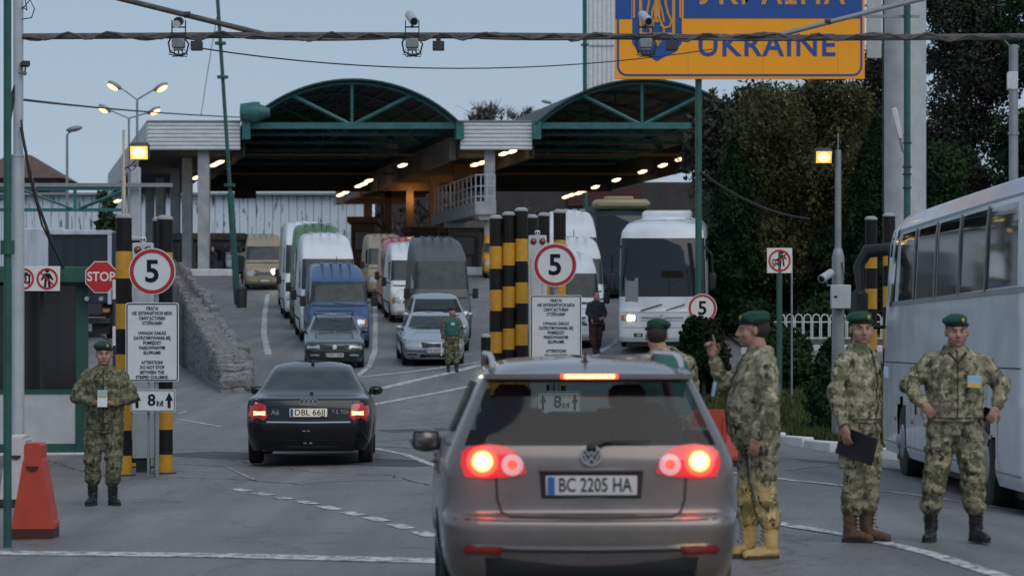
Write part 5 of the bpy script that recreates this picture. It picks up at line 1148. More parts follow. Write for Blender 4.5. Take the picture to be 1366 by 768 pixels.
    def plate(s, face, a, z, txt, w_=.52, h=.115, bold=.01, off=.02):
        p = min((s.hit(face, a+e, z+f) for e in (-.2, 0, .2) for f in (-.04, .04)), key=lambda v: v.y if face == 'rear' else -v.y)+s.out(face)*off; p.x = a; p.z = z
        q = MB(); q.box(p, (w_, .012, h), bv=.004); o = q.build('number_plate', 'plate_white', s.t); f = -1 if face == 'rear' else 1
        q = MB(); q.box(p+Vector((f*(w_/2-.03), f*.008, 0)), (.04, .006, h*.9)); q.build('country_band', 'plate_blue', o)
        lt = text(txt, h*1.02, 'sign_black', o, (p.x-f*.02, p.y+f*.0075, p.z), rot=(R(90), 0, 0 if face == 'rear' else PI), bold=bold, ext=.001, sx=.8, name='lettering') if txt else None
        if lt: xs = [c[0] for c in lt.bound_box]; lt.scale[0] = w_*.8/max(.01, max(xs)-min(xs))
        q = MB(); fr = [(-w_/2-.012, -h/2-.012), (w_/2+.012, -h/2-.012), (w_/2+.012, h/2+.012), (-w_/2-.012, h/2+.012)]; q.prism([(a+b, z+c) for b, c in fr], 'y', p.y-f*.004, p.y-f*.02); q.build('plate_frame', 'trim_black', o, recalc=True)
        return o, p
    def mirrors(s, y, z, x, m, size=(.22, .12, .15), stalk='trim_black'):
        for sg in (-1, 1):
            q = MB(); c = Vector((sg*(x-size[0]/2), y, z)); q.ell(c, (size[0]/2, size[1]/2*1.2, size[2]/2), None, 14, 8); q.box(c+Vector((0, -.02, 0)), (size[0]*.86, size[1]*.7, size[2]*.84), bv=.03); o = q.build('door_mirror', m, s.t)
            q = MB(); q.box(c+Vector((0, -size[1]*.42, 0)), (size[0]*.76, .01, size[2]*.72), bv=.004); q.build('mirror_glass', 'glass_wind', o); q = MB(); q.tube([c+Vector((-sg*size[0]*.4, .01, -size[2]*.3)), Vector((sg*(s.w0-.1), y+.06, z-size[2]*.5))], .025, 6); q.build('mirror_stalk', stalk, o)
    def place(s, px, py, head=(0, 1), ref=None, scale=1, at=None):
        """ref: local y (from centre) that stands over the ground pixel; head: ground direction of travel"""
        g = at or GP(px, py); hd = Vector((head[0], head[1])).normalized(); yaw = math.atan2(-hd.x, hd.y); ref = (s.L/2-s.sp['fa']) if ref is None else ref
        c = Vector((g.x-hd.x*ref*scale, g.y-hd.y*ref*scale)); a = (s.axles[0]-s.L/2)*scale; b = (s.axles[1]-s.L/2)*scale
        za = G(c.x+hd.x*a, c.y+hd.y*a); zb = G(c.x+hd.x*b, c.y+hd.y*b); pt = math.atan2(zb-za, b-a); s.t.location = (c.x, c.y, za-math.sin(pt)*a); s.t.rotation_euler = (pt, 0, yaw); s.t.scale = (scale,)*3; return s
_wm = {}
def wheel_mesh(r, tw, hub):
    k = (r, tw, hub)
    if k in _wm: return _wm[k]
    q = MB(); q.lathe([(r*.62, -tw/2), (r*.9, -tw/2), (r*.985, -tw/2+.02), (r, -tw*.25), (r, tw*.25), (r*.985, tw/2-.02), (r*.9, tw/2), (r*.62, tw/2)], (0, 0, 0), 32, 'x'); a = q.mesh('tyre', 'rubber', 30)
    q = MB(); x1 = tw/2-.015
    if hub:
        q.lathe([(r*.62, x1-.05), (r*.6, x1+.01), (r*.5, x1-.01), (r*.42, x1+.03), (r*.2, x1+.05), (r*.16, x1+.09), (r*.02, x1+.1)], (0, 0, 0), 28, 'x')
        for i in range(10): t = 2*PI*i/10; q.box((x1+.012, r*.34*math.cos(t), r*.34*math.sin(t)), (.05, .03, .03))
    else:
        q.lathe([(r*.63, x1-.04), (r*.63, x1), (r*.57, x1), (r*.55, x1-.05), (r*.1, x1-.05)], (0, 0, 0), 28, 'x')
        for i in range(7): t = 2*PI*i/7; q.box((x1-.012, r*.33*math.cos(t), r*.33*math.sin(t)), (.025, r*.5, .05), Matrix.Rotation(t, 3, 'X'), bv=.008)
        q.lathe([(r*.14, x1-.04), (r*.14, x1), (r*.1, x1+.008)], (0, 0, 0), 14, 'x')
    b = q.mesh('rim', 'rim_grey' if hub else 'rim', 30); _wm[k] = (a, b); return a, b
#        zr    zf    yr    yf-    w     cr   cf   br   bf
def rr(L, rows): return [(a, b, c, L-d, w_, cr, cf, br, bf) for a, b, c, d, w_, cr, cf, br, bf in rows]
G1 = 'glass_dark'; GW = 'glass_wind'
SPEC = {
 'mpv': dict(L=4.2, zs=.7, wr=.315, ra=.82, fa=.85, tw=.2, sub=6, smooth=2, rows=rr(4.2, [
  (.22, .22, .10, .12, .80, .28, .3, .05, .1), (.36, .34, .03, .04, .855, .24, .3, .05, .1), (.49, .48, .0, .0, .872, .22, .3, .05, .12), (.62, .6, .0, .0, .878, .2, .32, .05, .14), (.665, .66, .03, .02, .88, .2, .34, .05, .16), (.69, .72, .075, .06, .88, .2, .36, .045, .16),
  (.98, .82, .085, .22, .87, .19, .4, .045, .16), (1.09, 1.0, .12, .98, .825, .18, .25, .05, .1), (1.46, 1.47, .36, 1.9, .645, .12, .16, .06, .12), (1.5, 1.52, .30, 2.02, .61, .14, .16, .05, .1), (1.555, 1.58, .55, 2.2, .46, .2, .2, .04, .05), (1.585, 1.6, 1.0, 2.4, .03, .01, .01, 0, 0)]),
  regions=[('rear_window', 'glass_clear', -1, 1.3, 6.9, 8.0, 0), ('windscreen', 'glass_clear', 3.5, 5.1, 7.2, 8.05, 0), ('side_window', 'glass_clear', 2.03, 2.30, 7.2, 8.0, -1), ('side_window', 'glass_clear', 2.03, 2.30, 7.2, 8.0, 1), ('side_window', 'glass_clear', 2.33, 2.64, 7.2, 8.0, -1), ('side_window', 'glass_clear', 2.33, 2.64, 7.2, 8.0, 1), ('side_window', 'glass_clear', 2.67, 2.95, 7.2, 8.0, -1), ('side_window', 'glass_clear', 2.67, 2.95, 7.2, 8.0, 1)]),
 'sedan': dict(L=4.8, zs=.6, wr=.32, ra=1.05, fa=.95, tw=.2, sub=6, smooth=2, rows=rr(4.8, [
  (.22, .2, .12, .15, .82, .3, .3, .07, .1), (.36, .34, .04, .05, .88, .28, .3, .07, .12), (.5, .48, .0, .0, .895, .26, .32, .07, .14), (.62, .56, .0, .02, .905, .25, .34, .07, .16), (.84, .66, .04, .06, .90, .25, .36, .07, .18), (.955, .74, .09, .16, .88, .24, .38, .07, .18),
  (1.0, .96, .72, 1.35, .79, .18, .3, .08, .12), (1.31, 1.32, 1.42, 2.12, .59, .14, .2, .08, .12), (1.365, 1.38, 1.6, 2.3, .55, .16, .2, .08, .1), (1.42, 1.425, 1.9, 2.5, .36, .2, .2, .04, .05), (1.44, 1.44, 2.3, 2.8, .03, .01, .01, 0, 0)]),
  regions=[('rear_window', GW, -1, 1.4, 6.17, 7.0, 0), ('windscreen', GW, 3.5, 5.1, 6.17, 7.1, 0), ('side_window', G1, 2.02, 2.28, 6.2, 7.0, -1), ('side_window', G1, 2.02, 2.28, 6.2, 7.0, 1), ('side_window', G1, 2.31, 2.6, 6.2, 7.0, -1), ('side_window', G1, 2.31, 2.6, 6.2, 7.0, 1), ('side_window', G1, 2.63, 2.95, 6.2, 7.0, -1), ('side_window', G1, 2.63, 2.95, 6.2, 7.0, 1)]),
 'estate': dict(L=4.6, zs=.6, wr=.31, ra=.95, fa=.9, tw=.19, sub=6, smooth=2, rows=rr(4.6, [
  (.22, .22, .1, .1, .80, .2, .3, .04, .08), (.38, .36, .02, .03, .845, .18, .26, .04, .1), (.5, .47, .0, .0, .855, .18, .26, .04, .12), (.6, .55, .0, .01, .86, .18, .26, .04, .12), (.68, .7, .03, .05, .86, .18, .26, .04, .13), (.9, .76, .05, .12, .85, .18, .3, .04, .14),
  (.98, .96, .1, 1.25, .78, .14, .25, .04, .1), (1.33, 1.34, .3, 2.0, .60, .12, .18, .04, .1), (1.39, 1.4, .4, 2.2, .56, .14, .18, .04, .1), (1.44, 1.44, .7, 2.4, .36, .2, .2, .04, .05), (1.46, 1.46, 1.1, 2.7, .03, .01, .01, 0, 0)]),
  regions=[('rear_window', G1, -1, .97, 6.17, 7.0, 0), ('windscreen', GW, 3.5, 5.1, 6.17, 7.1, 0)]+[('side_window', G1, a, b, 6.2, 7.0, sg) for a, b in ((2.03, 2.3), (2.33, 2.62), (2.65, 2.95)) for sg in (-1, 1)]),
 'van': dict(L=5.5, zs=1.1, wr=.35, ra=1.0, fa=.9, tw=.22, sub=5, smooth=2, rows=rr(5.5, [
  (.3, .28, .03, .08, .93, .1, .2, .0, .06), (.42, .4, .01, .0, .97, .08, .2, .0, .08), (.62, .62, .0, .0, .985, .08, .22, .0, .1), (.95, .9, .0, .05, .99, .08, .24, .0, .12), (1.15, 1.1, .0, .18, .985, .08, .26, .0, .12),
  (1.35, 1.3, .0, .72, .97, .08, .16, .0, .08), (2.05, 2.02, .0, 1.22, .90, .08, .12, .0, .06), (2.17, 2.15, .0, 1.5, .885, .08, .14, .0, .06), (2.42, 2.36, .03, 2.3, .83, .1, .2, .0, .08), (2.5, 2.48, .1, 2.9, .7, .15, .2, 0, .06), (2.53, 2.53, .5, 3.3, .03, .01, .01, 0, 0)]),
  regions=[('windscreen', GW, 3.4, 5.1, 5.2, 6.2, 0), ('rear_window', G1, .1, .9, 5.2, 6.0, 0), ('side_window', G1, 2.72, 2.97, 5.1, 6.0, -1), ('side_window', G1, 2.72, 2.97, 5.1, 6.0, 1)]),
 'bus': dict(L=11.8, zs=1.2, wr=.5, ra=2.1, fa=2.65, tw=.3, hub=1, wide=1, gap=.1, sub=6, smooth=1, rows=rr(11.8, [
  (.3, .3, .06, .06, 1.22, .15, .18, .0, .1), (.42, .42, .02, .0, 1.26, .15, .2, .02, .12), (.8, .8, .0, .0, 1.27, .15, .2, .02, .14), (1.15, 1.15, .0, .02, 1.27, .15, .22, .02, .15), (1.25, 1.25, .02, .06, 1.265, .15, .22, .02, .15),
  (2.15, 2.1, .05, .16, 1.255, .15, .24, .02, .16), (3.0, 3.0, .12, .42, 1.23, .15, .28, .02, .18), (3.18, 3.2, .16, .55, 1.2, .16, .3, .02, .18), (3.36, 3.38, .3, .85, 1.05, .2, .35, .0, .15), (3.42, 3.44, .6, 1.3, .7, .3, .4, 0, .1), (3.44, 3.45, 1.2, 2, .03, .01, .01, 0, 0)]),
  regions=[]),
}
RW = []
# ---------------------------------------------------------------- silver people carrier in the foreground
def golf():
    v = Vehicle('parked_car', 'silver grey people carrier with lit brake lights seen from behind in the foreground', 'car', 'mpv', 'paint_golf'); t = v.t
    v.t.name = 'queued_car'
    # bumper valance, hatch lines
    hatch = [(-.52, 1.075), (-.545, .95), (-.535, .76), (-.51, .69), (-.46, .665), (0, .655), (.46, .665), (.51, .69), (.535, .76), (.545, .95), (.52, 1.075)]
    v.line('rear', hatch, .014, name='tailgate_gap', step=.03); v.line('rear', [(-.78, .655), (-.5, .645), (0, .64), (.5, .645), (.78, .655)], .008, name='bumper_gap')
    v.line('rear', [(-.68, .5), (-.4, .49), (0, .485), (.4, .49), (.68, .5)], .022, m='chrome', name='bumper_strip', off=.006, step=.03)
    v.line('rear', [(-.68, .478), (-.4, .468), (0, .463), (.4, .468), (.68, .478)], .012, name='bumper_gap', off=.005, step=.03)
    v.patch('rear', [(-.8, .22), (.8, .22), (.79, .36), (.6, .43), (-.6, .43), (-.79, .36)], 'trim_black', 'lower_valance', off=.006, rings=4)
    for sg in (-1, 1):
        v.patch('rear', [(sg*.5, .495), (sg*.71, .503), (sg*.735, .475), (sg*.72, .448), (sg*.52, .442)], 'reflector_red', 'reflector', off=.012)
        # lamp cluster: red housing, bright outer brake lamp with its glow painted as rings, pale inner ring
        h = v.patch('rear', [(sg*.37, .915), (sg*.385, .98), (sg*.43, 1.04), (sg*.5, 1.075), (sg*.6, 1.085), (sg*.69, 1.07), (sg*.735, 1.04), (sg*.745, .97), (sg*.72, .895), (sg*.6, .885), (sg*.45, .895)], 'tail_lit', 'tail_lamp', off=.014, rings=4)
        p = v.hit('rear', sg*.615, .985)
        def disc_(r0, r1, o_, m_, nm, c):
            mm = MB(); n = 28; vs = []; fs = []
            for r in (r0, (r0+r1)/2, r1):
                for i in range(n):
                    a = 2*PI*i/n; q = v.hit('rear', c[0]+r*math.cos(a), c[1]+r*math.sin(a)); vs.append(q+Vector((0, -o_, 0)))
            for k in range(2): fs += [(k*n+i, k*n+(i+1) % n, (k+1)*n+(i+1) % n, (k+1)*n+i) for i in range(n)]
            mm.add(vs, fs); return mm.build(nm, m_, h, recalc=True)
        disc_(.001, .046, .024, 'tail_hot', 'brake_lamp', (sg*.62, .985)); disc_(.046, .062, .021, 'tail_orange', 'brake_lamp_glow', (sg*.62, .985)); disc_(.062, .088, .019, 'tail_glow', 'brake_lamp_halo', (sg*.62, .985))
        disc_(.001, .03, .022, 'tail_glow', 'reversing_lamp', (sg*.45, .965)); disc_(.03, .062, .024, 'ring_pink', 'lamp_ring', (sg*.45, .965))
        GLOW.append((sg*.63, .985))
        # roof rail
        q = MB(); xs = .56; pts = []
        for i in range(14):
            y = .75+i*.16; z = np.interp(y, [0.6, .8, 1.2, 2.6, 2.85], [1.5, 1.57, 1.605, 1.61, 1.54]); k = 0 if 0 < i < 13 else -.03; pts.append((sg*(xs-.01*abs(i-6)/6), y-v.L/2-.35, z+k))
        q.tube(pts, [.014]+[.017]*12+[.014], 8); q.build('roof_rail', 'rail_silver', t)
        # rear quarter plastic + dark pillar beside the rear window
        pass
    v.line('rear', [(-.54, 1.45), (0, 1.462), (.54, 1.45)], .02, name='window_seal')
    # spoiler lip with third brake light
    q = MB(); n = 16; vs = []; 
    for i in range(n+1):
        x = -.6+1.2*i/n; y = .245+.05*(x/.6)**2; vs += [(x, y, 1.492), (x, y+.0, 1.462), (x, y+.22, 1.45), (x, y+.26, 1.545-.03*(x/.6)**2)]
    q.add([(a, b-v.L/2, c) for a, b, c in vs], [(4*i+k, 4*i+(k+1) % 4, 4*i+4+(k+1) % 4, 4*i+4+k) for i in range(n) for k in range(4)]+[(0, 1, 2, 3), (4*n+3, 4*n+2, 4*n+1, 4*n)]); sp_ = q.build('roof_spoiler', 'paint_golf', t, recalc=True)
    q = MB(); q.box((0, .241-v.L/2, 1.477), (.29, .012, .02), bv=.003); q.build('high_brake_light', 'brake_line', sp_); q = MB(); q.box((0, .243-v.L/2, 1.477), (.33, .01, .027), bv=.003); q.build('brake_light_rim', 'tail_glow', sp_)
    # plate recess, plate, badge, wiper, antenna
    v.patch('rear', [(-.3, .945), (.3, .945), (.285, .77), (-.285, .77)], 'trim_black', 'plate_recess', off=.004, rings=3)
    v.boxat('rear', 0, .935, (.6, .04, .03), 'paint_golf', 'handle_bar', off=.0)
    v.plate('rear', 0, .845, 'BC 2205 HA', .52, .113, off=.016)
    b = v.circ('rear', 0, 1.02, .062, 'chrome', 'badge', off=.012, dome=.006); pb = v.hit('rear', 0, 1.02)+Vector((0, -.024, 0))
    v.circ('rear', 0, 1.02, .054, 'trim_black', 'badge_field', off=.019, parent=b)
    q = MB()
    for sg in (-1, 1):
        for p0, p1 in (((.036, .035), (.013, -.002)), ((.013, -.002), (0, .034)), ((.043, .012), (.019, -.044)), ((.019, -.044), (0, -.006))): q.box(pb+Vector((sg*(p0[0]+p1[0])/2, -.004, (p0[1]+p1[1])/2)), (.009, .005, math.hypot(p0[0]-p1[0], p0[1]-p1[1])+.004), Matrix.Rotation(sg*math.atan2(p0[0]-p1[0], p0[1]-p1[1]), 3, 'Y'))
    q2 = ring(.05, .062, -.008, .003, 28, 0, 0); q.add([Vector(x)+pb for x in q2.v], q2.f); q.build('emblem', 'chrome', b)
    pts = [v.hit('rear', x, z)+Vector((0, -.03, 0)) for x, z in ((0, 1.065), (.08, 1.1), (.2, 1.105), (.34, 1.1))]; q = MB(); q.tube(pts, [.018, .014, .009, .006], 6); q.ell(pts[0], (.035, .03, .025)); q.build('rear_wiper', 'trim_black', t)
    q = MB(); q.tube([(0, -1.45, 1.55), (0, -1.5, 1.62)], [.012, .003], 6); q.ell((0, -1.44, 1.555), (.03, .06, .018)); q.build('antenna', 'dark_red', t)  # antenna coloured dark red for the red glow on it
    v.mirrors(.78, 1.02, 1.03, 'paint_golf', (.22, .14, .17))
    for yy in (-.68, .3, 1.28): v.line('left', [(yy, 1.08), (yy+.02, .75), (yy, .4)], .012); 
    for yy in (-.35, .62):
        for fc in ('left', 'right'): v.boxat(fc, yy, .93, (.03, .2, .035), 'paint_golf', 'door_handle', off=.012)
    v.line('left', [(-.6, .5), (1.1, .5)], .05, m='trim_black', name='side_strip', off=.006); v.line('left', [(-1.7, 1.075), (1.2, 1.04)], .02, m='trim_black', name='window_seal')
    # interior: seats, head restraints, parcel shelf, dashboard
    q = MB(); q.box((0, 0, .5), (1.5, 3.0, .3)); q.box((0, 1.1, .85), (1.4, .5, .35), bv=.08); q.box((0, -1.55, .96), (1.25, .5, .04)); q.build('cabin_floor', 'interior', t)
    for x, y in ((-.37, .15), (.37, .15), (-.4, -.85), (0, -.85), (.4, -.85)):
        q = MB(); q.box((x, y, .95), (.46, .14, .6), Matrix.Rotation(.15, 3, 'X'), bv=.05); q.box((x, y+.22, .72), (.46, .45, .14), bv=.05); s_ = q.build('seat', 'interior', t); q = MB(); q.box((x, y-.06, 1.32 if y > 0 else 1.22), (.24, .09, .17), bv=.04)
        if x: q.build('head_restraint', 'interior', s_)
    g = Vector((X(790, 16.15), 16.15, 0)); v.place(0, 0, (-.038, 1), ref=-v.L/2, at=g); t.scale = (1, 1, .978)
    for a, z in GLOW:      # red light added behind the lit brake lamps to imitate their bloom
        l = bpy.data.lights.new('lamp_light', 'POINT'); l.energy = 1.3; l.color = (1, .06, .04); l.shadow_soft_size = .06; o = bpy.data.objects.new('lamp_light', l); COL.objects.link(o); p = v.hit('rear', a, z); o.location = (p.x, p.y-.16, p.z); o.parent = t
    return v
GLOW = []
golf()
# ---------------------------------------------------------------- black saloon driving away
def rings_badge(v, face, z, r=.042, sep=.062):
    p = v.hit(face, 0, z)+v.out(face)*.014; q = MB()
    for k in (-1.5, -.5, .5, 1.5): r_ = ring(r*.78, r, -.004, .004, 18, 0, k*sep); q.add([Vector(x)+p for x in r_.v], r_.f)
    q.build('ring_badge', 'chrome', v.t)
def saloon_rear():
    v = Vehicle('queued_car', 'black saloon driving away past the striped columns', 'car', 'sedan', 'paint_black'); t = v.t
    v.line('rear', [(-.6, 1.0), (-.62, .84), (-.6, .66), (0, .65), (.6, .66), (.62, .84), (.6, 1.0)], .01, name='boot_gap'); v.line('rear', [(-.58, .625), (0, .62), (.58, .625)], .018, m='chrome', name='chrome_strip', off=.008)
    v.line('rear', [(-.75, .38), (0, .37), (.75, .38)], .012, name='bumper_gap'); v.patch('rear', [(-.7, .22), (.7, .22), (.68, .32), (-.68, .32)], 'trim_black', 'lower_valance')
    for sg in (-1, 1):
        h = v.patch('rear', [(sg*.57, .7), (sg*.6, .86), (sg*.72, .9), (sg*.83, .84), (sg*.85, .7), (sg*.8, .64), (sg*.62, .65)], 'tail_red', 'tail_lamp', off=.01, rings=4)
        v.patch('rear', [(sg*.6, .715), (sg*.6, .775), (sg*.765, .775), (sg*.765, .715)], 'tail_orange', 'lit_lamp', off=.018, parent=h)
        v.patch('rear', [(sg*.62, .728), (sg*.62, .762), (sg*.74, .762), (sg*.74, .728)], 'tail_hot', 'lamp_core', off=.021, parent=h)
    v.plate('rear', 0, .755, 'DBL 66JJ')[0].data.materials[0] = M['plate_lit']; rings_badge(v, 'rear', .9)  # plate glows by itself, standing in for its plate lamps
    p = v.hit('rear', -.5, .77); text('A6', .1, 'chrome', t, (-.46, p.y-.012, .755), bold=.01, name='model_badge'); text('2.5 TDI', .075, 'chrome', t, (.44, p.y-.012, .76), bold=.01, name='model_badge')
    for a, z in ((-.06, .5), (0, .5), (-.05, .33), (.03, .33)): v.boxat('rear', a, z, (.045, .01, .018), 'grey_steel', 'sensor', off=.003, bv=.002)
    v.mirrors(.95, .98, 1.0, 'paint_black', (.22, .12, .14)); q = MB(); q.ell((0, -.62, 1.41), (.025, .05, .05)); q.build('antenna', 'trim_black', t); v.boxat('rear', .02, 1.005, (.05, .05, .04), 'trim_black', 'boot_lock')
    q = MB(); 
    for x in (-.32, .36): q.ell((x, -.3, 1.15), (.1, .1, .14)); q.box((x, -.35, .95), (.4, .1, .3), bv=.08)
    q.build('occupant_shape', 'interior', t); v.place(414, 619, (-.035, 1), ref=-v.L/2+.75); return v
saloon_rear()
# ---------------------------------------------------------------- vehicles facing the camera
def front_common(v, plate=None, head='headlamp', lamp=None, grille=None, m='paint_silver'):
    pass
def estate_front(px, py, head):
    v = Vehicle('queued_car', 'dark green estate car leading the left lane with roof rails', 'car', 'estate', 'paint_dgreen', QL)
    v.patch('front', [(-.36, .54), (.36, .54), (.38, .68), (-.38, .68)], 'trim_black', 'grille'); v.circ('front', 0, .62, .06, 'chrome', 'badge', off=.014)
    for sg in (-1, 1):
        h = v.patch('front', [(sg*.42, .56), (sg*.42, .68), (sg*.74, .66), (sg*.78, .6), (sg*.76, .55)], 'headlamp', 'headlight', off=.01); v.patch('front', [(sg*.42, .36), (sg*.42, .42), (sg*.68, .42), (sg*.68, .36)], 'lamp_amber' if sg < 0 and False else 'headlamp', 'fog_lamp', off=.01)
        q = MB(); q.tube([(sg*.56, -1.9, 1.36), (sg*.56, -1.75, 1.47), (sg*.55, .1, 1.49), (sg*.54, .35, 1.42)], .02, 6); q.build('roof_rail', 'trim_black', v.t)
    v.line('front', [(-.8, .5), (0, .48), (.8, .5)], .04, name='bumper_strip'); v.plate('front', 0, .4, 'XWT 5294', .5, .11)
    v.line('front', [(-.62, .78), (-.45, .9), (.45, .9), (.62, .78)], .008, name='bonnet_gap'); v.mirrors(.75, 1.0, .98, 'paint_dgreen', (.2, .12, .13))
    q = MB(); q.tube([(-.1, .3, 1.42), (-.1, .25, 1.6)], .008, 5); q.build('antenna', 'trim_black', v.t); q = MB(); q.box((0, .32, 1.445), (1.05, .03, .02)); q.box((0, -.9, 1.5), (1.08, .04, .02)); q.build('roof_bar', 'trim_black', v.t)
    for x in (-.4, .1): q = MB(); p = v.hit('front', x, 1.0); q.tube([p+Vector((-.1, .02, .02)), p+Vector((.35, -.0, .03))], .01, 5); q.build('wiper', 'trim_black', v.t)
    return v.place(px, py, head)
def saloon_front(px, py, head, label, spec='sedan', paint='paint_silver', plate='NI A97JK', rg=True, sc=1.0):
    v = Vehicle('queued_car', label, 'car', spec, paint, QM); zz = .57
    v.patch('front', [(-.34, zz-.05), (.34, zz-.05), (.38, zz+.1), (-.38, zz+.1)], 'trim_black', 'grille', off=.012)
    if rg:
        p = v.hit('front', 0, zz+.03)+Vector((0, .03, 0)); q = MB()
        for k in (-1.5, -.5, .5, 1.5): r_ = ring(.03, .042, -.004, .004, 18, 0, k*.062); q.add([Vector(x)+p for x in r_.v], r_.f)
        q.build('ring_badge', 'chrome', v.t)
    for sg in (-1, 1):
        v.patch('front', [(sg*.4, zz-.04), (sg*.41, zz+.09), (sg*.62, zz+.1), (sg*.78, zz+.04), (sg*.76, zz-.03), (sg*.6, zz-.05)], 'headlamp', 'headlight', off=.01); v.patch('front', [(sg*.5, .3), (sg*.5, .36), (sg*.72, .36), (sg*.72, .3)], 'trim_black', 'fog_lamp_grille', off=.008)
    v.line('front', [(-.8, .43), (0, .41), (.8, .43)], .025, name='bumper_gap'); v.patch('front', [(-.4, .24), (.4, .24), (.4, .34), (-.4, .34)], 'trim_black', 'air_intake'); v.plate('front', 0, .44, plate, .5, .11)
    v.line('front', [(-.7, .72), (-.48, .9), (.48, .9), (.7, .72)], .008, name='bonnet_gap'); v.mirrors(.8, 1.02, 1.02, paint, (.2, .12, .14)); v.line('front', [(-.6, 1.0), (0, 1.0), (.6, 1.0)], .03, name='wiper_cowl')
    for x in (-.4, .1): q = MB(); p = v.hit('front', x, 1.0); q.tube([p+Vector((-.1, .02, .02)), p+Vector((.35, -.0, .03))], .01, 5); q.build('wiper', 'trim_black', v.t)
    return v.place(px, py, head, scale=sc)
def van_front(px, py, head, label, paint, ytop=None, grp=None, lamps='headlamp', L=5.5, H=2.5, low='trim_black', roof=None, scale=1, plate=None, hot=None, mir=True, name='queued_van', cat='van', d=None):
    if d: at = Vector((X(px, d), d, 0)); at.z = G(at.x, at.y)
    else: at = GP(px, py)
    if ytop: H = (Z(ytop, at.y+1.8)-G(at.x, at.y+1.8))/scale
    v = Vehicle(name, label, cat, 'van', paint, grp, H=H, L=L)
    v.patch('front', [(-.5, .72), (.5, .72), (.48, .98), (-.48, .98)], 'trim_black', 'grille', off=.01)
    for k in range(3): v.line('front', [(-.46, .77+.07*k), (.46, .77+.07*k)], .02, m='grey_steel', name='grille_bar', off=.02)
    v.patch('front', [(-.9, .3), (.9, .3), (.94, .58), (-.94, .58)], low, 'bumper', off=.02, rings=4)
    for sg in (-1, 1):
        mm = lamps
        if hot and sg in hot: mm = 'beam'
        v.patch('front', [(sg*.56, .7), (sg*.55, .95), (sg*.84, .98), (sg*.9, .82), (sg*.86, .7)], 'headlamp', 'headlight', off=.012)
        if mm == 'beam': v.circ('front', sg*.5, .95, .13, 'beam', 'lit_lamp', off=.03)
        if mm == 'lamp_amber' : v.patch('front', [(sg*.78, .72), (sg*.78, .93), (sg*.88, .9), (sg*.9, .74)], 'lamp_amber', 'indicator', off=.018)
    v.plate('front', 0, .48, plate, .5, .11, off=.03); v.line('front', [(-.8, 1.02), (-.6, 1.2), (.6, 1.2), (.8, 1.02)], .01, name='bonnet_gap')
    v.line('front', [(-.85, 1.37), (0, 1.35), (.85, 1.37)], .05, name='wiper_cowl'); q = MB(); p = v.hit('front', -.3, 1.42); q.tube([p+Vector((-.2, .02, -.04)), p+Vector((.45, .0, .02))], .014, 5); q.build('wiper', 'trim_black', v.t)
    if mir:
        for sg in (-1, 1):
            q = MB(); c = Vector((sg*1.15, v.L/2-1.2, 1.5)); q.box(c, (.19, .1, .34), bv=.025); o = q.build('door_mirror', 'trim_black', v.t); q = MB(); q.tube([c, (sg*.93, v.L/2-1.15, 1.45)], .03, 6); q.build('mirror_stalk', 'trim_black', o)
    q = MB(); zt = v.sh.Q[-1][0]
    for k in range(4): q.box((-.45+.3*k, -.6, zt+.005), (.05, 3.2, .03), bv=.01)
    q.build('roof_rib', paint, v.t); q = MB(); q.tube([(0, v.L/2-2.35, zt-.02), (0, v.L/2-2.4, zt+.26)], .012, 5); q.build('antenna', 'trim_black', v.t)
    if roof:
        q = MB(); q.box((0, -.6, zt+.02), (1.6, v.L-2.2, .12), bv=.05); q.build('roof_cap', roof, v.t)
    q = MB(); 
    for x in (-.42, .42): q.ell((x, v.L/2-1.9, 1.62), (.11, .1, .15)); q.box((x, v.L/2-1.95, 1.3), (.42, .2, .42), bv=.1)
    v.line('left', [(v.L/2-1.0, 1.35), (v.L/2-1.0, .5)], .012); v.line('left', [(v.L/2-2.2, 2.0), (v.L/2-2.2, .5)], .012)
    for fc in ('left', 'right'): v.line(fc, [(-v.L/2+.3, .7), (v.L/2-.9, .7)], .08, name='side_strip', off=.008)
    v.place(px, py, head, at=at, scale=scale); return v
QL = 'vehicles queueing in the left lane'; QM = 'vehicles queueing in the middle lane'; QR = 'vehicles queueing in the right lane'
HL = (.115, -1); HM = (.06, -1); HR = (.03, -1)
estate_front(446, 490, (.07, -1))
b = van_front(452, 464, HL, 'blue van with a dark bumper behind the dark green estate car', 'paint_blue', 352, QL, 'lamp_amber', plate='KA 3187', scale=.985)
van_front(438, 0, HL, 'white van directly behind the blue van', 'paint_white', 311, QL, d=95.5, H=2.6)
van_front(427, 0, HL, 'green van with high roof third in the left lane', 'paint_green', 299, QL, d=104)
van_front(411, 0, HL, 'white van left of the green van with dark mirrors', 'paint_white', 295, QL, d=113, low='paint_white')
van_front(405, 0, HL, 'pale van partly hidden at the head of the left lane', 'bus_tan', 297, QL, d=122)
minibus = van_front(352, 386, (.1, -1), 'tan minibus with one bright headlight at the top of the left lane', 'paint_tan', 313, QL, hot=(-1,), name='queued_minibus', cat='minibus', scale=.98, low='paint_tan')
van_front(322, 0, (.1, -1), 'pale van behind the two dark figures at the wall', 'paint_white', 326, QL, d=176, low='paint_white')
saloon_front(577, 486, (.09, -1), 'silver saloon with dark grille leading the middle lane')
saloon_front(585, 0 or 468, (.09, -1), 'silver grey car directly behind the leading silver saloon', 'mpv', 'paint_silver', None, False, 1.08)
van_front(589, 0, (.1, -1), 'dark grey high roof van behind the two silver cars', 'paint_dgrey', 317, QM, d=95, low='trim_black')
van_front(553, 0, (.1, -1), 'white van with amber lamp beside the dark grey van', 'paint_white', 324, QM, d=108, lamps='lamp_amber', low='paint_white', hot=(-1,))
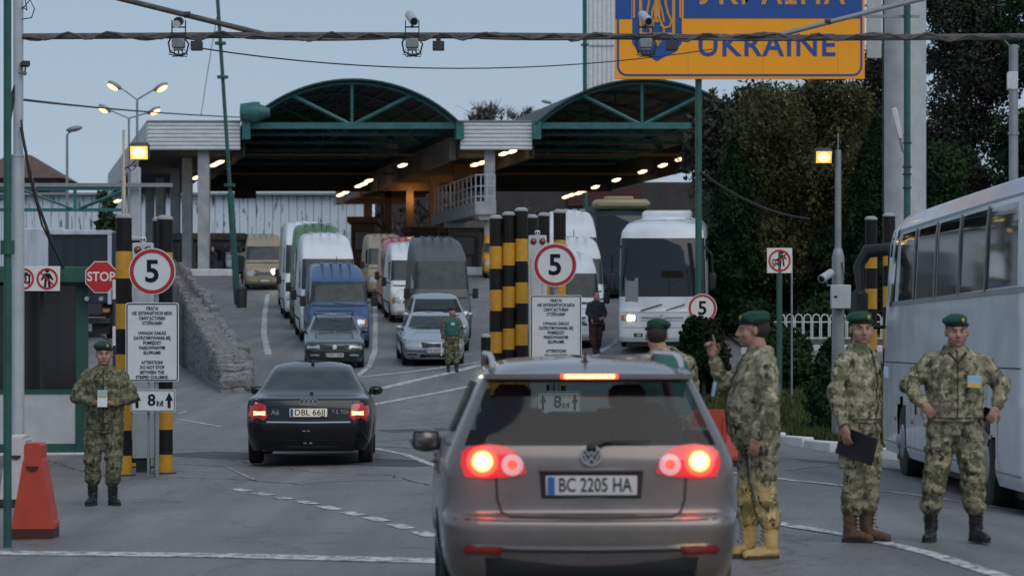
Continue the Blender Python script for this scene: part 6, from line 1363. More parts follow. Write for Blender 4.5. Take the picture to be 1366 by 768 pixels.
van_front(541, 0, (.1, -1), 'red van behind the white one in the middle lane', 'paint_red', 317, QM, d=116, lamps='lamp_amber', hot=(-1,), low='paint_red')
van_front(517, 0, (.12, -1), 'pale beige van at the head of the middle lane', 'paint_tan', 313, QM, d=132, H=2.1, low='paint_tan')
van_front(759, 0, HR, 'white van with dark mirror beside the man in black', 'paint_white', 337, QR, d=86, low='paint_white')
van_front(768, 0, HR, 'taller white van second in the right lane', 'paint_white', 316, QR, d=95, low='paint_white')
van_front(765, 0, HR, 'tallest white van third in the right lane', 'paint_white', 280, QR, d=104, low='paint_white')
kn = van_front(668, 0, HR, 'yellow topped van under the balcony behind the striped columns', 'yellow_paint', 313, None, d=160, low='paint_dgrey', name='parked_van')
# ---------------------------------------------------------------- buses
def bus(label, paint, glass_front=None, H=None, front=True, px=0, py=0, d=None, head=(0, -1), lit=None, windows=None, group=None, ytop=None, curve=True, name='coach', L=11.8):
    at = Vector((X(px, d), d, 0)); at.z = G(at.x, at.y)
    if ytop: H = Z(ytop, d+.7)-G(at.x, d+1)
    reg = [('windscreen', 'glass_dark', 3.25, 5.1, 4.3, 6.2, 0), ('rear_window', 'glass_dark', -1, .92, 5.1, 6.4, 0)]; lo, hi = (5.17, 6.5) if windows else (5.25, 6.05); wn = windows or [(2.03+.16*i, 2.03+.16*(i+1)-.012) for i in range(6)]
    for a, b_ in wn: reg += [('side_window', 'glass_dark', a, b_, lo, hi, -1), ('side_window', 'glass_dark', a, b_, lo, hi, 1)]
    v = Vehicle(name, label, 'bus', 'bus', paint, group, regions=reg, H=H, L=L); v.H = v.sh.Q[-1][0]; return v, at
def bus_white():
    v, at = bus('white coach facing the camera beside the thuja', 'bus_white', px=886, d=83, ytop=294, head=HR, group='coaches')
    for sg in (-1, 1):
        h = v.patch('front', [(sg*.72, .88), (sg*.72, 1.06), (sg*1.08, 1.08), (sg*1.14, .98), (sg*1.1, .88)], 'headlamp', 'headlight', off=.012)
        if sg > 0: v.patch('front', [(sg*.78, .9), (sg*.78, 1.04), (sg*.98, 1.05), (sg*.98, .9)], 'beam', 'lit_lamp', off=.02, parent=h)
        if sg > 0: v.patch('front', [(sg*1.08, .9), (sg*1.08, 1.06), (sg*1.16, 1.04), (sg*1.17, .92)], 'lamp_amber', 'indicator', off=.02)
        v.patch('front', [(sg*.55, .44), (sg*.55, .54), (sg*.8, .54), (sg*.8, .44)], 'trim_black', 'fog_lamp', off=.01); v.patch('front', [(sg*.6, .46), (sg*.6, .52), (sg*.72, .52), (sg*.72, .46)], 'headlamp', 'fog_glass', off=.014)
    v.line('front', [(-1.1, 1.12), (0, 1.13), (1.1, 1.12)], .012); v.line('front', [(-.6, .98), (0, .97), (.6, .98)], .05, m='grey_steel', name='trim_bar', off=.01); v.line('front', [(-1.1, .7), (0, .7), (1.1, .7)], .012, name='panel_gap')
    v.line('front', [(-.6, .9), (0, .89), (.6, .9)], .02, m='grey_steel', name='trim_bar', off=.008); v.circ('front', 0, 1.0, .07, 'chrome', 'badge', off=.014)
    q = MB(); p = v.hit('front', .5, 1.3); q.tube([p+Vector((.1, .05, -.12)), p+Vector((-.5, .05, .06))], .016, 5); q.tube([p+Vector((-.6, .05, -.12)), p+Vector((-1.15, .05, .06))], .016, 5); q.build('wiper', 'trim_black', v.t)
    v.patch('front', [(.68, 1.42), (1.05, 1.42), (1.05, 2.1), (.68, 2.1)], 'paper_dim', 'notice_sheet', off=.004, back=.001)
    for sg in (-1, 1):
        q = MB(); c = Vector((sg*1.42, v.L/2-.2, 2.0)); q.box(c, (.2, .14, .5), bv=.05); o = q.build('door_mirror', 'trim_black', v.t); q = MB(); q.tube([c+Vector((0, 0, .2)), c+Vector((-sg*.02, .1, .75)), (sg*1.15, v.L/2-.3, 3.0)], .04, 6); q.build('mirror_arm', 'trim_black', o)
    q = MB(); q.box((0, 2.6, v.H+.05), (1.3, 1.6, .14), bv=.05); q.build('roof_hatch', 'bus_white', v.t); q = MB(); q.box((0, -1.8, v.H+.1), (1.5, 2.4, .28), bv=.06); q.build('roof_unit', 'bus_white', v.t)
    for k in range(9): 
        q = MB(); x = -.75+.17*k; q.ell((x, v.hit('front', x, 1.5).y-.25, 1.42+.02*(k % 3)), (.02, .02, .02), None, 6, 4); q.build('dashboard_light', 'tube' if k in (1, 4, 6) else 'paper', v.t)
    v.place(0, 0, (-.075, -1), at=at); return v
bus_white()
v, at = bus('dark bus with tan roof front behind the white vans', 'truck_dark', px=826, d=124, ytop=272, group='coaches'); q = MB(); q.box((0, 4.0, v.H-.02), (2.35, 3, .42), bv=.15); q.build('roof_front', 'bus_tan', v.t); q = MB(); q.box((0, 2.6, v.H+.25), (1.2, 2, .16), bv=.06); q.build('roof_unit', 'bus_tan', v.t); v.place(0, 0, HR, at=at)
def bus_right():
    pil = [(2.006+.172*i, 2.006+.172*(i+1)-.004) for i in range(5)]+[(2.90, 2.945), (2.95, 2.99)]
    v, at = bus('long white coach seen along its side behind the two right soldiers', 'bus_white', windows=[(a, b) for a, b in pil], H=3.56, px=1183, d=40, L=11.8, group='coaches')
    for yy in (-4.6, -3.9, -1.0, .1, 1.9, 2.3, 4.4, 5.0): v.line('left', [(yy, 1.5), (yy, .36)], .014, name='panel_gap')
    v.line('left', [(-5.8, 1.52), (5.5, 1.52)], .016, name='panel_gap'); v.line('left', [(-5.8, 2.3), (5.0, 2.3)], .06, name='window_rail', m='grey_steel', off=.008); v.line('left', [(-5.8, .45), (5.4, .45)], .02, m='grey_steel', name='skirt_trim', off=.006); v.line('left', [(-5.8, 3.26), (4.6, 3.26)], .03, m='grey_steel', name='roof_trim', off=.006)
    for yy in (-4.2, .9, 2.1, 3.9): v.boxat('left', yy, .78, (.02, .1, .05), 'lamp_amber', 'side_marker', off=.006, bv=.004)
    v.boxat('left', 1.75, .98, (.02, .05, .2), 'trim_black', 'flap_handle', off=.006, bv=.004)
    for sg in (-1, 1):
        for z_ in (.75, 1.0, 1.25): v.patch('rear', [(sg*.95, z_-.1), (sg*.95, z_+.1), (sg*1.12, z_+.1), (sg*1.12, z_-.1)], 'reflector_red' if z_ > .8 else 'lamp_amber', 'tail_lamp', off=.01)
    v.line('rear', [(-.9, .6), (.9, .6), (.9, 1.9), (-.9, 1.9)], .016, name='engine_hatch_gap', closed=True); v.plate('rear', 0, .48, None)
    # slanted white pillar
    pts = [(4.75, 2.25), (4.45, 2.7), (4.05, 3.3)]
    v.line('left', pts, .26, m='bus_white', name='slanted_pillar', off=.03, step=.05); v.line('left', [(a-.17, b) for a, b in pts], .03, m='grey_steel', name='pillar_seam', off=.032, step=.05)
    for a in [(2.004+.172*i) for i in range(1, 5)]:
        q = MB(); y = (a-2.003-.5)*11.3; vs = [v.hit('left', y-.12*math.sin((z-2.2)/.9*1.4), z)+Vector((-.012, 0, 0)) for z in (2.32, 2.5, 2.75, 3.0, 3.22)]; q.tube(vs, .016, 5); q.build('window_divider', 'grey_steel', v.t)
    # seats and curtains inside, seen faintly
    q = MB(); c = Vector((-1.55, 5.55, 2.1)); q.box(c+Vector((0, .1, .0)), (.24, .16, .85), bv=.07); o = q.build('door_mirror', 'trim_black', v.t)
    q = MB(); q.tube([c+Vector((.02, .1, .3)), c+Vector((0, .22, .75)), c+Vector((.12, .22, .95)), c+Vector((.42, .1, .98)), c+Vector((.55, -.05, .8)), c+Vector((.5, -.1, .4))], [.05, .08, .1, .1, .07, .05], 10); q.build('mirror_arm', 'trim_black', o)
    q = MB(); q.tube([c+Vector((.42, .1, -.5)), c+Vector((.42, .1, .9))], .03, 6); q.tube([c+Vector((.1, .1, -.1)), c+Vector((.42, .1, -.1))], .03, 6); q.build('mirror_brace', 'trim_black', o)
    x = 6.38; hd = (0.012, 1); g = Vector((x, 39.8, 0)); v.place(0, 0, hd, ref=v.L/2, at=g); return v
bus_right()
# ---------------------------------------------------------------- box truck on the lower left road
def truck():
    d = 100; x = X(104, d); zb = G(x, d); t = thing('box_truck', 'dark box truck seen from behind above the guard booth', 'truck', (x, d, zb)); zz = lambda y: Z(y, d)-zb; hw = 45/38/1.0*1.0; top = zz(309)
    q = MB(); q.box((0, 4, (top+zz(405))/2), (hw*2, 8, top-zz(405)), bv=.04); b = q.build('cargo_box', 'truck_dark', t)
    for a, c_, w_, h in ((-hw+.07, 0, .14, 0), (hw-.07, 0, .14, 0)): q = MB(); q.box((a, -.02, (top+zz(405))/2), (w_, .1, top-zz(405)+.05), bv=.02); q.build('frame_post', 'old_white', b)
    q = MB(); q.box((0, -.02, top-.03), (hw*2+.04, .12, .16), bv=.02); q.box((0, 4, top+.03), (hw*2-.05, 8, .04)); q.build('top_frame', 'old_white', b)
    for i in range(5): q = MB(); q.box((-hw+.3+(2*hw-.6)*i/4, -.03, (top+zz(405))/2), (.03, .03, top-zz(405)-.3)); q.build('door_rib', 'dark_steel', b)
    q = MB(); q.box((0, 3.6, zz(412)), (1.7, 7.6, .4)); q.box((0, .2, zz(428)), (2.2, .2, .2), bv=.02); q.build('chassis', 'dark_steel', t)
    for sg in (-1, 1):
        q = MB(); q.box((sg*.86, .05, zz(414)), (.52, .1, .17), bv=.02); r_ = q.build('lamp_panel', 'dark_lens', t); q = MB(); q.box((sg*.98, -.01, zz(414)), (.24, .02, .13)); q.build('indicator', 'lamp_amber', r_); q = MB(); q.box((sg*.7, -.01, zz(414)), (.2, .02, .13)); q.build('reversing_lamp', 'headlamp', r_)
        q = MB(); q.box((sg*.75, .3, zz(436)), (.6, .05, .5)); q.build('mud_flap', 'rubber', t)
        wm, rm = wheel_mesh(.5, .3, 1)
        for yy in (1.6, 6.6):
            o = inst('wheel', wm, t, (sg*.95, yy, .5), (0, 0, 0 if sg > 0 else PI)); inst('rim', rm, o, (0, 0, 0))
    q = MB(); q.box((0, .05, zz(426)), (.5, .03, .12)); q.build('number_plate', 'plate_white', t)
    d = 112; x = X(46, d); t = thing('white_truck', 'pale truck cab and box beside the dark box truck at the left', 'truck', (x, d, G(x, d))); h = Z(304, d)-G(x, d); q = MB(); q.box((0, 3, h/2+.4), (2.2, 6, h-.8), bv=.06); b = q.build('cargo_box', 'old_white', t); q = MB(); q.box((.75, -.1, h*.55), (.3, .1, .5)); q.build('vent', 'sign_black', b)
    wm, rm = wheel_mesh(.5, .3, 1)
    for sg in (-1, 1): o = inst('wheel', wm, t, (sg*.9, 1.2, .5), (0, 0, 0 if sg > 0 else PI)); inst('rim', rm, o, (0, 0, 0))
    q = MB(); q.box((0, 3, .8), (1.8, 5.6, .4)); q.build('chassis', 'dark_steel', t)
truck()
# ================================================================ PEOPLE
def loft(mb, secs, n=18):            # elliptical sections (centre, rx, ry)
    vs = []; fs = []
    for c, rx, ry in secs:
        for k in range(n): t = 2*PI*k/n; vs.append((c[0]+rx*math.cos(t), c[1]+ry*math.sin(t), c[2]))
    for i in range(len(secs)-1):
        for k in range(n): fs.append((i*n+k, i*n+(k+1) % n, (i+1)*n+(k+1) % n, (i+1)*n+k))
    fs += [tuple(range(n))[::-1], tuple(range((len(secs)-1)*n, len(secs)*n))]; mb.add(vs, fs)
def skin_of(mb, name, m, parent, vox, fold=0, fs=9, smooth=4, seed=0):
    o = link('tmp', mb.mesh('tmp', m, 0)); r = o.modifiers.new('r', 'REMESH'); r.mode = 'VOXEL'; r.voxel_size = vox
    s_ = o.modifiers.new('s', 'SMOOTH'); s_.factor = .5; s_.iterations = smooth
    me = evaluated(o, name, m)
    if fold:
        co = np.empty(len(me.vertices)*3, np.float32); me.vertices.foreach_get('co', co); co = co.reshape(-1, 3); no = np.array([v.normal[:] for v in me.vertices], np.float32); off = Vector((seed*3.1, seed*1.7, 0))
        dsp = np.array([noise.noise(Vector((c[0]*fs*.8, c[1]*fs*.8, c[2]*fs*1.9))+off)+.5*noise.noise(Vector((c[0]*fs*2, c[1]*fs*2, c[2]*fs*3))+off)-.35*abs(noise.noise(Vector((c[0]*fs, c[1]*fs, c[2]*fs*3.2))-off)) for c in co], np.float32)
        co += no*dsp[:, None]*fold; me.vertices.foreach_set('co', co.ravel())
    me.shade_smooth(); me.update(); return link(name, me, parent)
def hand(mb, w, d, pn, curl=.5, sg=1, k=1.0, point=None):
    """wrist w, finger direction d, palm normal pn (towards the grip), sg: thumb side"""
    w, d, pn = Vector(w), Vector(d).normalized(), Vector(pn).normalized(); pn = (pn-d*pn.dot(d)).normalized(); s_ = d.cross(pn)*sg
    rm = Matrix((s_, d, pn)).transposed(); mb.ell(w+d*.05*k, (.043*k, .056*k, .019*k), rm); mb.cap(w-d*.02, .027*k, w+d*.03*k, .029*k, 10)
    for i, (o, L) in enumerate(((.03, .072), (.011, .08), (-.009, .075), (-.028, .06))):
        p = w+d*.09*k+s_*o*k; a = 0; dirv = d; c_ = curl if point != i else .06
        for j, f in enumerate((.45, .32, .23)):
            a += c_*(.75, .95, .6)[j]; dirv = d*math.cos(a)+pn*math.sin(a); q = p+dirv*L*f*k; mb.cap(p, (.0098-.0008*j)*k, q, (.009-.0008*j)*k, 8); p = q
    p = w+d*.03*k+s_*.035*k
    for j, (L, a) in enumerate(((.035, .75), (.028, .45), (.024, .2))):
        dirv = (s_*math.sin(a)+d*math.cos(a)+pn*(.35+.3*j)*curl).normalized(); q = p+dirv*L*k; mb.cap(p, (.0125-.0012*j)*k, q, (.0113-.0012*j)*k, 8); p = q
def person(label, loc, h=1.8, yaw=0, P=None, jacket='camo_new', trousers='camo_trouser', boots='boot_black', hat='beret', vox=.011, vest=None, group=None, bulk=1.0, seed=0, face=True, tuck=None, name='person', hat_tilt=-.12):
    P = P or {}; t = thing(name, label, 'person', loc, yaw, group); k = h/1.8; t.scale = (k, k, k); g = P.get
    V_ = lambda a: Vector(a)
    fL, fR = V_(g('fL', (-.13, 0, 0))), V_(g('fR', (.13, 0, 0))); kL, kR = V_(g('kL', (-.12, -.03, .5))), V_(g('kR', (.12, -.03, .5))); hL, hR = V_(g('hL', (-.095, .0, .93))), V_(g('hR', (.095, .0, .93)))
    sL, sR = V_(g('sL', (-.195, .01, 1.46))), V_(g('sR', (.195, .01, 1.46))); eL, eR = V_(g('eL', (-.27, .03, 1.17))), V_(g('eR', (.27, .03, 1.17))); wL, wR = V_(g('wL', (-.26, -.06, .93))), V_(g('wR', (.26, -.06, .93)))
    hd = V_(g('head', (0, -.02, 1.675)))-V_((0, 0, .015)); HS = V_((1.1, 1.05, 1.0)); nk = V_(g('neck', (0, .01, 1.5))); hr = Matrix.Rotation(g('hyaw', 0), 3, 'Z') @ Matrix.Rotation(g('hpitch', 0), 3, 'X'); tL, tR = V_(g('tL', (-.04, -1, 0))).normalized(), V_(g('tR', (.04, -1, 0))).normalized()
    belly = g('belly', 0); bd = V_(g('bdir', (0, -1, 0))); hem = g('hem', .86); fine = vox < .02
    def H(p): return hd+hr@V_((p[0]*1.1, p[1]*1.04, p[2]))
    # one continuous body: head, neck, trunk, arms with hands, legs
    b = MB(); b.ell(H((0, .012, .03)), (.083, .102, .1), hr); b.ell(H((0, -.03, -.04)), (.073, .073, .078), hr); b.ell(H((0, -.066, -.09)), (.03, .026, .022), hr); b.cap(H((0, -.094, .02)), .010, H((0, -.116, -.026)), .015); b.ell(H((0, -.102, -.03)), (.021, .012, .01), hr)
    b.ell(H((0, -.082, .034)), (.056, .018, .011), hr); b.ell(H((0, -.092, -.057)), (.026, .011, .006), hr); b.ell(H((0, -.09, -.069)), (.023, .011, .006), hr)
    for s_ in (-1, 1): b.ell(H((s_*.04, -.058, -.026)), (.033, .032, .036), hr); b.ell(H((s_*.079, .004, .0)), (.011, .02, .032), hr)
    b.cap(H((0, .015, -.06)), .064*bulk**.7, nk-Vector((0, 0, .06)), .078*bulk**.7, 14)
    loft(b, [((0, 0, .86), .13, .1), ((0, 0, 1.05), .14, .1), ((0, 0, 1.3), .15, .1), ((0, 0, 1.46), .13, .08), ((nk.x, nk.y, 1.53), .07, .07)])
    for s_, e, w_, hh, kn, f in ((sL, eL, wL, hL, kL, fL), (sR, eR, wR, hR, kR, fR)):
        s3_ = V_((s_.x*.86, s_.y, s_.z-.05)); b.cap(V_((s_.x*.5, s_.y, s_.z-.04)), .05, s3_, .045, 10); b.cap(s3_, .045, e, .038, 10); b.cap(e, .038, w_, .026, 10); b.cap(hh, .07, kn, .045, 10); b.cap(kn, .045, f+V_((0, .012, .12)), .03, 10)
    if fine or True:
        hand(b, wL, g('dL', (.1, -.2, -1)), g('pL', (1, 0, 0)), g('cL', .55), g('gL', -1), 1.03, g('ptL')); hand(b, wR, g('dR', (-.1, -.2, -1)), g('pR', (-1, 0, 0)), g('cR', .55), g('gR', 1), 1.03, g('ptR'))
    skin_of(b, 'body', 'skin', t, .0062 if fine else .011, smooth=2)
    if face:
        for s_ in (-1, 1):
            e_ = MB(); e_.ell(H((s_*.031, -.083, .012)), (.0125, .007, .0052), hr, 10, 6); e = e_.build('eye', 'eye_white', t); e_ = MB(); e_.ell(H((s_*.031, -.089, .012)), (.0062, .003, .0055), hr, 8, 6); e_.build('pupil', 'pupil', e); e_ = MB(); e_.ell(H((s_*.032, -.09, .036)), (.02, .006, .0045), hr, 8, 5); e_.build('eyebrow', 'hair', t)
        e_ = MB(); e_.ell(H((0, -.101, -.062)), (.024, .004, .003), hr, 10, 5); e_.build('mouth', 'lips', t)
    q = MB(); q.ell(H((0, .026, .03)), (.087, .096, .1), hr, 20, 12); q.v = [v for v in q.v]; q.build('hair', 'hair', t, 60)
    if hat:
        tl = hr @ Matrix.Rotation(hat_tilt, 3, 'Y') @ Matrix.Rotation(.12, 3, 'X'); q = MB(); q.ell(H((-.014 if hat_tilt < 0 else .014, .012, .104)), (.1, .118, .048), tl, 22, 12); q.ell(H((0, .02, .085)), (.088, .104, .05), tl, 22, 10); q.ell(H((-.045 if hat_tilt < 0 else .045, .02, .1)), (.07, .1, .04), tl, 16, 10)
        q.cap(H((-.085, -.02, .068)), .01, H((.085, -.02, .068)), .01); ht = skin_of(q, 'beret', hat, t, .008, .006, 14, 3, seed)
        q = MB(); q.lathe([(.089, -.011), (.0905, 0), (.088, .011)], (0, 0, 0), 28); q.v = [tuple(H((v[0]*.93, v[1]*1.13+.008, v[2]+.062-.03*0))) for v in q.v]; q.build('hat_band', 'sign_black', ht, 60)
        if fine and g('badge', True): q = MB(); q.ell(H((.034, -.096, .098)), (.014, .007, .019), hr, 10, 6); q.build('beret_badge', 'badge_gold', ht)
    # jacket
    B = bulk; j = MB(); c = lambda z, f: tuple(bd*belly*f)[:2]+(z,)
    loft(j, [(c(hem, .15), .19*B, .145*B), (c(hem+.03, .25), .2*B, .155*B), (c(hem+.14, .6), .205*B, .165*B+belly*.3), (c(1.12, .8), .205*B, .165*B+belly*.45), (c(1.27, .45), .215*B, .16*B+belly*.15), (c(1.38, .1), .21*B, .145*B), ((0, .0, 1.47), .175*B, .115*B), ((nk.x*.5, .0, 1.52), .11, .09)])
    j.ell((0, -.05, 1.33), (.17*B, .09*B, .13)); j.ell((0, .06, 1.36), (.17*B, .08*B, .14))
    for s_, e, w_ in ((sL, eL, wL), (sR, eR, wR)):
        r0 = .078*B**.7; s2_ = V_((s_.x*.93, s_.y, s_.z-.035)); j.cap(s2_, r0*1.02, e, r0*.86, 14); j.cap(e, r0*.87, w_.lerp(e, .12), r0*.62, 14); j.cap(w_.lerp(e, .16), r0*.66, w_.lerp(e, .06), r0*.56, 12)
        j.cap(V_((s_.x*.3, s_.y, s_.z+.005)), .075, s2_, .078)
    q2 = MB(); q2.lathe([(.1, -.02), (.112, .0), (.104, .045), (.088, .068)], (nk.x, nk.y-.004, nk.z-.01), 20); j.add(q2.v, q2.f)
    jk = skin_of(j, 'jacket', jacket, t, vox, .017, 9, 4, seed)
    if fine and jacket.startswith('camo'):
        bv = BVHTree.FromPolygons([tuple(v.co) for v in jk.data.vertices], [tuple(p.vertices) for p in jk.data.polygons])
        def pj(x, z, off=.006):
            h_ = bv.ray_cast(V_((x, -1.2, z)), V_((0, 1, 0)))[0]; return (h_ if h_ is not None else V_((x, -.15, z)))+V_((0, -off, 0))
        q = MB(); q.tube([pj(.0, z) for z in np.linspace(hem+.05, 1.5, 16)], .0045, 5); q.build('zip', 'sign_black', jk)
        for sx, z0, ww, hh in ((-.115, 1.33, .1, .045), (.115, 1.33, .1, .045), (-.12, hem+.2, .13, .05), (.12, hem+.2, .13, .05)):
            if not g('front', True): continue
            q = MB(); vs = [pj(sx+ww*(i/4-.5), z0+hh*(j_/2-.5)-(.012 if j_ == 0 and i == 2 else 0), .012) for j_ in range(3) for i in range(5)]; b0 = len(vs); vs += [v+V_((0, .02, 0)) for v in vs]
            q.add(vs, [(5*j_+i, 5*j_+i+1, 5*j_+i+6, 5*j_+i+5) for j_ in range(2) for i in range(4)]+[(i, i+15, i+16, i+1) for i in range(4)]+[(10+i, 11+i, 26+i, 25+i) for i in range(4)]); q.build('pocket_flap', jacket, jk, recalc=True)
        for hz in (hem+.035,):
            ps = []
            for i in range(33):
                a = 2*PI*i/32; d_ = V_((math.cos(a), math.sin(a), 0)); h_ = bv.ray_cast(V_((0, 0, hz))+d_*1.0, -d_)[0]; ps.append((h_ if h_ is not None else d_*.2+V_((0, 0, hz)))+d_*.002)
            q = MB(); q.tube(ps, .005, 4, cap=False); q.build('hem_seam', 'dark_steel', jk)
        for e_, w_ in ((eL, wL), (eR, wR)):
            dv = (w_-e_).normalized(); c_ = w_-dv*.035; q = MB(); q.tube([c_-dv*.018, c_+dv*.018], .046*B**.7, 14); q.build('cuff', jacket, jk)
    # trousers
    r = MB(); loft(r, [((0, 0, .84), .16*B, .125*B), ((0, 0, .98), .172*B, .14*B), ((0, 0, 1.04), .16*B, .13*B)])
    for hh, kn, f in ((hL, kL, fL), (hR, kR, fR)):
        an = f+V_((0, .01, .25)); r.cap(hh, .112*B, kn, .09*B, 14); r.cap(kn, .09*B, an.lerp(kn, .15), .09, 14); r.cap(an.lerp(kn, .12), .09, an+V_((0, 0, .0)), .07, 12)
    tr = skin_of(r, 'trousers', trousers, t, vox, .018, 8, 4, seed+5)
    if fine:
        for hh, kn, sx in ((hL, kL, -1), (hR, kR, 1)):
            c_ = hh.lerp(kn, .62)+V_((sx*.085, .01, 0)); q = MB(); q.box(c_, (.03, .16, .17), bv=.012); q.box(c_+V_((sx*.006, 0, .07)), (.032, .17, .05), bv=.008); q.build('thigh_pocket', trousers, tr)
    for f, tdir, nm in ((fL, tL, 'boot'), (fR, tR, 'boot')):
        q = MB(); q.cap(f+V_((0, .01, .29)), .062, f+V_((0, .012, .1)), .055, 14); q.cap(f-tdir*.03+V_((0, 0, .055)), .047, f+tdir*.09+V_((0, 0, .05)), .043, 12); q.cap(f+tdir*.08+V_((0, 0, .043)), .044, f+tdir*.165+V_((0, 0, .038)), .036, 12)
        sd_ = Matrix((tdir.cross(V_((0, 0, 1))), tdir, V_((0, 0, 1)))).transposed(); bt = skin_of(q, nm, boots, t, .009 if fine else .014, .006, 16, 3, seed)
        q = MB(); o = [(-.032, -.07), (-.044, 0), (-.04, .1), (-.035, .17), (0, .2), (.035, .17), (.04, .1), (.044, 0), (.032, -.07)]; vs = [tuple(f+sd_@V_((a, b_, z))) for z in (0, .028) for a, b_ in o]; n = len(o); q.add(vs, [tuple(range(n)), tuple(range(n, 2*n))[::-1]]+[(i, i+n, (i+1) % n+n, (i+1) % n) for i in range(n)]); q.build('sole', 'rubber', bt, recalc=True)
        if fine:
            q = MB()
            for i in range(6): z = .11+.03*i; q.tube([f+sd_@V_((-.03, .057 if z > .13 else .075, z)), f+sd_@V_((.03, .057 if z > .13 else .075, z+.012))], .0045, 4)
            q.build('laces', 'sign_black', bt)
    if vest:
        q = MB(); loft(q, [(c(1.0, .5), .215*B, .175*B+belly*.35), (c(1.2, .6), .222*B, .18*B), (c(1.36, .1), .215*B, .165*B), ((0, 0, 1.46), .17*B, .13*B), ((0, 0, 1.52), .12, .1)]); skin_of(q, 'vest', vest, t, vox, .01, 8, 3, seed)
    return t
def at(px, py=None, d=None):
    if d is None: return GP(px, py)
    return Vector((X(px, d), d, G(X(px, d), d)))
# left soldier, hands together holding a pass
p = at(139, 673); hgt = (Z(452, p.y)-p.z)/1.02
t = person('soldier in thick camouflage jacket standing by the left striped columns holding a pass', p, hgt, R(4), dict(fL=(-.125, -.02, 0), fR=(.1, -.1, 0), tL=(-.25, -1, 0), tR=(.45, -1, 0), kL=(-.125, -.06, .5), kR=(.11, -.08, .5), eL=(-.315, .02, 1.19), eR=(.315, .02, 1.19), wL=(-.095, -.225, 1.135), wR=(.1, -.225, 1.13),
    dL=(1, -.3, .0), dR=(-1, -.3, .0), pL=(0, .5, 1), pR=(0, .5, 1), gL=-1, gR=1, cL=.7, cR=.7, hem=.8, hyaw=R(4)), 'camo_left', 'camo_left', 'boot_black', seed=1, bulk=1.08)
q = MB(); q.box((0, -.29, 1.15), (.11, .012, .13), Matrix.Rotation(-.3, 3, 'X'), bv=.004); f = q.build('pass_card', 'paper', t); q = MB(); q.box((0, -.283, 1.24), (.11, .008, .07), bv=.003); q.build('blue_pass', 'paper_blue', f); q = MB(); q.box((0, -.288, 1.215), (.105, .006, .02)); q.build('yellow_strip', 'paper_yellow', f)
# officer in profile, right hand raised
p = at(1012, 744); hgt = 1.81
big = person('big officer in profile with raised hand beside the silver car, boots lit yellow', p, hgt, R(-84), dict(fL=(-.1, -.06, 0), fR=(.1, .06, 0), kL=(-.11, -.05, .5), kR=(.11, .02, .5), eR=(.3, .02, 1.16), wR=(.28, -.07, .9), dR=(-.05, -.2, -1), pR=(-1, 0, 0),
    sL=(-.2, -.01, 1.46), eL=(-.27, -.2, 1.25), wL=(-.2, -.3, 1.47), dL=(.05, -.2, 1), pL=(.8, -.5, 0), gL=1, cL=1.0, ptL=0, belly=.06, hem=.8, head=(0, -.04, 1.68), hyaw=R(-4)), 'camo_new', 'camo_trouser', 'boot_sand', seed=2, bulk=1.08)
q = MB(); q.box((-.02, -.33, 1.24), (.09, .012, .11), Matrix.Rotation(-.15, 3, 'X'), bv=.004); q.build('pass_card', 'paper_blue', big)
# soldier with a folder, turned to the right
p = at(1146, 722); hgt = (Z(412, p.y)-p.z)/1.015
s1 = person('slim soldier in brown boots holding a black folder beside the coach', p, hgt, R(52), dict(fL=(-.085, .02, 0), fR=(.08, -.03, 0), tL=(-.05, -1, 0), tR=(.1, -1, 0), kL=(-.09, -.02, .5), kR=(.085, -.05, .5), eL=(-.28, .05, 1.17), wL=(-.27, -.03, .91), dL=(.05, -.15, -1), pL=(1, 0, 0), gL=-1, eR=(.25, .09, 1.19), wR=(.2, .0, 1.0), dR=(-.5, -.3, -.5), pR=(-.3, .8, 0), hyaw=R(-46), hem=.93), 'camo_new', 'camo_trouser', 'boot_tan', seed=3, bulk=1.0)
q = MB(); q.box((-.2, -.1, .76), (.02, .34, .22), Matrix.Rotation(.28, 3, 'X'), bv=.004); f = q.build('folder_held', 'folder', s1); f.name = 'black_folder'
q = MB(); q.box((.1, -.185, 1.33), (.06, .01, .09), bv=.003); q.build('pass_card', 'paper_blue', s1)
# soldier facing the camera, arms akimbo
p = at(1274, 722); hgt = (Z(415, p.y)-p.z)/1.015
s2 = person('stocky soldier facing the camera with hands near his hips, in front of the coach', p, hgt, R(-2), dict(fL=(-.19, .0, 0), fR=(.165, .0, 0), tL=(-.35, -1, 0), tR=(.4, -1, 0), kL=(-.155, -.03, .5), kR=(.14, -.03, .5), hL=(-.1, 0, .93), hR=(.1, 0, .93), eL=(-.37, .03, 1.24), eR=(.37, .03, 1.24), wL=(-.27, -.1, 1.1), wR=(.32, -.1, 1.07),
    dL=(.45, -.3, -.55), dR=(-.35, -.3, -.6), pL=(.3, .8, -.2), pR=(-.3, .8, -.2), gL=-1, gR=1, cL=.8, cR=.9, hem=.95, sL=(-.21, .01, 1.45), sR=(.21, .01, 1.45), head=(.01, -.03, 1.67)), 'camo_new', 'camo_trouser', 'boot_black', seed=4, bulk=1.14)
q = MB(); q.box((.125, -.205, 1.27), (.11, .012, .1), Matrix.Rotation(.08, 3, 'Y'), bv=.004); f = q.build('pass_card', 'paper_blue', s2); q = MB(); q.box((.125, -.213, 1.245), (.1, .006, .04), Matrix.Rotation(.08, 3, 'Y')); q.build('yellow_strip', 'paper_yellow', f)
q = MB(); q.tube([(-.07, -.16, 1.5), (0, -.2, 1.42), (.07, -.16, 1.5)], .012, 6); q.build('shirt_collar', 'dark_trouser', s2)
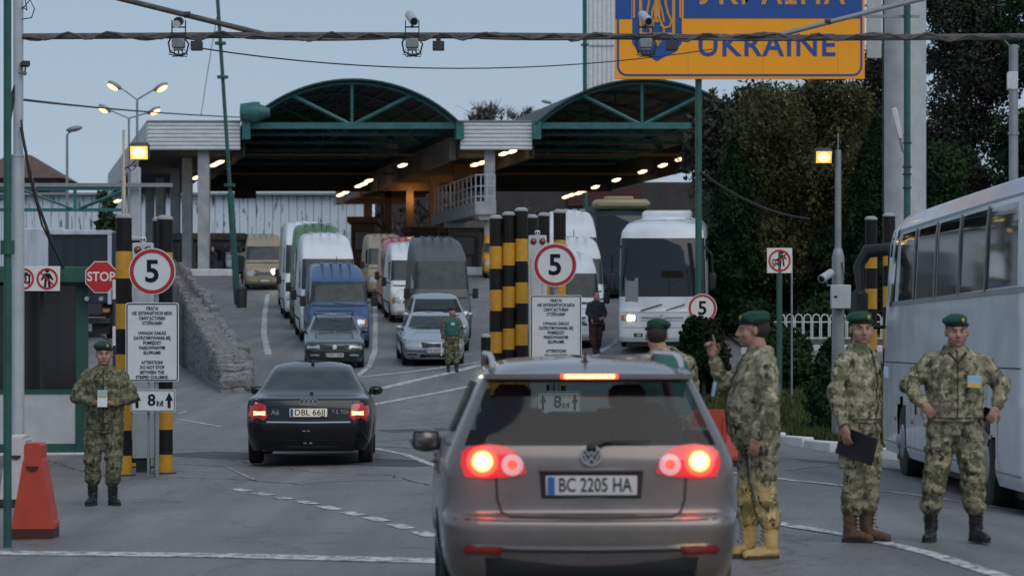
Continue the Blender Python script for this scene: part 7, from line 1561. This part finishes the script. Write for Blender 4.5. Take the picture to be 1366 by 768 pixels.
# soldier in green vest between the lanes
p = at(603, 496); t = person('soldier in green vest standing in front of the silver saloon', p, 1.76, R(8), dict(hyaw=R(20), hem=.88, fL=(-.1, 0, 0), fR=(.12, -.04, 0)), 'camo_left', 'camo_left', 'boot_black', hat='hair', vox=.02, vest='vest_green', seed=5, face=False, bulk=1.05); t.children
q = MB(); q.box((0, -.2, 1.33), (.1, .01, .07)); q.build('pass_card', 'paper', t); q = MB(); q.tube([(-.3, -.08, .8), (-.31, -.1, .45)], .02, 6); q.build('baton', 'sign_white', t)
# man in dark clothes in front of the white vans
p = at(795, 472); t = person('man in black jacket and dark red trousers walking by the white vans', p, 1.8, R(18), dict(hpitch=.25, head=(0, -.05, 1.66), hem=.84, eL=(-.27, -.02, 1.18), wL=(-.2, -.2, 1.0), eR=(.28, .0, 1.18), wR=(.16, -.22, 1.05), dR=(-.8, -.4, -.3), pR=(0, .8, .3), fL=(-.09, -.12, 0), fR=(.1, .12, 0), kR=(.1, .03, .5)), 'dark_cloth', 'dark_trouser', 'boot_black', hat=None, vox=.02, seed=6, face=False, bulk=1.15)
# two dark figures near the far wall end
p = at(284, 0, 166); p.z = Z(368, 166)-.05; t = person('dark clothed man leaning on the far end of the stone wall', p, 1.76, R(-20), dict(eR=(.27, -.1, 1.25), wR=(.1, -.22, 1.5), dR=(-.3, 0, 1), hem=.84), 'dark_cloth', 'dark_cloth', 'boot_black', hat=None, vox=.03, seed=7, face=False, bulk=1.2)
p = at(320, 0, 150); t = person('dark figure seen from behind beside the green mast', p, 1.8, PI, dict(hem=.6), 'dark_cloth', 'dark_cloth', 'boot_black', hat='hair', vox=.03, seed=8, face=False, bulk=1.1)
# officer seen from behind beyond the car
p = at(886, 0, 24.0); t = person('soldier in green vest seen from behind beyond the silver car', p, (Z(420, 24)-p.z)/1.015, R(195), dict(hyaw=R(-12), head=(.05, -.05, 1.66), eL=(-.28, -.1, 1.22), wL=(-.15, -.3, 1.15), dL=(.5, -1, 0), eR=(.28, -.08, 1.2), wR=(.15, -.28, 1.1), dR=(-.5, -1, 0)), 'camo_new', 'camo_trouser', 'boot_black', vest='vest_green', seed=9, bulk=1.1)
# low beam of the next car in the queue, just out of the frame, on the officer's legs
for dx, e in ((1.05, 60),):
    l = bpy.data.lights.new('lamp_light', 'SPOT'); l.energy = e*30; l.color = (1, .72, .25); l.spot_size = R(13); l.spot_blend = .3; l.shadow_soft_size = .04; o = bpy.data.objects.new('lamp_light', l); COL.objects.link(o)
    src = Vector((1.95, 10.5, .62)); o.location = src; tg = Vector((big.location.x-.25, big.location.y, -.44)); o.rotation_euler = (tg-src).to_track_quat('-Z', 'Y').to_euler()
